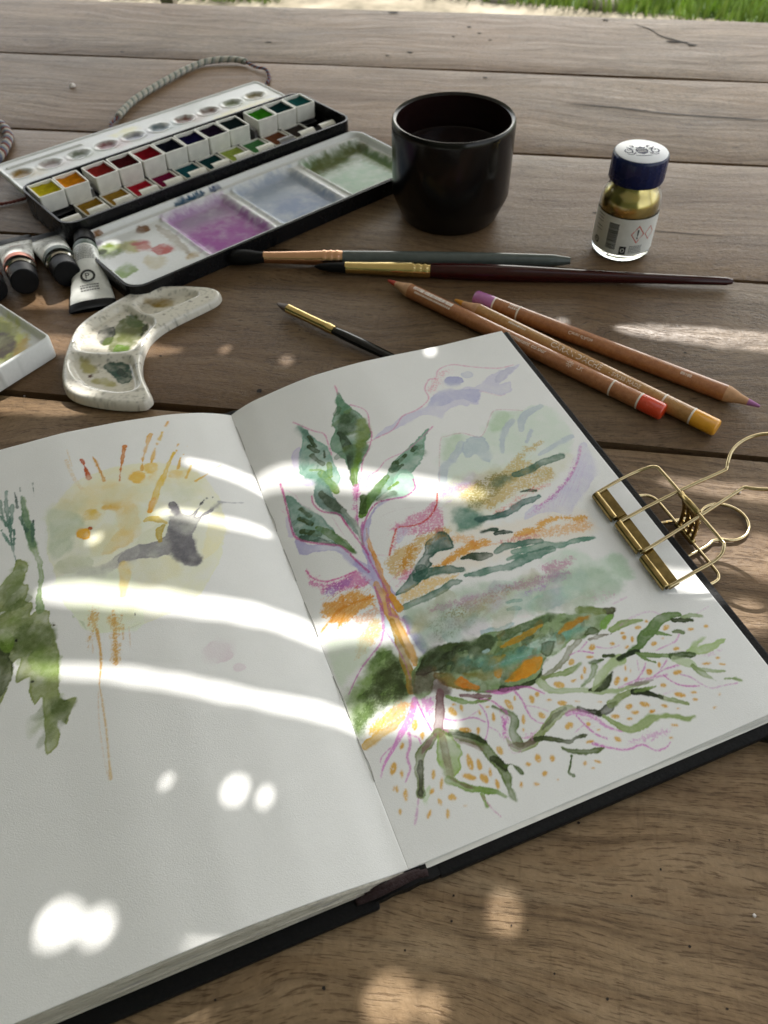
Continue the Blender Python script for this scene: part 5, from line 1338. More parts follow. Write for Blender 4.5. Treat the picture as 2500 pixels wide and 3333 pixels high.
for x, y, r in [(43.3, 94, .75), (7.2, 68, .55), (24, 62.4, .45), (28.6, 61.8, .4), (73.1, 63.9, .7), (94.6, 49.3, .8), (81.2, 50.1, .55), (7.1, 61.2, .6), (-25.6, 39.9, .8), (-54, 33.1, .5), (22.5, 85.9, .9), (66.9, 83.6, .55), (-104, 279.9, 2.2), (58, 75, .5), (36, 52, .5), (50, 48, .6), (88, 95, .4), (62, 110, .4), (110, 62, .6), (-5, 52, .5)]:
    hole(x, y, r * .68)
for x, y, r, s in [(-112.9, 822, 3.2, 2.5), (-85.4, 724, 2.5, 1.6), (-103, 715, 1.6, 1.4), (-19, 676, 2, 1.5), (81, 820, 3, 1.5), (-40, 790, 2.2, 1.4), (-30, 775, 2, 1.4), (-52, 765, 1.7, 1.3), (-20, 760, 1.6, 1.5), (137, 771, 3.0, 4.0), (150, 764, 2.0, 3.0), (-35, 585, 1.3, 1.6), (-76, 612, 1.2, 1.5), (-210, 735, 2.0, 2.2), (-330, 700, 1.5, 2), (60, 470, 1.0, 2), (-160, 300, 0.8, 1.3), (-215, 262.0, 0.6, 1.2), (20, 330, .7, 1.5), (100, 335, .8, 1.6), (-95, 330, .6, 1.2)]:
    hole(x, y, r * .75, s)


def crack(p, w):
    q = [c for c in catmull(p, 6)]
    n = len(q)
    a = [(c[0], c[1] + w * min(i, n - 1 - i, 4) / 4 * rp.uniform(.5, 1), 0.25) for i, c in enumerate(q)]
    b = [(c[0], c[1] - w * min(i, n - 1 - i, 4) / 4 * rp.uniform(.5, 1), 0.25) for i, c in enumerate(q)]
    m.add(a + b, [(i, i + 1, n + i + 1, n + i) for i in range(n - 1)])


crack([(40, 632), (80, 629), (120, 622), (160, 619), (200, 618)], 1.0)
crack([(104, 812), (118, 800), (126, 784), (140, 773), (156, 764)], 1.8)
crack([(60, 455), (100, 452), (150, 450)], .4)
crack([(-70, 90), (-62, 82)], .25)
tag(m.build("worm_holes", M["hole"], table), kind="stuff")

# ---------------------------------------------------------------- sketchbook
GT = np.array([-110.98841, 257.0609])
GB = np.array([-6.58042, 72.14693])
U2 = (GT - GB) / np.linalg.norm(GT - GB)
N2 = np.array([U2[1], -U2[0]])
SLEN, TLEN = 212.35, 137.0
_RT = [(0, 4.0), (2, 5.2), (4, 6.2), (10, 8.7), (17, 10.2), (23, 11.5), (30, 13.0), (40, 14.6), (52, 15.3), (64, 15.5), (80, 14.7), (105, 13.1), (137, 12.6)]
_RB = [(0, 4.0), (3, 4.0), (10, 4.0), (34, 4.2), (58, 5.0), (81, 6.0), (105, 7.8), (125, 9.2), (137, 9.3)]
_LT = [(0, 4.0), (3, 5.8), (6, 7.1), (13.4, 10.1), (26.6, 13.4), (47, 16.3), (71.6, 18), (96, 17.4), (137, 15.5)]
_LB = [(0, 4.0), (3, 4.3), (10, 6.6), (28.6, 10.8), (48.6, 13.3), (68, 13.6), (87, 12.8), (107, 12.5), (137, 11.5)]
_tt = np.linspace(0, 140, 561)


def _tab(tab):
    y = np.interp(_tt, [a for a, b in tab], [b for a, b in tab])
    k = np.exp(-0.5 * (np.arange(-24, 25) / 9.0) ** 2)
    k /= k.sum()
    pad = np.concatenate([2 * y[0] - y[24:0:-1], y, 2 * y[-1] - y[-2:-26:-1]])
    return np.convolve(pad, k, 'valid')


_RT, _RB, _LT, _LB = map(_tab, (_RT, _RB, _LT, _LB))


def page_z(s, t):
    k = np.clip(s / SLEN, 0, 1)
    a = np.abs(t)
    zr = np.interp(a, _tt, _RB) * (1 - k) + np.interp(a, _tt, _RT) * k
    zl = np.interp(a, _tt, _LB) * (1 - k) + np.interp(a, _tt, _LT) * k
    return np.where(t >= 0, zr, zl)


def cover_top(s, t):
    """height of the cover board's upper face"""
    k = np.clip(s / SLEN, 0, 1)
    a = np.clip(np.abs(t) / 141, 0, 1)
    return np.where(t >= 0, 3.0 + a * (3.2 * (1 - k) + 5.6 * k), 2.8)


def bk(s, t, z):
    s, t, z = np.broadcast_arrays(np.asarray(s, float), np.asarray(t, float), np.asarray(z, float))
    return np.stack([GB[0] + U2[0] * s + N2[0] * t, GB[1] + U2[1] * s + N2[1] * t, z], -1)


BLOC = Vector((GB[0] * MM, GB[1] * MM, 0))
book = thing("sketchbook", BLOC, "open black sketchbook with painted plants on its pages", "sketchbook")
PAPER = (0.80, 0.80, 0.782)
for side, data, name in ((1, ART_RIGHT, "painted_page"), (-1, ART_LEFT, "painted_page")):
    cv = Canvas(0 if side > 0 else -TLEN, 0, TLEN if side > 0 else 0, SLEN, 0.3, PAPER, 5 if side > 0 else 9)
    cv.run(data)
    cv.granulate(300 + side)
    T_, S_ = np.meshgrid(cv.xs, cv.ys)
    Z_ = page_z(S_, T_) + 0.55 * (fbm(cv.nx, cv.ny, 105, 77, 2) - 0.5) * np.minimum(1, np.abs(T_) / 25)
    V = bk(S_, T_, Z_) * MM - np.array(BLOC)
    o = link(name, grid_mesh(name, V, cv.c, None, np.array([1])), M["paper_art"], book)
    o["label"] = ("right page painted with a leafy plant, roots, hills and orange seeds" if side > 0 else "left page with a pale round wash, grey figure and green leaves")

rs = random.Random(21)


def sheet(side, f0, f1, js, jt, mode):
    """one sheet or small signature of the page block"""
    ns, nt = 14, 36
    tv = np.linspace(0.6, TLEN - 0.4 + jt, nt + 1) * side
    sv = np.linspace(-js[0], SLEN + js[1], ns + 1)
    T_, S_ = np.meshgrid(tv, sv)
    zt, zc = page_z(S_, T_) - 0.32, cover_top(S_, T_) + 0.15
    if mode == 'stack':
        z1 = zc + (zt - zc) * f1
        z0 = zc + (zt - zc) * f0 + 0.06
    else:
        z1 = np.maximum(zt - f0, zc + 0.2)
        z0 = np.maximum(zt - f1, zc)
    m = MB()
    n = (ns + 1) * (nt + 1)
    a = bk(S_, T_, z1).reshape(-1, 3)
    b = bk(S_, T_, z0).reshape(-1, 3)
    W_ = nt + 1
    fs = [(j * W_ + k, j * W_ + k + 1, (j + 1) * W_ + k + 1, (j + 1) * W_ + k) for j in range(ns) for k in range(nt)]
    fs += [(n + q[3], n + q[2], n + q[1], n + q[0]) for q in fs[:]]
    rim = [k for k in range(W_)] + [j * W_ + nt for j in range(1, ns + 1)] + [ns * W_ + k for k in range(nt - 1, -1, -1)] + [j * W_ for j in range(ns - 1, 0, -1)]
    L_ = len(rim)
    fs += [(rim[k], n + rim[k], n + rim[(k + 1) % L_], rim[(k + 1) % L_]) for k in range(L_)]
    m.add([tuple(p) for p in a] + [tuple(p) for p in b], fs)
    return m.build("page_sheet", M["sheet"] if mode == 'stack' else M["sheet_new"], book)


N_L = 17
for k in range(N_L):
    fr = 1 - k / N_L
    sheet(-1, k / N_L, (k + 1) / N_L, (rs.uniform(-.25, .45) + fr * 1.5, rs.uniform(-.3, .3)), rs.uniform(-.8, .6), 'stack')
for k in range(5):
    sheet(1, 0.05 + k * .60, 0.42 + k * .60, (0.15 + k * .30 + rs.uniform(-.1, .15), rs.uniform(-.3, .3)), rs.uniform(-.1, .3) + 0.15 * k, 'hang')


def board(t0, t1, s0, s1):
    m = MB()
    ns, nt = 10, 10
    T_, S_ = np.meshgrid(np.linspace(t0, t1, nt + 1), np.linspace(s0, s1, ns + 1))
    zt = cover_top(S_, T_)
    n = (ns + 1) * (nt + 1)
    a, b = bk(S_, T_, zt).reshape(-1, 3), bk(S_, T_, np.maximum(zt - 3.2, 0.12)).reshape(-1, 3)
    W_ = nt + 1
    fs = [(j * W_ + k, j * W_ + k + 1, (j + 1) * W_ + k + 1, (j + 1) * W_ + k) for j in range(ns) for k in range(nt)]
    fs += [(n + q[3], n + q[2], n + q[1], n + q[0]) for q in fs[:]]
    rim = [k for k in range(W_)] + [j * W_ + nt for j in range(1, ns + 1)] + [ns * W_ + k for k in range(nt - 1, -1, -1)] + [j * W_ for j in range(ns - 1, 0, -1)]
    L_ = len(rim)
    fs += [(rim[k], n + rim[k], n + rim[(k + 1) % L_], rim[(k + 1) % L_]) for k in range(L_)]
    m.add([tuple(p) for p in a] + [tuple(p) for p in b], fs)
    return m.build("cover_board", M["cover"], book, bevel=0.7)


board(8, 142.6, -5.0, SLEN + 3.8)
board(-141, -11, -6.2, SLEN + 3.4)
# spine: flexible cloth strip bulging between the two boards
m = MB()
ns, nt = 40, 12
tv, sv = np.linspace(-12, 9, nt + 1), np.linspace(-4.4, SLEN + 3, ns + 1)
T_, S_ = np.meshgrid(tv, sv)
Zt = 2.9 + 0.9 * np.sin((T_ + 12) / 21 * np.pi) + 0.12 * np.sin(S_ * .9)
a = bk(S_ + 0.2 * np.sin(T_ * .8), T_, Zt).reshape(-1, 3)
b = bk(S_ + 0.2 * np.sin(T_ * .8), T_, 0.12).reshape(-1, 3)
n, W_ = (ns + 1) * (nt + 1), nt + 1
fs = [(j * W_ + k, j * W_ + k + 1, (j + 1) * W_ + k + 1, (j + 1) * W_ + k) for j in range(ns) for k in range(nt)]
fs += [(n + q[3], n + q[2], n + q[1], n + q[0]) for q in fs[:]]
rim = [k for k in range(W_)] + [j * W_ + nt for j in range(1, ns + 1)] + [ns * W_ + k for k in range(nt - 1, -1, -1)] + [j * W_ for j in range(ns - 1, 0, -1)]
fs += [(rim[k], n + rim[k], n + rim[(k + 1) % len(rim)], rim[(k + 1) % len(rim)]) for k in range(len(rim))]
m.add([tuple(p) for p in a] + [tuple(p) for p in b], fs)
m.build("spine", M["cover"], book, True, auto=50)
m = MB()
for q in ([(-2.4, -17, 3.0), (-2.9, -11, 4.2), (-2.6, -5, 4.4), (-2.2, 0, 3.8), (-2.6, 5, 3.6)], [(-1.6, -14, 3.3), (-1.9, -7, 4.8), (-1.5, -1, 4.0), (-1.7, 3, 3.4)]):
    m.tube([tuple(bk(*p)) for p in catmull(q, 5)], 1.15, 8, 0.8)
m.build("headband", M["headband"], book, True)
m = MB()
for s0 in (28, 52, 85, 112, 138, 162, 188):
    q = [(s0 + rs.uniform(-1, 1), 0.2, 4.2), (s0 + 5, rs.uniform(.2, .7), 4.55), (s0 + 10, 0.3, 4.3), (s0 + 16, .15, 4.1)]
    m.tube([tuple(bk(*p)) for p in catmull(q, 4)], 0.16, 6)
m.build("binding_thread", M["thread"], book, True)

# ---------------------------------------------------------------- slatted cloth canopy over the far side of the table (out of view, added to give the dappled shade)
HC = 420.0
KX, KY = SUN.x / SUN.z, SUN.y / SUN.z


def canvas_mat():
    t = NT("sunlit canvas")
    v = t.vec()
    f = t.noise(t.vec((400, 400, 400)), 4, 3)
    col = t.ramp(f, [(0.3, (0.62, 0.62, 0.60)), (0.7, (0.72, 0.72, 0.70))])
    d = t.n("BsdfDiffuse")
    tr = t.n("BsdfTranslucent")
    t.l(col, d.inputs["Color"])
    t.l(col, tr.inputs["Color"])
    mx = t.n("MixShader")
    mx.inputs["Fac"].default_value = 0.07
    t.l(d.outputs[0], mx.inputs[1])
    t.l(tr.outputs[0], mx.inputs[2])
    t.l(mx.outputs[0], t.out.inputs["Surface"])
    return t.m


M["canvas"] = canvas_mat()
xs = np.arange(-600, 301, 1.0)


def seam(ctrl, gaps, spots=()):
    c = np.interp(xs, [p[0] for p in ctrl], [p[1] for p in ctrl])
    k = np.exp(-0.5 * (np.arange(-15, 16) / 6.0) ** 2)
    c = np.convolve(np.pad(c, 15, 'edge'), k / k.sum(), 'valid')
    h = np.zeros_like(xs)
    for pts in gaps:
        px = [p[0] for p in pts]
        hh = np.interp(xs, px, [p[1] for p in pts], left=0, right=0)
        h = np.maximum(h, hh)
    for x0, r in spots:
        h = np.maximum(h, np.sqrt(np.clip(r * r - (xs - x0) ** 2, 0, None)))
    h = h * (1 + 0.10 * np.sin(xs * .31) * np.sin(xs * .083 + 1))
    return c, h


SEAMS = [  # gaps and holes shaped to throw the sun bands and spots
    seam([(-640, 20), (-120, 27), (-91, 30), (-63, 28), (-40, 33), (-6, 41), (60, 38), (460, 30)], [[(-70, 0), (-64, 1.6), (-56, 1.5), (-46, 0)]], [(-100, 6.6), (-90, 5.2), (-7, 7.6), (4, 4.4)]),
    seam([(-640, 64), (-82, 69), (-55, 73), (22, 66), (460, 62)], [], [(-63, 4.0), (-53.5, 2.3), (-84, 1.2), (22, 5.0)]),
    seam([(-640, 97), (-150, 99), (-126, 100), (-103, 101), (-82, 102), (-64, 104), (-50, 108), (-36, 112), (-19, 114), (4, 113), (460, 108)], [[(-156, 0), (-148, 1.4), (-128, 3.0), (-90, 3.7), (-60, 3.7), (-36, 4.6), (-10, 5.8), (0, 4.6), (5, 0)]]),
    seam([(-640, 126), (-152, 128), (-119, 130), (-97, 133), (-72, 139), (-51, 143), (-37, 144), (-22, 143), (460, 140)], [[(-153, 0), (-147, 3.4), (-120, 4.2), (-70, 4.2), (-45, 3.9), (-28, 3.0), (-14, 0)]]),
    seam([(-640, 150), (-150, 151), (-134, 153), (-124, 174), (-104, 176), (-90, 180), (-78, 185), (-40, 182), (72, 174), (95, 173), (103, 181), (130, 176), (460, 172)], [[(-126, 0), (-120, 3), (-95, 3.8), (-80, 3.6), (-74, 0)], [(68, 0), (73, 5.5), (90, 5.5), (95, 3), (97, 0)]], [(-141, 3.0), (106, 8.2)]),
    seam([(-640, 204), (-118, 205), (-100, 209), (-86, 213), (-70, 210), (-47, 206), (-20, 205), (40, 206), (85, 212), (125, 208), (460, 206)], [[(-122, 0), (-116, 2.0), (-100, 3.4), (-80, 4.6), (-40, 4.3), (-12, 3.8), (0, 2.6), (6, 0)], [(80, 0), (86, 7), (118, 10), (170, 10)]]),
    seam([(-640, 255), (-235, 258), (-178, 259), (0, 250), (78, 245), (130, 243), (460, 240)], [[(-280, 6), (-225, 8), (-195, 7), (-172, 0)], [(76, 0), (84, 3.2), (104, 5), (150, 6.5), (190, 0)]]),
    seam([(-640, 302), (-228, 304), (-160, 305), (-129, 311), (-96, 306), (-60, 296), (-27, 288), (0, 294), (29, 302), (460, 300)], [[(-244, 0), (-234, 5.6), (-205, 6), (-170, 5), (-150, 0)]], [(-129, 2.6), (-96, 3.1), (-27, 2.8), (29, 2.6)]),
    seam([(-640, 337), (-270, 337), (-215, 340), (-100, 346), (40, 356), (70, 353), (150, 350), (460, 348)], [[(-290, 6), (-250, 6.5), (-226, 6), (-208, 0)], [(64, 0), (74, 5), (100, 7.5), (170, 9.5), (200, 0)]], [(40, 3.4)]),
    seam([(-640, 380), (-221, 383), (460, 386)], [], [(-221, 5.4)]),
]
edges = [(np.full_like(xs, -110.0), np.zeros_like(xs))] + SEAMS + [(np.full_like(xs, y), np.zeros_like(xs)) for y in (470, 560, 650, 740, 860)]
canopy = thing("added_shade_canopy", (0, 0.8, GZ * MM), "added cream canvas strip canopy on thin posts, out of view, shaping the dappled shade", "canopy")
ox, oy = KX * HC, KY * HC
for i in range(len(edges) - 1):
    lo = edges[i][0] + edges[i][1]
    hi = edges[i + 1][0] - edges[i + 1][1]
    z = HC + (i % 2) * 1.5
    ov = 0.9
    lo = np.where(edges[i][1] > 0, lo, lo - ov)
    hi = np.where(edges[i + 1][1] > 0, hi, hi + ov)
    n = len(xs)
    vs = [(x + ox, y + oy, z) for x, y in zip(xs, lo)] + [(x + ox, y + oy, z) for x, y in zip(xs, hi)]
    MB().add(vs, [(k, k + 1, n + k + 1, n + k) for k in range(n - 1)]).build("canvas_strip", M["canvas"], canopy)
for i in range(9):  # extra unseen strips added to hold skylight off the near left page
    y1, y0 = -108 - i * 95, -205 - i * 95
    xr = -10 if i < 3 else 330
    MB().add([(-600 + ox, y0 + oy, HC + 1.5 * (i % 2)), (xr + ox, y0 + oy, HC + 1.5 * (i % 2)), (xr + ox, y1 + oy, HC + 1.5 * (i % 2)), (-600 + ox, y1 + oy, HC + 1.5 * (i % 2))], [(0, 1, 2, 3)]).build("canvas_strip", M["canvas"], canopy)
M["post"] = plain("grey post wood", (0.20, 0.16, 0.12), 0.7, scale=60, vary=0.3)
for x in (-600 + ox - 12, 300 + ox + 12):
    MB().box((x, oy + 375, HC - 9), (22, 1030, 16)).build("beam", M["post"], canopy, bevel=1)
    MB().box((x, oy - 100, (HC - 17) / 2), (20, 20, HC - 17)).build("post", M["post"], canopy, bevel=1)
    MB().box((x, oy + 870, (HC - 17 + GZ) / 2), (20, 20, HC - 17 - GZ)).build("post", M["post"], canopy, bevel=1)

# ---------------------------------------------------------------- added hedges behind and to the left of the viewer (out of view; they keep the low light off that side)
M["leaf"] = plain("hedge leaf", (0.035, 0.075, 0.022), 0.5, vary=0.45, scale=6)
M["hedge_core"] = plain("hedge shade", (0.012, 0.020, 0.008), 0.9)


def hedge(x0, y0, x1, y1, h, lab, seed):
    r = random.Random(seed)
    cx, cy = (x0 + x1) / 2, (y0 + y1) / 2
    o = thing("hedge", (cx * MM, cy * MM, GZ * MM), lab, "hedge", "added hedges out of view")
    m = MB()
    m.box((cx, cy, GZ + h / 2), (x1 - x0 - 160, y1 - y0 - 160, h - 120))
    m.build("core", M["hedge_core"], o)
    m = MB()
    for i in range(9000):
        f = r.random()
        if f < .34: p = (r.uniform(x0, x1), y0 if r.random() < .5 else y1, r.uniform(0, h))
        elif f < .68: p = (x0 if r.random() < .5 else x1, r.uniform(y0, y1), r.uniform(0, h))
        else: p = (r.uniform(x0, x1), r.uniform(y0, y1), h)
        c = Vector((p[0] + r.gauss(0, 45), p[1] + r.gauss(0, 45), max(5, p[2] + r.gauss(0, 45)) + GZ))
        a = Vector((r.gauss(0, 1), r.gauss(0, 1), r.gauss(0, 1))).normalized()
        b = a.orthogonal().normalized() * r.uniform(14, 26)
        a = a * r.uniform(26, 48)
        m.add([c - a, c + b, c + a, c - b], [(0, 1, 2, 3)])
    m.build("foliage", M["leaf"], o)


hedge(-3200, -2300, 900, -1300, 3900, "added dark green hedge out of view behind the viewer, blocking low light", 1)
hedge(-2500, -1250, -1500, 900, 3300, "added dark green hedge out of view left of the table, blocking low light", 2)

# ---------------------------------------------------------------- gold wire binder clip on the page edge
CL = bk(77.0, 123.0, 0.0)
clip = thing("binder_clip", (CL[0] * MM, CL[1] * MM, 0), "gold wire binder clip gripping the right edge of the sketchbook", "binder clip")


def C3(s, t, z): return tuple(bk(s, t, z))


def wire(pts, r, name, k=6, close=False):
    q = [tuple(p) for p in catmull(pts, k, close)]
    if close: q.append(q[0])
    return MB().tube([C3(*p) for p in q], r, 10, cap=not close).build(name, M["gold_wire"], clip, True)


def arc_pts(cs, ct, cz, r, a0, a1, n, slope):
    return [(cs + r * math.cos(math.radians(a0 + (a1 - a0) * i / n)), ct + r * math.sin(math.radians(a0 + (a1 - a0) * i / n)), cz + slope * r * math.sin(math.radians(a0 + (a1 - a0) * i / n))) for i in range(n + 1)]


zp = lambda s, t: float(page_z(np.array(s), np.array(t)))
zc = zp(77, 123)
# clamping bar with its three rolled sleeves
for s0, s1, lift in ((101.5, 87.5, 0), (85.2, 70.2, 1.0), (68.0, 53.0, 0)):
    m = MB()
    pr = []
    for k in range(15):
        a = math.radians(-70 + 300 * k / 14)
        pr.append((1.75 * math.cos(a), 1.75 * math.sin(a)))
    vs = []
    ee = [s0, s0 - .3, s1 + .3, s1]
    for i, s in enumerate(ee):
        zz = zp(s, 123) + 1.75 + lift * .5
        sc_ = 0.82 if i in (0, 3) else 1
        for a, b in pr: vs.append(C3(s, 122.4 + a * sc_, zz + b * sc_))
    for a, b in pr: vs.append(C3(s0, 122.4 + a * .5, zp(s0, 123) + 1.75 + lift * .5 + b * .5))
    for a, b in pr: vs.append(C3(s1, 122.4 + a * .5, zp(s1, 123) + 1.75 + lift * .5 + b * .5))
    n = 15
    seq = [4, 0, 1, 2, 3, 5]
    fs = []
    for q in range(5):
        a0, b0 = seq[q] * n, seq[q + 1] * n
        fs += [(a0 + k, a0 + k + 1, b0 + k + 1, b0 + k) for k in range(n - 1)]
    m.add(vs, fs)
    # flat plate behind the roll
    zz0, zz1 = zp(s0, 125) + 0.4, zp(s1, 125) + 0.4
    m.add([C3(s0 - .4, 123.2, zz0), C3(s1 + .4, 123.2, zz1), C3(s1 + .4, 127.6, zz1 + 1.6), C3(s0 - .4, 127.6, zz0 + 1.6), C3(s0 - .4, 123.2, zz0 + .7), C3(s1 + .4, 123.2, zz1 + .7), C3(s1 + .4, 127.6, zz1 + 2.3), C3(s0 - .4, 127.6, zz0 + 2.3)],
          [(0, 1, 2, 3), (7, 6, 5, 4), (0, 4, 5, 1), (1, 5, 6, 2), (2, 6, 7, 3), (3, 7, 4, 0)])
    m.build("clamp_sleeve", M["gold_old"], clip, True, auto=40)
m = MB()
m.add([C3(102, 124.2, zp(102, 124) + .1), C3(52.6, 124.2, zp(53, 124) + .1), C3(52.6, 127.9, zp(53, 124) + 1.7), C3(102, 127.9, zp(102, 124) + 1.7), C3(102, 124.2, zp(102, 124) + .9), C3(52.6, 124.2, zp(53, 124) + .9), C3(52.6, 127.9, zp(53, 124) + 2.5), C3(102, 127.9, zp(102, 124) + 2.5)],
      [(0, 1, 2, 3), (7, 6, 5, 4), (0, 4, 5, 1), (1, 5, 6, 2), (2, 6, 7, 3), (3, 7, 4, 0)])
m.build("clamp_bar", M["gold_old"], clip, bevel=.2)
# sprung frame: upper and lower wire rectangles meeting at the back
zb = 21.5
up = [(102, 123, zc + 2.0), (102, 132, zc + 5.6), (101.5, 142, 19.0), (99.2, 146.0, zb), (95, 147, zb), (78, 147, zb), (60, 147, zb), (55.8, 146.0, zb), (53.3, 142, 19.0), (53, 132, zc + 5.0), (53, 123, zc + 1.6)]
wire(up, 0.68, "upper_frame")
lw = [(102, 126, 3.0), (102, 140, 2.2), (101.4, 148, 1.6), (98.5, 151, 1.5), (93, 151.5, 1.5), (78, 151.5, 1.5), (62, 151.5, 1.5), (56, 151, 1.5), (53.8, 148, 1.6), (53.2, 140, 2.2), (53.2, 126, 3.0)]
wire(lw, 0.68, "lower_frame")
m = MB()
for ds in (-4.2, -1.4, 1.4, 4.2):
    m.tube([C3(78 + ds, 147 + (zb - z) * 0.22 + 1.6 * math.sin((zb - z) / 20 * 3.14), z) for z in np.linspace(zb, 1.5, 12)], 0.8, 8)
for z in (5, 9, 13, 17):
    m.tube([C3(78 + d, 148.2 + (zb - z) * .18 + 1.6 * math.sin((zb - z) / 20 * 3.14), z) for d in np.linspace(-4.6, 4.6, 5)], 0.75, 8)
m.tube([C3(78 + d, 147, zb) for d in (-5.4, 0, 5.4)], 1.35, 10)
m.tube([C3(78 + d, 151.5, 1.7) for d in (-5.4, 0, 5.4)], 1.35, 10)
m.build("back_spring", M["gold_old"], clip, True)
# upper keyhole handle
hz = lambda t: zc + 1.9 + max(0, t - 123) * 0.37
hp = [(85.6, 122.4, hz(122)), (85.5, 135, hz(135)), (84.6, 150, hz(150)), (83.2, 163.5, hz(163)), (83.4, 165.6, hz(165.6)), (85.0, 167.0, hz(167))]
loop = [(78 + 12.4 * math.cos(math.radians(a)), 177.5 + 12.4 * math.sin(math.radians(a)), hz(177.5 + 12.4 * math.sin(math.radians(a)))) for a in range(-36, 217, 12)]
hq = [(71.0, 167.0, hz(167)), (72.6, 165.6, hz(165.6)), (72.8, 163.5, hz(163)), (71.6, 150, hz(150)), (70.4, 135, hz(135)), (69.8, 122.4, hz(122))]
wire(hp + loop + hq, 0.70, "handle", 4)
# lower keyhole handle lying on the table under the board
hp = [(88, 127, 2.0), (87, 140, 1.2), (85, 155, 1.0), (84, 160, 1.0), (85, 163, 1.0)]
loop = [(77.5 + 9.6 * math.cos(math.radians(a)), 170 + 9.6 * math.sin(math.radians(a)), 1.0) for a in range(-42, 223, 12)]
hq = [(70, 163, 1.0), (71, 160, 1.0), (69.5, 155, 1.0), (67.5, 140, 1.2), (66.5, 127, 2.0)]
wire(hp + loop + hq, 0.70, "handle", 4)

# ---------------------------------------------------------------- pencils and brushes
M["cedar"] = None


def cedar(name, a, b):
    t = NT(name)
    v = t.vec((1, 1, 1), src="Object")
    c = t.ramp(t.noise(t.vec((130, 130, 130)), 3, 5, .6), [(0.3, a), (0.7, b)])
    c = t.mix(.4, c, t.ramp(t.noise(v, 1600, 3), [(.35, (.55, .5, .45)), (.6, (1, 1, 1))]), 'MULTIPLY')
    t.set(Base_Color=c, Roughness=0.45, Coat_Weight=1.0, Coat_Roughness=0.09)
    return t.m


M["cedar_red"] = cedar("lacquered cedar", (0.34, 0.115, 0.036), (0.46, 0.185, 0.062))
M["cedar_gold"] = cedar("lacquered golden cedar", (0.38, 0.18, 0.045), (0.50, 0.26, 0.075))
M["cedar_raw"] = plain("sharpened cedar", (0.50, 0.28, 0.14), 0.7, scale=400)
M["white_print"] = plain("cream print", (0.80, 0.72, 0.62), 0.6)
M["bar_print"] = plain("barcode white", (0.82, 0.78, 0.72), 0.6)


class Rod:
    """local axes of a round rod: a point at distance d along it, angle a round it (0 = facing up, + towards the viewer)"""

    def __init__(self, p0, p1):
        self.p0, self.p1 = Vector(p0), Vector(p1)
        self.t = (self.p1 - self.p0).normalized()
        self.len = (self.p1 - self.p0).length
        self.up = (Vector((0, 0, 1)) - self.t * self.t.z).normalized()
        self.s = self.up.cross(self.t)
        if self.s.y > 0: self.s = -self.s

    def at(self, d, a, r): return self.p0 + self.t * d + (self.up * math.cos(a) + self.s * math.sin(a)) * r

    def rings(self, prof, n=28, ca=True, cb=True, sx=1.0, sy=1.0):
        m = MB()
        vs, fs = [], []
        for d, r in prof:
            for k in range(n):
                a = 6.28318 * k / n
                vs.append(self.p0 + self.t * d + self.up * (math.cos(a) * r * sy) + self.s * (math.sin(a) * r * sx))
        for i in range(len(prof) - 1):
            fs += [(i * n + k, i * n + (k + 1) % n, (i + 1) * n + (k + 1) % n, (i + 1) * n + k) for k in range(n)]
        if ca: fs.append(tuple(range(n)))
        if cb: fs.append(tuple((len(prof) - 1) * n + k for k in range(n)))
        return m.add(vs, fs)

    def text(self, s, size, d, a, r, flip=False):
        vs, fs = text2d(s, size)
        out = []
        for x, y in vs:
            if flip: out.append(self.at(d - x, a + (y - size * .35) / r, r + .06))
            else: out.append(self.at(d + x, a - (y - size * .35) / r, r + .06))
        return MB().add(out, fs)


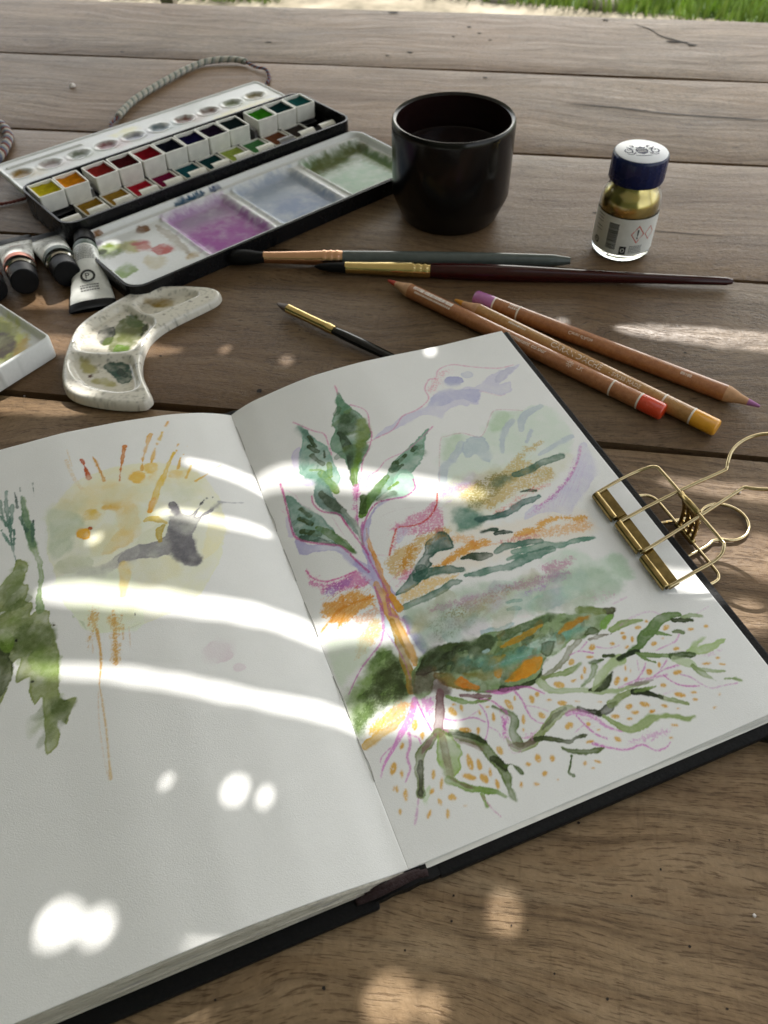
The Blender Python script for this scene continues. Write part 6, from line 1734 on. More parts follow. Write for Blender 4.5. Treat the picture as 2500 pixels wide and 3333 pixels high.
def pencil(tip, end, R_, lab, body, capcol, marks):
    rod = Rod(tip, end)
    o = thing("coloured_pencil", (tip[0] * MM, tip[1] * MM, 0), lab, "pencil", "coloured pencils beside the sketchbook")
    L_ = rod.len
    cap = plain("pencil dip", capcol, 0.25, coat=0.6, vary=.06)
    rod.rings([(0, .55), (1.5, .9), (5.5, 1.55)], 20).build("lead", plain("lead", tuple(c * .75 for c in capcol), 0.7), o, True, auto=40)
    rod.rings([(5.3, 1.5), (9, 2.2), (14.5, R_ - .15), (16.2, R_)], 28, False, False).build("sharpened_cone", M["cedar_raw"], o, True)
    rod.rings([(16.0, R_), (L_ - 12.0, R_)], 32).build("barrel", body, o, True, auto=40)
    rod.rings([(L_ - 12.0, R_ + .03), (L_ - .9, R_ + .03), (L_ - .2, R_ - .5), (L_, R_ - 1.2)], 32).build("dipped_end", cap, o, True, auto=60)
    for d in (L_ - 12.6, L_ - 27.0):
        rod.rings([(d, R_ + .05), (d + .9, R_ + .05)], 32).build("ring", M["white_print"], o, True, auto=40)
    for mk in marks:
        if mk[0] == 'bar':
            m = MB()
            rb = random.Random(5)
            d = mk[1]
            while d < mk[2]:
                w = rb.choice((.25, .4, .6, .9))
                q = []
                for k in range(4):
                    a = mk[3] + (k / 3 - .5) * .55
                    q += [rod.at(d, a, R_ + .05), rod.at(d + w, a, R_ + .05)]
                m.add(q, [(2 * k, 2 * k + 1, 2 * k + 3, 2 * k + 2) for k in range(3)])
                d += w + rb.choice((.2, .3, .45))
            m.build("barcode_print", M["bar_print"], o)
        elif mk[0] == 'dash':                       # print too small to read
            m = MB()
            rb = random.Random(8)
            d = mk[1]
            while d < mk[2]:
                w = rb.choice((.5, .7, .9))
                m.add([rod.at(d, mk[3] - .13, R_ + .06), rod.at(d + w, mk[3] - .13, R_ + .06), rod.at(d + w, mk[3] + .13, R_ + .06), rod.at(d, mk[3] + .13, R_ + .06)], [(0, 1, 2, 3)])
                d += w + .5
            m.build("small_print", M["white_print"], o)
        elif mk[0] == 'star':
            m = MB()
            for k in range(9):
                e = k * 6.283 / 9
                q = [rod.at(mk[1] + math.cos(e) * r + math.cos(e + 1.57) * w, mk[2] + (math.sin(e) * r + math.sin(e + 1.57) * w) / R_, R_ + .06) for r, w in ((.5, .1), (1.9, .12), (1.9, -.12), (.5, -.1))]
                m.add(q, [(0, 1, 2, 3)])
            m.build("sun_print", M["white_print"], o)
        else:
            rod.text(mk[1], mk[2], mk[3], mk[4], R_, len(mk) > 5).build("lettering", M["white_print"], o)
    return o


RP = 3.95
pencil((-54.8, 375.5, 3.7), (84.2, 283.8, 4.05), RP, "red pencil of cedar wood lying closest to the sketchbook corner", M["cedar_red"], srgb(205, 62, 28),
       [('bar', 19, 45, 0.15), ('dash', 21, 44, 0.75), ('t', "Permanent colour", 3.2, 80, 0.42), ('star', 117, .45), ('t', "LFI", 2.6, 121, 0.45)])
pencil((-17.0, 361.5, 3.7), (106.8, 276.0, 4.05), RP, "yellow pencil of golden cedar in the middle of the three", M["cedar_gold"], srgb(228, 160, 40),
       [('dash', 36, 46, 0.35), ('t', "CARAN D'ACHE", 4.0, 62, 0.45), ('t', "- SWISS MADE", 2.7, 95, 0.5)])
pencil((127.9, 294.0, 3.7), (-6.6, 364.6, 4.05), RP, "mauve pencil of cedar wood pointing right, farthest from the sketchbook", M["cedar_red"], srgb(190, 120, 178),
       [('t', "88188", 2.2, 38, 0.5, 1), ('t', "Caran d'Ache", 2.4, 96, .8, 1), ('dash', 126, 131, .1), ('dash', 126, 131, .5)])

M["bristle_black"] = plain("black bristle", (0.005, 0.005, 0.005), 0.6, scale=1500, vary=.6, spec=.1)
M["bristle_brown"] = plain("brown sable", (0.06, 0.030, 0.014), 0.5, scale=1500, vary=.6)
M["copper"] = plain("copper ferrule", (0.72, 0.42, 0.26), 0.2, 1.0, .06)
M["gold_fer"] = plain("gilt ferrule", (0.72, 0.55, 0.24), 0.18, 1.0, .06)
M["grey_lacq"] = plain("grey green lacquer", (0.085, 0.10, 0.093), 0.16, coat=.2, spec=.3)
M["red_lacq"] = plain("dark red lacquer", (0.032, 0.0035, 0.0035), 0.12, coat=.25, spec=.25)
M["black_lacq"] = plain("black lacquer", (0.003, 0.003, 0.004), 0.12, coat=.15, spec=.25)


def brush(p0, p1, lab, parts, group="paintbrushes on the table"):
    rod = Rod(p0, p1)
    o = thing("paintbrush", (p0[0] * MM, p0[1] * MM, 0), lab, "paintbrush", group)
    for nm, mat, prof, sx, sy in parts:
        rod.rings(prof, 28, True, True, sx, sy).build(nm, mat, o, True, auto=55)
    return o


brush((-150, 386.5, 4.6), (44, 407.5, 3.6), "wash brush with black mop bristles, copper ferrule and grey handle",
      [("bristles", M["bristle_black"], [(0, .4), (1.5, 2.6), (5, 4.4), (11, 4.6), (18, 3.6), (22.5, 3.0)], 1.15, .9),
       ("ferrule", M["copper"], [(22, 3.15), (30, 3.3), (48, 3.85), (55.5, 4.2), (56.5, 4.7), (57.5, 4.25), (59.2, 4.25), (60.2, 4.75), (61.2, 4.25), (62.9, 4.25), (63.9, 4.75), (65.0, 4.2), (67, 4.2)], 1, 1),
       ("handle", M["grey_lacq"], [(66.6, 4.15), (70, 4.3), (120, 4.3), (160, 3.9), (185, 3.4), (194.8, 2.0)], 1, 1)])
brush((-98, 384.0, 4.0), (131.0, 398.6, 2.6), "long dark red handled brush with pale gold ferrule in front of the bottle",
      [("bristles", M["bristle_black"], [(0, .3), (3, 1.6), (9, 2.6), (18, 3.0)], 1.2, .9),
       ("ferrule", M["gold_fer"], [(17.5, 3.1), (30, 3.3), (48, 4.0), (54.5, 4.05), (55.5, 4.5), (56.5, 4.05), (58, 4.05), (59, 4.5), (60, 4.05), (61.5, 4.05), (62.4, 4.5), (63.4, 4.05), (65, 4.05)], 1, 1),
       ("handle", M["red_lacq"], [(64.6, 3.95), (72, 4.3), (90, 4.75), (115, 4.4), (160, 3.2), (205, 2.5), (226, 2.2), (229.3, 1.4)], 1, 1)])
brush((-110.5, 346.8, 3.6), (30, 268.5, 1.9), "small flat brush with brown hair and gold ferrule, black handle under the sketchbook",
      [("bristles", M["bristle_brown"], [(0, .3), (2, 1.2), (5, 2.1), (8, 2.4)], 1.15, .7),
       ("ferrule", M["gold_fer"], [(7.6, 2.5), (14, 2.45), (24, 2.35), (34, 2.5), (36, 2.75), (37.2, 2.5), (39.5, 2.5)], 1.05, .9),
       ("handle", M["black_lacq"], [(39.2, 2.45), (46, 3.0), (60, 3.1), (100, 1.9), (160.9, 1.6)], 1, .62)])
o = brush((96.5, 128.3, 3.0), (190, 141.5, 4.0), "black fineliner pen poking out from under the sketchbook's right corner",
          [("nib", M["black_lacq"], [(0, .4), (2, .9), (4, 1.2)], 1, 1),
           ("nose_cone", M["black_lacq"], [(3.8, 1.6), (8, 2.4), (9, 2.9), (12, 2.9), (13, 3.3)], 1, 1),
           ("barrel", M["cover"], [(12.8, 3.4), (14, 3.9), (93, 3.9), (94, 3.4)], 1, .98)], None)
o.name = "pen"
o["category"] = "pen"

# ---------------------------------------------------------------- black mug with water
M["glaze"] = plain("black glaze", (0.006, 0.0048, 0.0042), 0.2, spec=0.34, scale=45, vary=.7, bump=.8)
M["glaze_in"] = plain("dark brown glaze", (0.012, 0.005, 0.0045), 0.18, spec=0.35)
mug = thing("mug", (-0.0288, 0.4608, 0), "black glazed handleless mug holding dark water", "mug")
MC = (-28.8, 460.8, 0)
MB().lathe([(0.1, 0.6), (24, .6), (28.4, 0), (29.2, .8), (30.6, 4), (34.2, 12.5), (35.0, 15), (35.2, 40), (35.3, 53.5), (35.1, 56), (34.3, 57.2), (33.3, 57.0), (32.5, 56)], MC, 96).build("outer_wall", M["glaze"], mug, True, auto=60)
MB().lathe([(32.5, 56), (32.2, 53), (32.0, 40), (31.8, 16), (29, 7), (20, 5), (0.1, 5)], MC, 96).build("inner_wall", M["glaze_in"], mug, True)
t = NT("dark paint water")
t.set(Base_Color=(0.012, 0.008, 0.008), Roughness=0.04, Specular_IOR_Level=0.5)
m = MB().lathe([(0.1, 38), (20, 38), (31.4, 38.0), (31.9, 38.35)], MC, 64)
m.build("water", t.m, mug, True)

# ---------------------------------------------------------------- bottle of gold paint
BC = (73.0, 431.5, 0)
bot = thing("paint_bottle", (BC[0] * MM, BC[1] * MM, 0), "small glass bottle of gold paint with dark blue cap", "bottle")
t = NT("clear glass")
t.set(Base_Color=(0.93, 0.97, 0.95), Roughness=0.02, Transmission_Weight=1.0, IOR=1.45)
MB().lathe([(0.1, .3), (12, .3), (14.5, 0), (16.0, 1.0), (16.6, 3), (16.6, 28), (16.4, 31), (15.5, 34.2), (13.8, 37.2), (12.4, 39), (11.8, 41), (11.8, 46), (11.1, 46), (11.1, 41), (11.8, 38.7), (13.2, 36.6), (14.8, 33.8), (15.6, 31), (15.8, 28), (15.8, 4.5), (13.5, 3.4), (0.1, 3.4)], BC, 72).build("glass", t.m, bot, True, auto=50)
MB().lathe([(0.1, 3.8), (13, 3.8), (15.6, 4.8), (15.65, 28), (15.45, 31), (14.65, 33.7), (13.05, 36.5), (11.65, 38.6), (10.95, 41), (10.95, 44), (0.1, 44)], BC, 72).build("gold_paint", plain("gold paint", (0.60, 0.44, 0.14), 0.24, 1.0, .12, 120), bot, True, auto=60)
face = math.atan2(-431.5, -73.0)


def lab_pt(th, z, r): return (BC[0] + r * math.cos(face + th), BC[1] + r * math.sin(face + th), z)


def lab_map(vs, fs, th, z, r):
    if len(vs) == 4 and fs == [(0, 1, 2, 3)]:                     # follow the curve of the glass
        k = 8
        lo = [(vs[0][0] + (vs[1][0] - vs[0][0]) * i / k, vs[0][1] + (vs[1][1] - vs[0][1]) * i / k) for i in range(k + 1)]
        hi = [(vs[3][0] + (vs[2][0] - vs[3][0]) * i / k, vs[3][1] + (vs[2][1] - vs[3][1]) * i / k) for i in range(k + 1)]
        vs, fs = lo + hi, [(i, i + 1, k + 2 + i, k + 1 + i) for i in range(k)]
    return MB().add([lab_pt(th + x / r, z + y, r) for x, y in vs], fs)


M["label_paper"] = plain("white label", (0.70, 0.70, 0.66), 0.5, vary=.05)
M["ink"] = plain("black ink", (0.012, 0.012, 0.013), 0.6)
M["ink_grey"] = plain("grey ink", (0.055, 0.055, 0.055), 0.6)
M["ink_red"] = plain("red ink", (0.55, 0.09, 0.06), 0.6)
m = MB()
n = 72
vs = []
for k in range(n + 1):
    th = -2.6 + 5.2 * k / n
    vs += [lab_pt(th, 4.6, 16.72), lab_pt(th, 25.8, 16.72)]
m.add(vs, [(2 * k, 2 * k + 2, 2 * k + 3, 2 * k + 1) for k in range(n)])
m.build("paper_label", M["label_paper"], bot, True)
RL = 16.82
q = lambda x0, y0, x1, y1: ([(x0, y0), (x1, y0), (x1, y1), (x0, y1)], [(0, 1, 2, 3)])
m = MB()
rb = random.Random(2)
y = 7.5
while y < 22.5:
    w = rb.choice((.3, .45, .6, .8))
    v_, f_ = q(-2.8, y, 2.8, y + w)
    mm = lab_map([(x / 1, yy) for x, yy in v_], f_, -0.33, 0, RL)
    m.add(mm.v, mm.f)
    y += w + rb.choice((.16, .22, .3))
m.build("barcode_print", M["ink_grey"], bot)
m = MB()
def lines(th, z0, z1, w, n_, rnd):
    for i in range(n_):
        z = z0 + (z1 - z0) * i / max(1, n_ - 1)
        x = -w / 2
        while x < w / 2:
            l = rnd.uniform(.4, 1.1)
            v_, f_ = q(x, z, min(x + l, w / 2), z + .4)
            mm = lab_map(v_, f_, th, 0, RL)
            m.add(mm.v, mm.f)
            x += l + .25
lines(.52, 6.2, 10.0, 7.5, 5, rb)
lines(-.92, 20.5, 24, 5, 3, rb)
lines(-.9, 15.5, 17.5, 4.5, 2, rb)
lines(-.16, 8, 22, .6, 12, rb)
m.build("small_print", M["ink_grey"], bot)
m = MB()
dia = [(0, 5.3), (3.9, 0), (0, -5.3), (-3.9, 0)]
di = [(x * .84, y * .84) for x, y in dia]
mm = lab_map(dia + di, [(k, (k + 1) % 4, 4 + (k + 1) % 4, 4 + k) for k in range(4)], .50, 17.2, RL)
m.add(mm.v, mm.f)
mm = lab_map([(x * .8, y * .8) for x, y in dia] + [(x * .68, y * .68) for x, y in dia], [(k, (k + 1) % 4, 4 + (k + 1) % 4, 4 + k) for k in range(4)], .95, 17.0, RL)
m.add(mm.v, mm.f)
m.build("hazard_diamond", M["ink_red"], bot)
m = MB()
mm = lab_map([(-.5, 2.6), (.5, 2.6), (.22, -1.0), (-.22, -1.0)], [(0, 1, 2, 3)], .50, 17.2, RL + .02)
m.add(mm.v, mm.f)
mm = lab_map([(.5 * math.cos(k), .5 * math.sin(k) - 2.1) for k in [i * .785 for i in range(8)]], [tuple(range(8))], .50, 17.2, RL + .02)
m.add(mm.v, mm.f)
m.build("hazard_mark", M["ink"], bot)
m = MB()
o8 = [(1.5 * math.cos(k), 2.4 + 1.5 * math.sin(k)) for k in [i * .52 for i in range(12)]]
v_ = [(-1.8, 0), (1.8, 0), (1.8, 4.8), (-1.8, 4.8)]
mm = lab_map(v_, [(0, 1, 2, 3)], .10, 5.2, RL)
m.add(mm.v, mm.f)
mm = lab_map([(2.0 * math.cos(k * .52), 2.0 * math.sin(k * .52)) for k in range(12)] + [(1.45 * math.cos(k * .52), 1.45 * math.sin(k * .52)) for k in range(12)], [(k, (k + 1) % 12, 12 + (k + 1) % 12, 12 + k) for k in range(12)], -.93, 9.2, RL)
m.add(mm.v, mm.f)
vs, fs = text2d("R2", 2.2)
mm = lab_map([(x - 1.2, y_ - .7) for x, y_ in vs], fs, -.93, 9.2, RL)
m.add(mm.v, mm.f)
m.build("black_mark", M["ink"], bot)
m = MB()
ee = [(1.1 * math.cos(k * .52), 1.3 * math.sin(k * .52)) for k in range(12)]
mm = lab_map(ee + [(x * .6, y_ * .75) for x, y_ in ee], [(k, (k + 1) % 12, 12 + (k + 1) % 12, 12 + k) for k in range(12)], .10, 7.6, RL + .03)
m.add(mm.v, mm.f)
m.build("logo_mark", M["label_paper"], bot)
M["navy"] = plain("navy plastic", (0.004, 0.013, 0.075), 0.28, vary=.1)
m = MB()
n = 96
prof = [(13.2, 41.2), (14.3, 41.4), (14.7, 42.2), (14.7, 54.0), (14.5, 55.0), (13.95, 55.6), (13.8, 55.2), (0.1, 55.2)]
vs, fs = [], []
for r, z in prof:
    for k in range(n):
        rr = r + (0.13 * math.cos(k * 6.2832 * 24 / n) if 42 < z < 54.5 and r > 14.5 else 0)
        vs.append((BC[0] + rr * math.cos(6.2832 * k / n), BC[1] + rr * math.sin(6.2832 * k / n), z))
for j in range(len(prof) - 1):
    fs += [(j * n + k, j * n + (k + 1) % n, (j + 1) * n + (k + 1) % n, (j + 1) * n + k) for k in range(n)]
m.add(vs, fs)
cap = m.build("cap", M["navy"], bot, True, auto=40)
m = MB().lathe([(13.75, 55.3), (13.75, 55.75), (13.4, 55.95), (0.1, 55.95)], BC, 72)
m.build("cap_disc", plain("white disc", (0.84, 0.86, 0.90), 0.35, vary=.03), cap, True, auto=50)
# printed crest: shield and crown between two scrolled supporters
m = MB()
cr = Vector((0.985, 0.17, 0))
cu_ = Vector((-0.17, 0.985, 0))


def crest(pts, fs):
    m.add([Vector((BC[0], BC[1], 56.03)) + cr * x + cu_ * y for x, y in pts], fs)


def cstroke(pts, w):
    p = [np.array(c) for c in catmull(pts, 5)]
    n_ = len(p)
    a, b = [], []
    for i in range(n_):
        d = p[min(i + 1, n_ - 1)] - p[max(i - 1, 0)]
        d = d / (np.linalg.norm(d) + 1e-9)
        ww = w * (0.35 + 0.65 * math.sin(math.pi * (i + .5) / n_))
        a.append((p[i][0] - d[1] * ww, p[i][1] + d[0] * ww))
        b.append((p[i][0] + d[1] * ww, p[i][1] - d[0] * ww))
    crest(a + b, [(i, i + 1, n_ + i + 1, n_ + i) for i in range(n_ - 1)])


crest([(-3.0, 2.2), (3.0, 2.2), (3.3, 0), (2.6, -2.6), (0, -4.2), (-2.6, -2.6), (-3.3, 0)], [tuple(range(7))])
crest([(-2.2, 2.6), (-2.6, 4.4), (-1.3, 3.6), (0, 5.0), (1.3, 3.6), (2.6, 4.4), (2.2, 2.6)], [tuple(range(7))])
for sg in (-1, 1):
    cstroke([(sg * 3.6, -3.6), (sg * 5.4, -2.2), (sg * 5.0, .4), (sg * 6.2, 2.6), (sg * 4.4, 3.8)], .42)
    cstroke([(sg * 5.2, -1.5), (sg * 7.6, -2.2), (sg * 9.0, -.2), (sg * 8.2, 2.0)], .42)
    cstroke([(sg * 3.7, 1.6), (sg * 5.4, 2.4), (sg * 7.4, 4.6)], .34)
    cstroke([(sg * 3.4, -1.2), (sg * 5.0, -3.9), (sg * 7.2, -4.2), (sg * 8.3, -3.0)], .34)
    cstroke([(sg * 4.0, 3.6), (sg * 3.8, 5.4), (sg * 5.4, 5.6)], .5)
    cstroke([(sg * 6.2, .6), (sg * 7.4, 1.2), (sg * 7.2, 2.8)], .28)
cstroke([(-4.5, -5.3), (0, -5.9), (4.5, -5.3)], .4)
crest_o = m.build("crest_print", plain("blue grey print", (0.018, 0.026, 0.085), 0.5), cap)
m = MB()
for y_ in (1.2, -.5, -1.7):
    crest([(-2.4, y_), (2.4, y_), (2.4, y_ + .45), (-2.4, y_ + .45)], [(0, 1, 2, 3)])
m.v = [(x, y_, z + .05) for x, y_, z in m.v]
m.build("crest_bars", M["label_paper"], cap)

# ---------------------------------------------------------------- watercolour tin
TA, TB = (0.656, 0.755), (0.755, -0.656)
TO = (-289.3, 430.1)
tin = thing("paint_tin", (TO[0] * MM, TO[1] * MM, 0), "open black watercolour tin with white mixing lid and rows of colour pans", "paint tin")
TW = lambda u_, v_, z: (TO[0] + TA[0] * u_ + TB[0] * v_, TO[1] + TA[1] * u_ + TB[1] * v_, z)
M["tin_black"] = plain("black enamel", (0.007, 0.007, 0.008), 0.25, spec=.22, wear=(0.03, .03, .03))
M["tin_grey"] = plain("bare tin", (0.20, 0.20, 0.21), 0.35, 0.8, .2)
M["enamel"] = attr_paint("white enamel with paint", 0.25, 0.06, 0.0, 600, 0.22)
M["clipmetal"] = plain("white lacquered clip", (0.78, 0.77, 0.70), 0.3, coat=.4, vary=.08)


def walls(out, inn, z0, z1, name, mat, parent, fr=TW, floor=None):
    n_ = len(out)
    m = MB()
    vs = [fr(x, y, z0) for x, y in out] + [fr(x, y, z1) for x, y in out] + [fr(x, y, z1) for x, y in inn] + [fr(x, y, floor if floor is not None else z0) for x, y in inn]
    fs = []
    for j in range(3):
        fs += [(j * n_ + k, j * n_ + (k + 1) % n_, (j + 1) * n_ + (k + 1) % n_, (j + 1) * n_ + k) for k in range(n_)]
    if floor is not None:
        fs.append(tuple(3 * n_ + k for k in range(n_)))
        fs.append(tuple(range(n_)))
    return m.add(vs, fs).build(name, mat, parent)


walls(rrect(-1, -3, 212.5, 61.5, 9), rrect(0.2, -1.8, 211.3, 60.3, 8), 0.2, 16, "tray", M["tin_black"], tin, floor=1.2)
m = MB()
for v0, v1, z in ((3, 25.5, 5.2), (26.5, 46, 1.7)):
    m.add([TW(3, v0, z), TW(208, v0, z), TW(208, v1, z), TW(3, v1, z), TW(3, v0, z - .6), TW(208, v0, z - .6), TW(208, v1, z - .6), TW(3, v1, z - .6)], [(0, 1, 2, 3), (7, 6, 5, 4), (0, 4, 5, 1), (1, 5, 6, 2), (2, 6, 7, 3), (3, 7, 4, 0)])
m.build("pan_rack", M["tin_grey"], tin)
for i in range(12):
    uc = 8.5 + i * 17.55
    m = MB()
    pts = []
    for a in range(0, 9):
        e = math.radians(-30 + 150 * a / 8)
        pts.append((44.6 + 3.4 * math.cos(e), 8.9 + 2.7 * math.sin(e)))
    w_ = 6.1
    vs = [TW(uc - w_, v_, z) for v_, z in pts] + [TW(uc + w_, v_, z) for v_, z in pts]
    n_ = len(pts)
    m.add(vs, [(k, k + 1, n_ + k + 1, n_ + k) for k in range(n_ - 1)])
    m.add([TW(uc - 6, 48.2, 1.5), TW(uc + 6, 48.2, 1.5), TW(uc + 6, 47.8, 8), TW(uc - 6, 47.8, 8)], [(0, 1, 2, 3)])
    m.build("spring_clip", M["clipmetal"] if i not in (9,) else M["tin_grey"], tin, True)
for uc in (33.5, 156.0):
    m = MB()
    m.add([TW(uc - 1, 4, 5.5), TW(uc + 1, 4, 5.5), TW(uc + 1, 25, 5.5), TW(uc - 1, 25, 5.5), TW(uc - 1, 4, 13), TW(uc + 1, 4, 13), TW(uc + 1, 25, 13), TW(uc - 1, 25, 13)], [(0, 1, 2, 3), (7, 6, 5, 4), (0, 4, 5, 1), (1, 5, 6, 2), (2, 6, 7, 3), (3, 7, 4, 0)])
    m.build("divider", M["tin_grey"], tin)
# lid with mixing wells
lid_poly = rrect(0, 64, 212, 134.5, 9)
walls([(x, y) for x, y in rrect(-1.4, 62.6, 213.4, 136, 10)], rrect(0.1, 64.1, 211.9, 134.4, 9), 0.2, 9.6, "lid_shell", M["tin_black"], tin, floor=1.0)
cvL = Canvas(0, 64, 212, 134.5, 0.75, (0.78, 0.80, 0.81), 40)
lw_ = [rrect(53, 73, 96.5, 129, 3), rrect(104, 73, 149, 129, 3), rrect(157.5, 73, 206, 129, 3)]
for p, c, a, s in [(lw_[0], (196, 150, 204), .8, 3), (rrect(56, 92, 94, 126, 8), (184, 92, 184), .85, 7), (rrect(60, 78, 90, 90, 5), (205, 195, 214), .6, 6), (lw_[1], (178, 190, 214), .75, 3), (rrect(108, 80, 140, 110, 8), (196, 206, 224), .6, 6), (rrect(112, 100, 146, 127, 6), (160, 176, 212), .7, 7),
                   (lw_[2], (180, 205, 182), .85, 3), (rrect(160, 74, 204, 90, 5), (108, 132, 66), .8, 5), (rrect(166, 96, 200, 124, 8), (182, 216, 188), .8, 6), ([(160, 78), (180, 72), (206, 74), (206, 84), (190, 82), (176, 86), (162, 88)], (120, 124, 70), .7, 2.5), ([(197, 80), (206, 90), (206, 128), (200, 128)], (130, 156, 92), .7, 3),
                   ([(4, 80), (12, 76), (20, 80), (22, 86), (14, 92), (6, 90)], (122, 140, 52), .9, 2), ([(5, 82), (9, 80), (11, 84), (7, 86)], (52, 60, 30), .9, 1), ([(17, 84), (27, 82), (30, 90), (22, 96)], (196, 190, 120), .8, 2.2), ([(4, 106), (12, 104), (15, 112), (6, 116), (1, 112)], (150, 176, 104), .9, 1), ([(26, 88), (33, 90), (31, 98), (25, 96)], (222, 150, 140), .85, 1.4), ([(24, 86), (31, 87), (33, 90), (26, 90)], (198, 60, 50), .9, .8), ([(31, 99), (39, 98), (41, 107), (34, 110), (30, 105)], (206, 96, 90), .9, .7), ([(36, 72), (42, 74), (40, 80), (35, 78)], (140, 96, 62), .9, .8), ([(24, 104), (32, 112), (26, 120), (20, 116)], (226, 214, 180), .7, 2), ([(1, 68), (5, 66), (6, 70), (2, 71)], (140, 96, 60), .9, .6), ([(12, 66), (16, 65), (17, 67.5), (12, 68)], (150, 104, 60), .9, .5), ([(2, 73), (8, 71), (14, 73), (6, 76)], (190, 180, 196), .8, 1),
                   ([(66, 66), (76, 65.2), (88, 66), (80, 68.4), (68, 69)], (52, 92, 122), .9, .7), ([(92, 66), (98, 65.5), (99, 67.5), (93, 68)], (60, 80, 120), .9, .5), ([(44, 120), (47, 110), (49, 90), (46, 76), (43, 100)], (170, 150, 120), .6, 1), ([(40, 122), (46, 118), (47, 124)], (196, 160, 90), .8, .8)]:
    cvL.wash(p, srgb(*[v_ * .9 for v_ in c]), min(1, a + .15), s, 1.6)
wellc = [cvL.xs, cvL.ys]


def lid_z(X, Y, d):
    z = np.full(X.shape, 5.4)
    z = np.where(Y < 71, 6.8, z)
    z = z + 1.4 * (1 - sstep(0, 1.2, np.abs(Y - 71.3)))
    for w_ in lw_:
        q_ = poly_sdf(X, Y, w_)
        z = z - 3.0 * (1 - sstep(-4.0, 0.3, q_)) + 0.9 * (1 - sstep(0, 1.6, np.abs(q_ - 1.2)))
    z = z + (9.9 - z) * (1 - sstep(0.4, 3.0, -d))
    return z


plate("mixing_lid", lid_poly, .75, lid_z, (TO, TA, TB), 0, cvL, M["enamel"], tin, 1.2)
# fold-out palette leaf on the far side
fp = rrect(2, -51, 209, -5, 4)
cvF = Canvas(2, -51, 209, -5, 0.8, (0.72, 0.74, 0.74), 60)
fc = [(196, 150, 60), (186, 150, 150), (112, 128, 92), (176, 90, 104), (140, 140, 176), (92, 128, 150), (160, 104, 92), (150, 110, 100), (150, 160, 112), (170, 150, 90)]
fx = [(11 + i * 20.2, -30) for i in range(10)]
for (x, y_), c in zip(fx, fc):
    cvF.wash([(x - 5, y_ - 4), (x + 4, y_ - 5), (x + 6, y_ + 3), (x - 3, y_ + 5)], srgb(*[v_ * .8 for v_ in c]), 1.0, 1.6)
    cvF.wash([(x + 2, y_ + 2), (x + 12, y_ - 2), (x + 14, y_ + 8), (x + 4, y_ + 10)], srgb(*[min(255, int(v_ * .4 + 140)) for v_ in c]), .6, 3)
cvF.wash([(150, -18), (190, -20), (204, -10), (160, -9)], srgb(238, 224, 160), .7, 4)
cvF.wash([(80, -42), (100, -44), (98, -36), (84, -36)], srgb(236, 228, 160), .7, 3)


def flap_z(X, Y, d):
    z = np.full(X.shape, 10.0)
    for x, y_ in fx:
        r_ = np.hypot((X - x) / 1.25, Y - y_)
        z = z - 1.7 * (1 - sstep(3.2, 6.4, r_)) + .35 * (1 - sstep(0, 1.3, np.abs(r_ - 7)))
    z = z + 1.2 * (1 - sstep(0, 1.2, np.abs(Y + 42))) * (X > 6) * (X < 60)
    return z + 0.8 * (1 - sstep(.2, 1.8, -d))


plate("fold_out_palette", fp, .8, flap_z, (TO, TA, TB), 0.5, cvF, M["enamel"], tin, 7.5)
m = MB()
for u0, u1 in ((18, 52), (120, 150), (168, 188)):
    m.tube([TW(u0, -4.2, 12.6), TW(u1, -4.2, 12.6)], 1.3, 10)
m.build("hinge", M["tin_black"], tin, True)

# ---------------------------------------------------------------- colour pans sitting in the tin
M["pan"] = plain("white pan plastic", (0.78, 0.77, 0.71), 0.4, vary=.08, scale=180, wear=(0.50, 0.44, 0.36))


def pan_body_mesh():
    o_, i_ = rrect(-8.0, -9.6, 8.0, 9.6, 1.0, 3), rrect(-7.1, -8.7, 7.1, 8.7, .7, 3)
    n_ = len(o_)
    vs = [(x * .95, y * .95, 0) for x, y in o_] + [(x, y, 10.6) for x, y in o_] + [(x, y, 10.6) for x, y in i_] + [(x, y, 2) for x, y in i_]
    fs = []
    for j in range(3): fs += [(j * n_ + k, j * n_ + (k + 1) % n_, (j + 1) * n_ + (k + 1) % n_, (j + 1) * n_ + k) for k in range(n_)]
    fs += [tuple(range(n_))[::-1], tuple(3 * n_ + k for k in range(n_))]
    me = bpy.data.meshes.new("pan_body")
    me.from_pydata([(x * MM, y * MM, z * MM) for x, y, z in vs], [], fs)
    me.materials.append(M["pan"])
    return me


PAN = pan_body_mesh()


def pan_block(col, seed, level):
    rr = np.random.RandomState(seed)
    xs_, ys_ = np.linspace(-7.05, 7.05, 15), np.linspace(-8.65, 8.65, 17)
    X, Y = np.meshgrid(xs_, ys_)
    Z = level + 0.9 * (fbm(15, 17, 6, seed, 3) - .5) * 2 - 1.6 * np.exp(-((X - rr.uniform(-2, 2)) ** 2 + (Y - rr.uniform(-3, 3)) ** 2) / 22) * rr.uniform(.2, 1) + 0.8 * (np.abs(X) / 7) ** 6
    me = grid_mesh("paint_block", np.stack([X, Y, Z], -1) * MM)
    me.materials.append(plain("pan colour", col, 0.6, vary=.25, scale=300, spec=0.0))
    return me


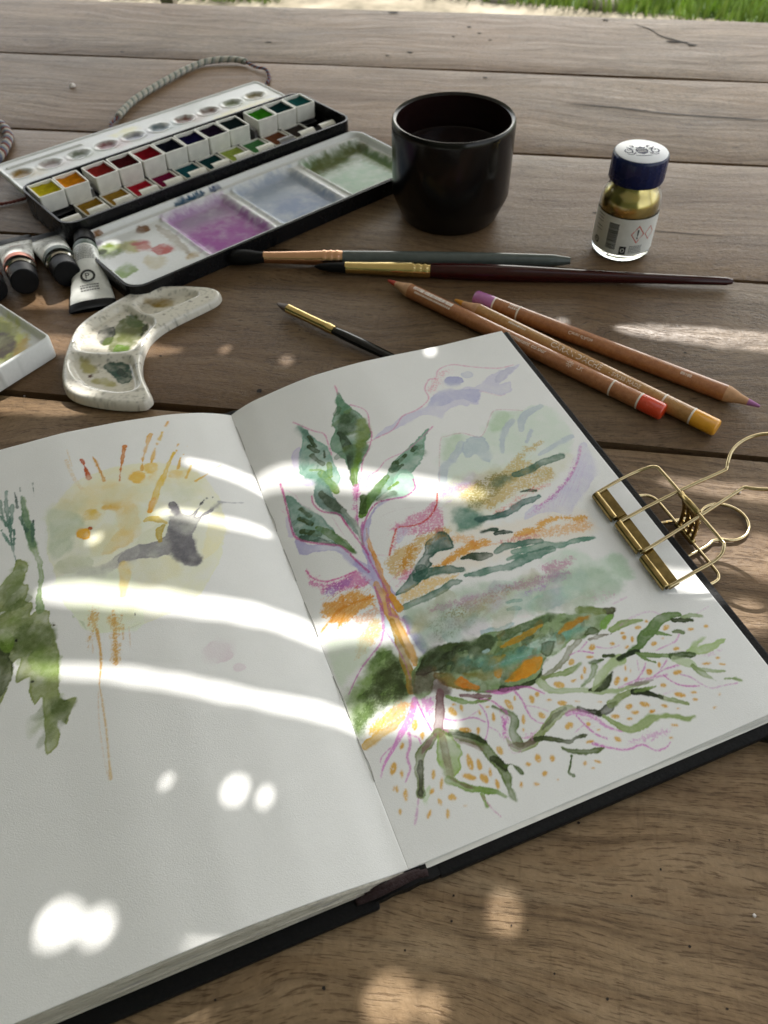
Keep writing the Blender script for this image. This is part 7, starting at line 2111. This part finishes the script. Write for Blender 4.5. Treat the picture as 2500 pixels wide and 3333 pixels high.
row1 = [(9.2, (206, 190, 40), "yellow"), (25.6, (222, 140, 30), "orange"), (45.3, (140, 44, 40), "brick red"), (62, (70, 24, 28), "dark maroon"), (78.4, (132, 24, 34), "crimson"), (94.8, (22, 24, 36), "blue black"), (111.3, (24, 22, 60), "dark blue"), (127.7, (34, 24, 42), "violet black"), (144.2, (24, 36, 38), "greenish black"), (166.8, (58, 138, 34), "bright green"), (183.2, (22, 52, 54), "dark teal green"), (199.6, (34, 92, 92), "teal")]
ANG = math.atan2(TA[1], TA[0])
k_ = 0
for u_, c, nm in row1:
    p = TW(u_, 15.6, 7.8)
    o = thing("paint_pan", (p[0] * MM, p[1] * MM, p[2] * MM), "white pan of %s paint in the back row of the tin" % nm, "paint pan", "paint pans in the tin", ANG + random.uniform(-.05, .05))
    b = bpy.data.objects.new("pan_body", PAN)
    COL.objects.link(b)
    b.parent = o
    link("paint_block", pan_block(srgb(*[v_ * .85 for v_ in c]), 100 + k_, 8.9), None, o)
    k_ += 1
row2 = [(27.0, (150, 116, 44), "dark ochre"), (44.4, (158, 124, 52), "golden ochre"), (61.5, (176, 36, 50), "bright red"), (79, (120, 32, 66), "plum"), (96.6, (34, 84, 92), "deep turquoise"), (114.2, (26, 60, 62), "bottle green"), (131.7, (158, 176, 84), "pale lime"), (149.2, (76, 128, 80), "leaf green"), (166.8, (112, 72, 52), "brown"), (184.3, (60, 54, 52), "sepia")]
for u_, c, nm in row2:
    p = TW(u_, 34.5, 1.9)
    o = thing("paint_pan", (p[0] * MM, p[1] * MM, p[2] * MM), "pan of %s paint held by the clips in the front row of the tin" % nm, "paint pan", "paint pans in the tin", ANG + random.uniform(-.015, .015))
    b = bpy.data.objects.new("pan_body", PAN)
    COL.objects.link(b)
    b.parent = o
    link("paint_block", pan_block(srgb(*[v_ * .9 for v_ in c]), 100 + k_, 8.8), None, o)
    o.scale = (1, 1, 0.56)
    k_ += 1

# ---------------------------------------------------------------- crescent ceramic palette
moon = [(-142.6, 351.0), (-145.2, 355.2), (-153.5, 357.3), (-171.4, 356.1), (-187.9, 350.9), (-201.5, 331.7), (-208.8, 315.4), (-207.6, 297.8), (-203.5, 281.5), (-198.4, 269.8), (-192.1, 262.7), (-183.1, 259.1), (-167.7, 257.5), (-154.8, 258.8), (-151.8, 261.8), (-151.6, 265.5), (-155.4, 271.7), (-161.0, 279.7), (-164.3, 286.5), (-166.8, 295.3), (-167.6, 306.6), (-164.6, 316.8), (-158.8, 325.7), (-149.8, 336.8), (-143.5, 345.3)]
moon = [tuple(p) for p in catmull(moon, 4, True)]
mo = thing("ceramic_palette", (-0.18, 0.30, 0), "crescent shaped speckled cream ceramic palette with green paint", "palette")
cvM = Canvas(-211, 256, -141, 359, 0.5, (0.72, 0.69, 0.61), 80)
rm = random.Random(9)
w1 = [tuple(p) for p in catmull([(-185, 338.6), (-178.9, 346.8), (-169.8, 350.6), (-156.5, 349.6), (-159.9, 343.9), (-166.5, 336.6), (-174.1, 329.8), (-181.6, 332.7)], 4, True)]
w2 = [tuple(p) for p in catmull([(-202.3, 298), (-203.0, 309.5), (-198.1, 322.3), (-191.0, 332.5), (-182.1, 327.7), (-171.9, 322.6), (-171.5, 314.5), (-173.1, 305.4), (-175.7, 298.3), (-192.6, 295.0)], 4, True)]
w3 = [tuple(p) for p in catmull([(-200.3, 288.9), (-186, 289.5), (-173.3, 291.4), (-167, 282.7), (-162.0, 271.5), (-170.1, 267.5), (-185.5, 270.2), (-196.0, 279.2)], 4, True)]
for k in range(1500):
    x, y_ = rm.uniform(-211, -141), rm.uniform(256, 359)
    r_ = rm.choice((.22, .28, .34, .42))
    cvM.stroke([(x, y_), (x + rm.uniform(-1, 1), y_ + rm.uniform(-.6, .6))], [r_, r_ * .7], rm.choice((srgb(92, 96, 100), srgb(120, 122, 120), srgb(140, 140, 130))), rm.uniform(.25, .6), .3)
for w_ in (w1, w2, w3): cvM.wash(w_, srgb(222, 218, 206), .35, 2)
for P_, c, a, s in [([(-186, 329), (-180, 326), (-174, 318), (-175, 308), (-178, 299), (-186, 298), (-188, 306), (-190, 316), (-190, 324)], (112, 128, 60), .92, 1.2), ([(-196, 316), (-191, 318), (-188, 311), (-189, 304), (-194, 305), (-197, 310)], (44, 54, 46), .95, 1), ([(-186, 329), (-181, 327), (-175, 322), (-180, 319), (-186, 322)], (88, 122, 40), .9, 1.2), ([(-184, 304), (-178, 303), (-178, 298), (-184, 297.5)], (126, 176, 58), .9, 1), ([(-186, 317), (-179, 318), (-178, 308), (-184, 306)], (140, 150, 92), .7, 2), ([(-192, 309), (-188, 310), (-188, 304), (-191, 303)], (110, 132, 60), .8, .8), ([(-175, 324), (-173, 318), (-174, 312), (-176, 318)], (58, 74, 36), .8, 1),
                    ([(-183, 289), (-174, 290), (-170, 285), (-167, 277), (-172, 275), (-178, 281), (-184, 285)], (46, 94, 88), .94, 1), ([(-176, 286), (-171, 283), (-170, 279), (-175, 281)], (36, 78, 76), .8, 1), ([(-197, 290), (-190, 287), (-186, 281), (-192, 280), (-196, 285)], (206, 200, 120), .85, 1.6), ([(-186, 275), (-176, 271), (-172, 274), (-180, 278)], (214, 210, 150), .8, 1.5), ([(-189.5, 279), (-187.5, 280), (-187, 277.5), (-189, 277)], (96, 62, 44), .9, .4), ([(-184, 343), (-178, 346), (-168, 345), (-166, 340), (-176, 338)], (188, 160, 84), .8, 1.6)]:
    cvM.wash(P_, srgb(*[v_ * .84 for v_ in c]), 1.0, s * .8, 1.2)


def moon_z(X, Y, d):
    e_ = np.clip(-d / 2.6, 0, 1)
    z = 0.8 + 3.9 * np.sqrt(np.clip(1 - (1 - e_) ** 2, 0, 1))
    for w_ in (w1, w2, w3):
        q_ = poly_sdf(X, Y, w_)
        z = z - 2.9 * (1 - sstep(-1.2, 2.6, q_))
    return np.maximum(z, 0.8)


t_mo = attr_paint("speckled glaze", 0.12, 0.3, 0.0, 900, .45)
plate("glazed_body", moon, .5, moon_z, ((0, 0), (1, 0), (0, 1)), 0, cvM, t_mo, mo, 0.15)
cvM = None

# ---------------------------------------------------------------- white plastic palette at the left edge
WA = Vector((-217.7 + 262, 298.5 - 326, 0)).normalized()
WB = Vector((-229.6 + 217.7, 276.1 - 298.5, 0)).normalized()
wpal = thing("plastic_palette", (-0.262, 0.29, 0), "white plastic palette smeared with yellow and olive paint at the left edge", "palette")
cvW = Canvas(0, 0, 60, 52, 0.5, (0.74, 0.75, 0.74), 90)
for P_, c, a, s in [([(18, 5), (40, 4), (52, 12), (52, 30), (40, 34), (22, 26)], (206, 206, 84), .9, 3), ([(22, 8), (36, 6), (40, 16), (30, 24), (20, 18)], (146, 148, 26), .9, 2), ([(30, 12), (48, 14), (48, 26), (34, 26)], (92, 70, 34), .92, 1.6), ([(28, 20), (38, 20), (38, 28), (28, 28)], (70, 74, 50), .85, 2), ([(44, 6), (55, 12), (55, 20), (48, 16)], (206, 170, 70), .85, 1.6), ([(28, 33), (46, 36), (46, 46), (30, 46)], (206, 196, 70), .9, 1.6), ([(36, 37), (46, 38), (46, 45), (38, 45)], (176, 150, 92), .8, 1.4), ([(18, 37), (27, 38), (27, 47), (18, 47)], (34, 40, 46), .95, 1), ([(52, 20), (58, 22), (58, 34), (54, 30)], (110, 120, 110), .6, 1)]:
    cvW.wash(P_, srgb(*c), min(1, a + .1), s, 1.6)


def wp_z(X, Y, d):
    z = 8.0 + 4.0 * (1 - sstep(1.2, 3.0, -d))
    z = z + 2.5 * (1 - sstep(.4, 1.4, np.abs(Y - 31.5)))
    return z - .9 * (1 - sstep(0, .9, -d))


plate("tray", rrect(0.5, .5, 59.5, 51.5, 3), .5, wp_z, ((-262, 326), (WA.x, WA.y), (WB.x, WB.y)), 0, cvW, attr_paint("white plastic with paint", .35, .05, 0, 600, .25), wpal, 0.2)

# ---------------------------------------------------------------- paint tubes
M["tube_white"] = plain("painted tube metal", (0.72, 0.73, 0.70), 0.28, 0.0, .08, 200, bump=.2)
M["tube_silver"] = plain("silver shoulder", (0.62, 0.60, 0.55), 0.22, 1.0, .1)
M["cap_black"] = plain("black cap", (0.006, 0.006, 0.007), 0.45, spec=.12)
M["band_red"] = plain("rust red band", (0.28, 0.07, 0.03), 0.4)
M["band_green"] = plain("dark green band", (0.02, 0.05, 0.03), 0.4)
M["tube_print"] = plain("tube print grey", (0.11, 0.11, 0.11), 0.5)


def paint_tube(cap_end, crimp, half, lab, band, logo=False, text_flip=False, r0=7.2, z0=8.4):
    o = thing("paint_tube", (cap_end[0] * MM, cap_end[1] * MM, 0), lab, "paint tube", "paint tubes at the left")
    rod = Rod((*cap_end, z0), (*crimp, 3.2))
    L_ = rod.len
    rod.rings([(0, r0 * .86), (.5, r0 * .95), (9.5, r0 * 1.0), (10, r0 * .9)], 26).build("cap", M["cap_black"], o, True, auto=40)
    rod.rings([(9.8, r0 * .62), (12.0, r0 * .62), (12.2, r0 * .95), (13.6, r0 * 1.08), (14.4, r0 * 1.1)], 30, False, False).build("shoulder", M["tube_silver"], o, True, auto=50)

    def sec(d):
        f = max(0.0, min(1.0, (d - 14.4) / (L_ - 14.4)))
        e = f * f * (3 - 2 * f)
        return r0 * 1.1 + (half - r0 * 1.1) * e, r0 * 1.1 * (1 - e) + 0.9 * e

    def body(d0, d1, k, grow=0.0):
        m_ = MB()
        vs, fs, nn = [], [], 32
        for i in range(k + 1):
            d = d0 + (d1 - d0) * i / k
            a, b = sec(d)
            cen = rod.p0 + rod.t * d
            dz = b + .25 - cen.z
            for j in range(nn):
                e = 6.28318 * j / nn
                wr = 0.25 * math.sin(d * .7 + 3 * math.cos(e)) * min(1, (d - 14) / 30)
                vs.append(cen + rod.s * (math.sin(e) * (a + grow)) + Vector((0, 0, math.cos(e) * (b + grow) + dz + (wr if math.cos(e) > 0 else 0))))
        for i in range(k): fs += [(i * nn + j, i * nn + (j + 1) % nn, (i + 1) * nn + (j + 1) % nn, (i + 1) * nn + j) for j in range(nn)]
        return m_.add(vs, fs)
    body(14.4, L_ - 5.5, 22).build("body", M["tube_white"], o, True)
    body(14.3, 18.5, 3, .08).build("colour_band", band, o, True)
    body(L_ - 6.5, L_, 4, .35).build("crimped_end", M["cap_black"], o, True)

    def surf(d, x):
        a, b = sec(d)
        cen = rod.p0 + rod.t * d
        e = math.asin(max(-.95, min(.95, x / a)))
        return cen + rod.s * x + Vector((0, 0, math.cos(e) * b + b + .25 - cen.z + .35))
    sg = -1 if text_flip else 1

    def put(vs, fs, d, x, nm, mat):
        MB().add([surf(d + sg * y_, x + sg * xx) for xx, y_ in vs], fs).build(nm, mat, o)
    rt = random.Random(len(lab))
    V_, F_ = [], []
    for i in range(9):
        y_ = 0
        x = -5.2
        while x < 5:
            l_ = rt.uniform(.5, 1.6)
            b0 = len(V_)
            V_ += [(x, -i * 1.25), (min(5.2, x + l_), -i * 1.25), (min(5.2, x + l_), -i * 1.25 + .5), (x, -i * 1.25 + .5)]
            F_.append((b0, b0 + 1, b0 + 2, b0 + 3))
            x += l_ + .35
    put(V_, F_, 34 if not text_flip else 21, 0, "small_print", M["tube_print"])
    if logo:
        ring = [(4.1 * math.cos(k * .35), 4.1 * math.sin(k * .35)) for k in range(18)]
        put(ring + [(x * .68, y_ * .68) for x, y_ in ring], [(k, (k + 1) % 18, 18 + (k + 1) % 18, 18 + k) for k in range(18)], 43, 0, "ring_logo", M["ink"])
        vs, fs = text2d("P", 5.2)
        put([(x - 1.6, y_ - 1.8) for x, y_ in vs], fs, 43, 0, "letter_logo", M["ink"])
        V_, F_ = [], []
        for i in range(3):
            x = -5.0
            while x < 5:
                l_ = rt.uniform(.6, 1.5)
                b0 = len(V_)
                V_ += [(x, -i * 1.7), (min(5, x + l_), -i * 1.7), (min(5, x + l_), -i * 1.7 + .8), (x, -i * 1.7 + .8)]
                F_.append((b0, b0 + 1, b0 + 2, b0 + 3))
                x += l_ + .3
        put(V_, F_, 49.5, 0, "lower_print", M["tube_print"])
    else:
        put([(-4, 0), (2.5, 0), (2.5, 2.6), (-4, 2.6)], [(0, 1, 2, 3)], 37, 0, "colour_swatch", band)
    return o


M["ink_b"] = M["ink"]
paint_tube((-236.5, 393.5), (-208.5, 333.0), 12.2, "white paint tube with a round P logo, black crimped end towards the viewer", M["band_green"], True, True, 6.2, 7.4)
paint_tube((-229.0, 352.8), (-268.0, 402.0), 10.5, "white paint tube with black cap forward, next to the tin corner", M["band_green"], False, False, 7.6, 8.6)
paint_tube((-249.2, 342.8), (-284.5, 396.0), 10.5, "white paint tube with a rust red band, between two other tubes", M["band_red"], False, False, 7.6, 8.6)
paint_tube((-262.5, 333.5), (-303.0, 380.0), 10.5, "leftmost paint tube, only its black cap in view", M["band_red"], False, False, 7.4, 8.4)

# ---------------------------------------------------------------- braided cord and threads
M["cord_white"] = plain("off white yarn", (0.50, 0.48, 0.42), 0.9, scale=900, vary=.3)
M["cord_pale"] = plain("grey yarn", (0.36, 0.37, 0.35), 0.9, scale=900, vary=.3)
M["cord_green"] = plain("green grey yarn", (0.16, 0.19, 0.165), 0.9, scale=900, vary=.3)
M["cord_red"] = plain("rust red yarn", (0.20, 0.055, 0.045), 0.9, scale=900, vary=.3)
M["cord_blue"] = plain("blue grey yarn", (0.16, 0.19, 0.27), 0.9, scale=900, vary=.3)


def braid(o, path, R_, r_, mats, pitch):
    q = catmull(path, 14)
    d, ds = 0, [0]
    for i in range(1, len(q)):
        d += np.linalg.norm(q[i] - q[i - 1])
        ds.append(d)
    N_ = int(d / pitch * 9)
    sm = np.linspace(0, d, N_)
    Q = np.stack([np.interp(sm, ds, [p[k] for p in q]) for k in range(3)], 1)
    Tn = np.gradient(Q, axis=0)
    Tn /= np.linalg.norm(Tn, axis=1)[:, None]
    sd = np.cross(Tn, [0, 0, 1])
    sd /= np.linalg.norm(sd, axis=1)[:, None]
    for j, mt in enumerate(mats):
        ph = 6.2832 * j / len(mats)
        a = sm / pitch * 6.2832 + ph
        P_ = Q + sd * (R_ * np.cos(a))[:, None] + np.array([0, 0, 1]) * (R_ * .8 * np.sin(a))[:, None]
        MB().tube([tuple(p) for p in P_], r_, 6).build("yarn_strand", mt, o, True)


o = thing("braided_cord", (-0.25, 0.62, 0), "white and green braided cord curving behind the paint tin", "cord")
braid(o, [(-283, 568, 2.6), (-281, 600, 2.6), (-265, 650, 2.6), (-250, 678, 2.6), (-229, 686, 2.6), (-216, 682, 2.5)], 1.45, 1.35, [M["cord_white"], M["cord_pale"], M["cord_green"], M["cord_white"]], 7)
braid(o, [(-216, 682, 2.2), (-206, 674, 1.8), (-196, 668, 2.4), (-190, 655, 1.5), (-189, 643, 1.4)], .7, .75, [M["cord_red"], M["cord_blue"]], 6)
braid(o, [(-283, 568, 2.2), (-285, 558, 1.5), (-281, 548, 1.4), (-277, 536, 1.4)], .6, .7, [M["cord_red"], M["cord_blue"]], 6)
o = thing("wound_cord", (-0.35, 0.52, 0), "red and blue braided cord at the left edge of the picture", "cord")
braid(o, [(-385, 556, 3), (-365, 545, 3), (-350, 528, 3), (-343, 508, 3), (-341, 490, 3), (-350, 474, 3)], 1.8, 1.7, [M["cord_red"], M["cord_blue"], M["cord_white"]], 9)
o = thing("red_thread", (-0.31, 0.44, 0), "thin dark red thread running under the left end of the tin", "thread")
braid(o, [(-340, 424, 1.2), (-315, 434, 1.2), (-306, 438.5, 1.2), (-297, 446, 1.2), (-290, 452, 1.2)], .55, .6, [M["cord_red"], M["cord_red"]], 5)

# ---------------------------------------------------------------- crumbs on the boards
M["crumb"] = plain("chalk crumb", (0.75, 0.70, 0.68), 0.8)
for x, y, r, lab in [(-343.0, 624.0, 2.4, "white crumb on the far boards left of the braided cord"), (112, 242, 1.0, "tiny pale speck on the board right of the binder clip"), (92, 74.5, .5, "tiny white speck on the front board at lower right")]:
    o = thing("crumb", (x * MM, y * MM, 0), lab, "crumb", "crumbs on the table")
    m = MB().lathe([(r, 0), (r * 1.05, r * .4), (r * .6, r * .9), (0.05, r)], (x, y, 0.1), 8)
    m.v = [(a + random.uniform(-.2, .2) * r, b + random.uniform(-.2, .2) * r, c) for a, b, c in m.v]
    m.build("crumb_body", M["crumb"], o)
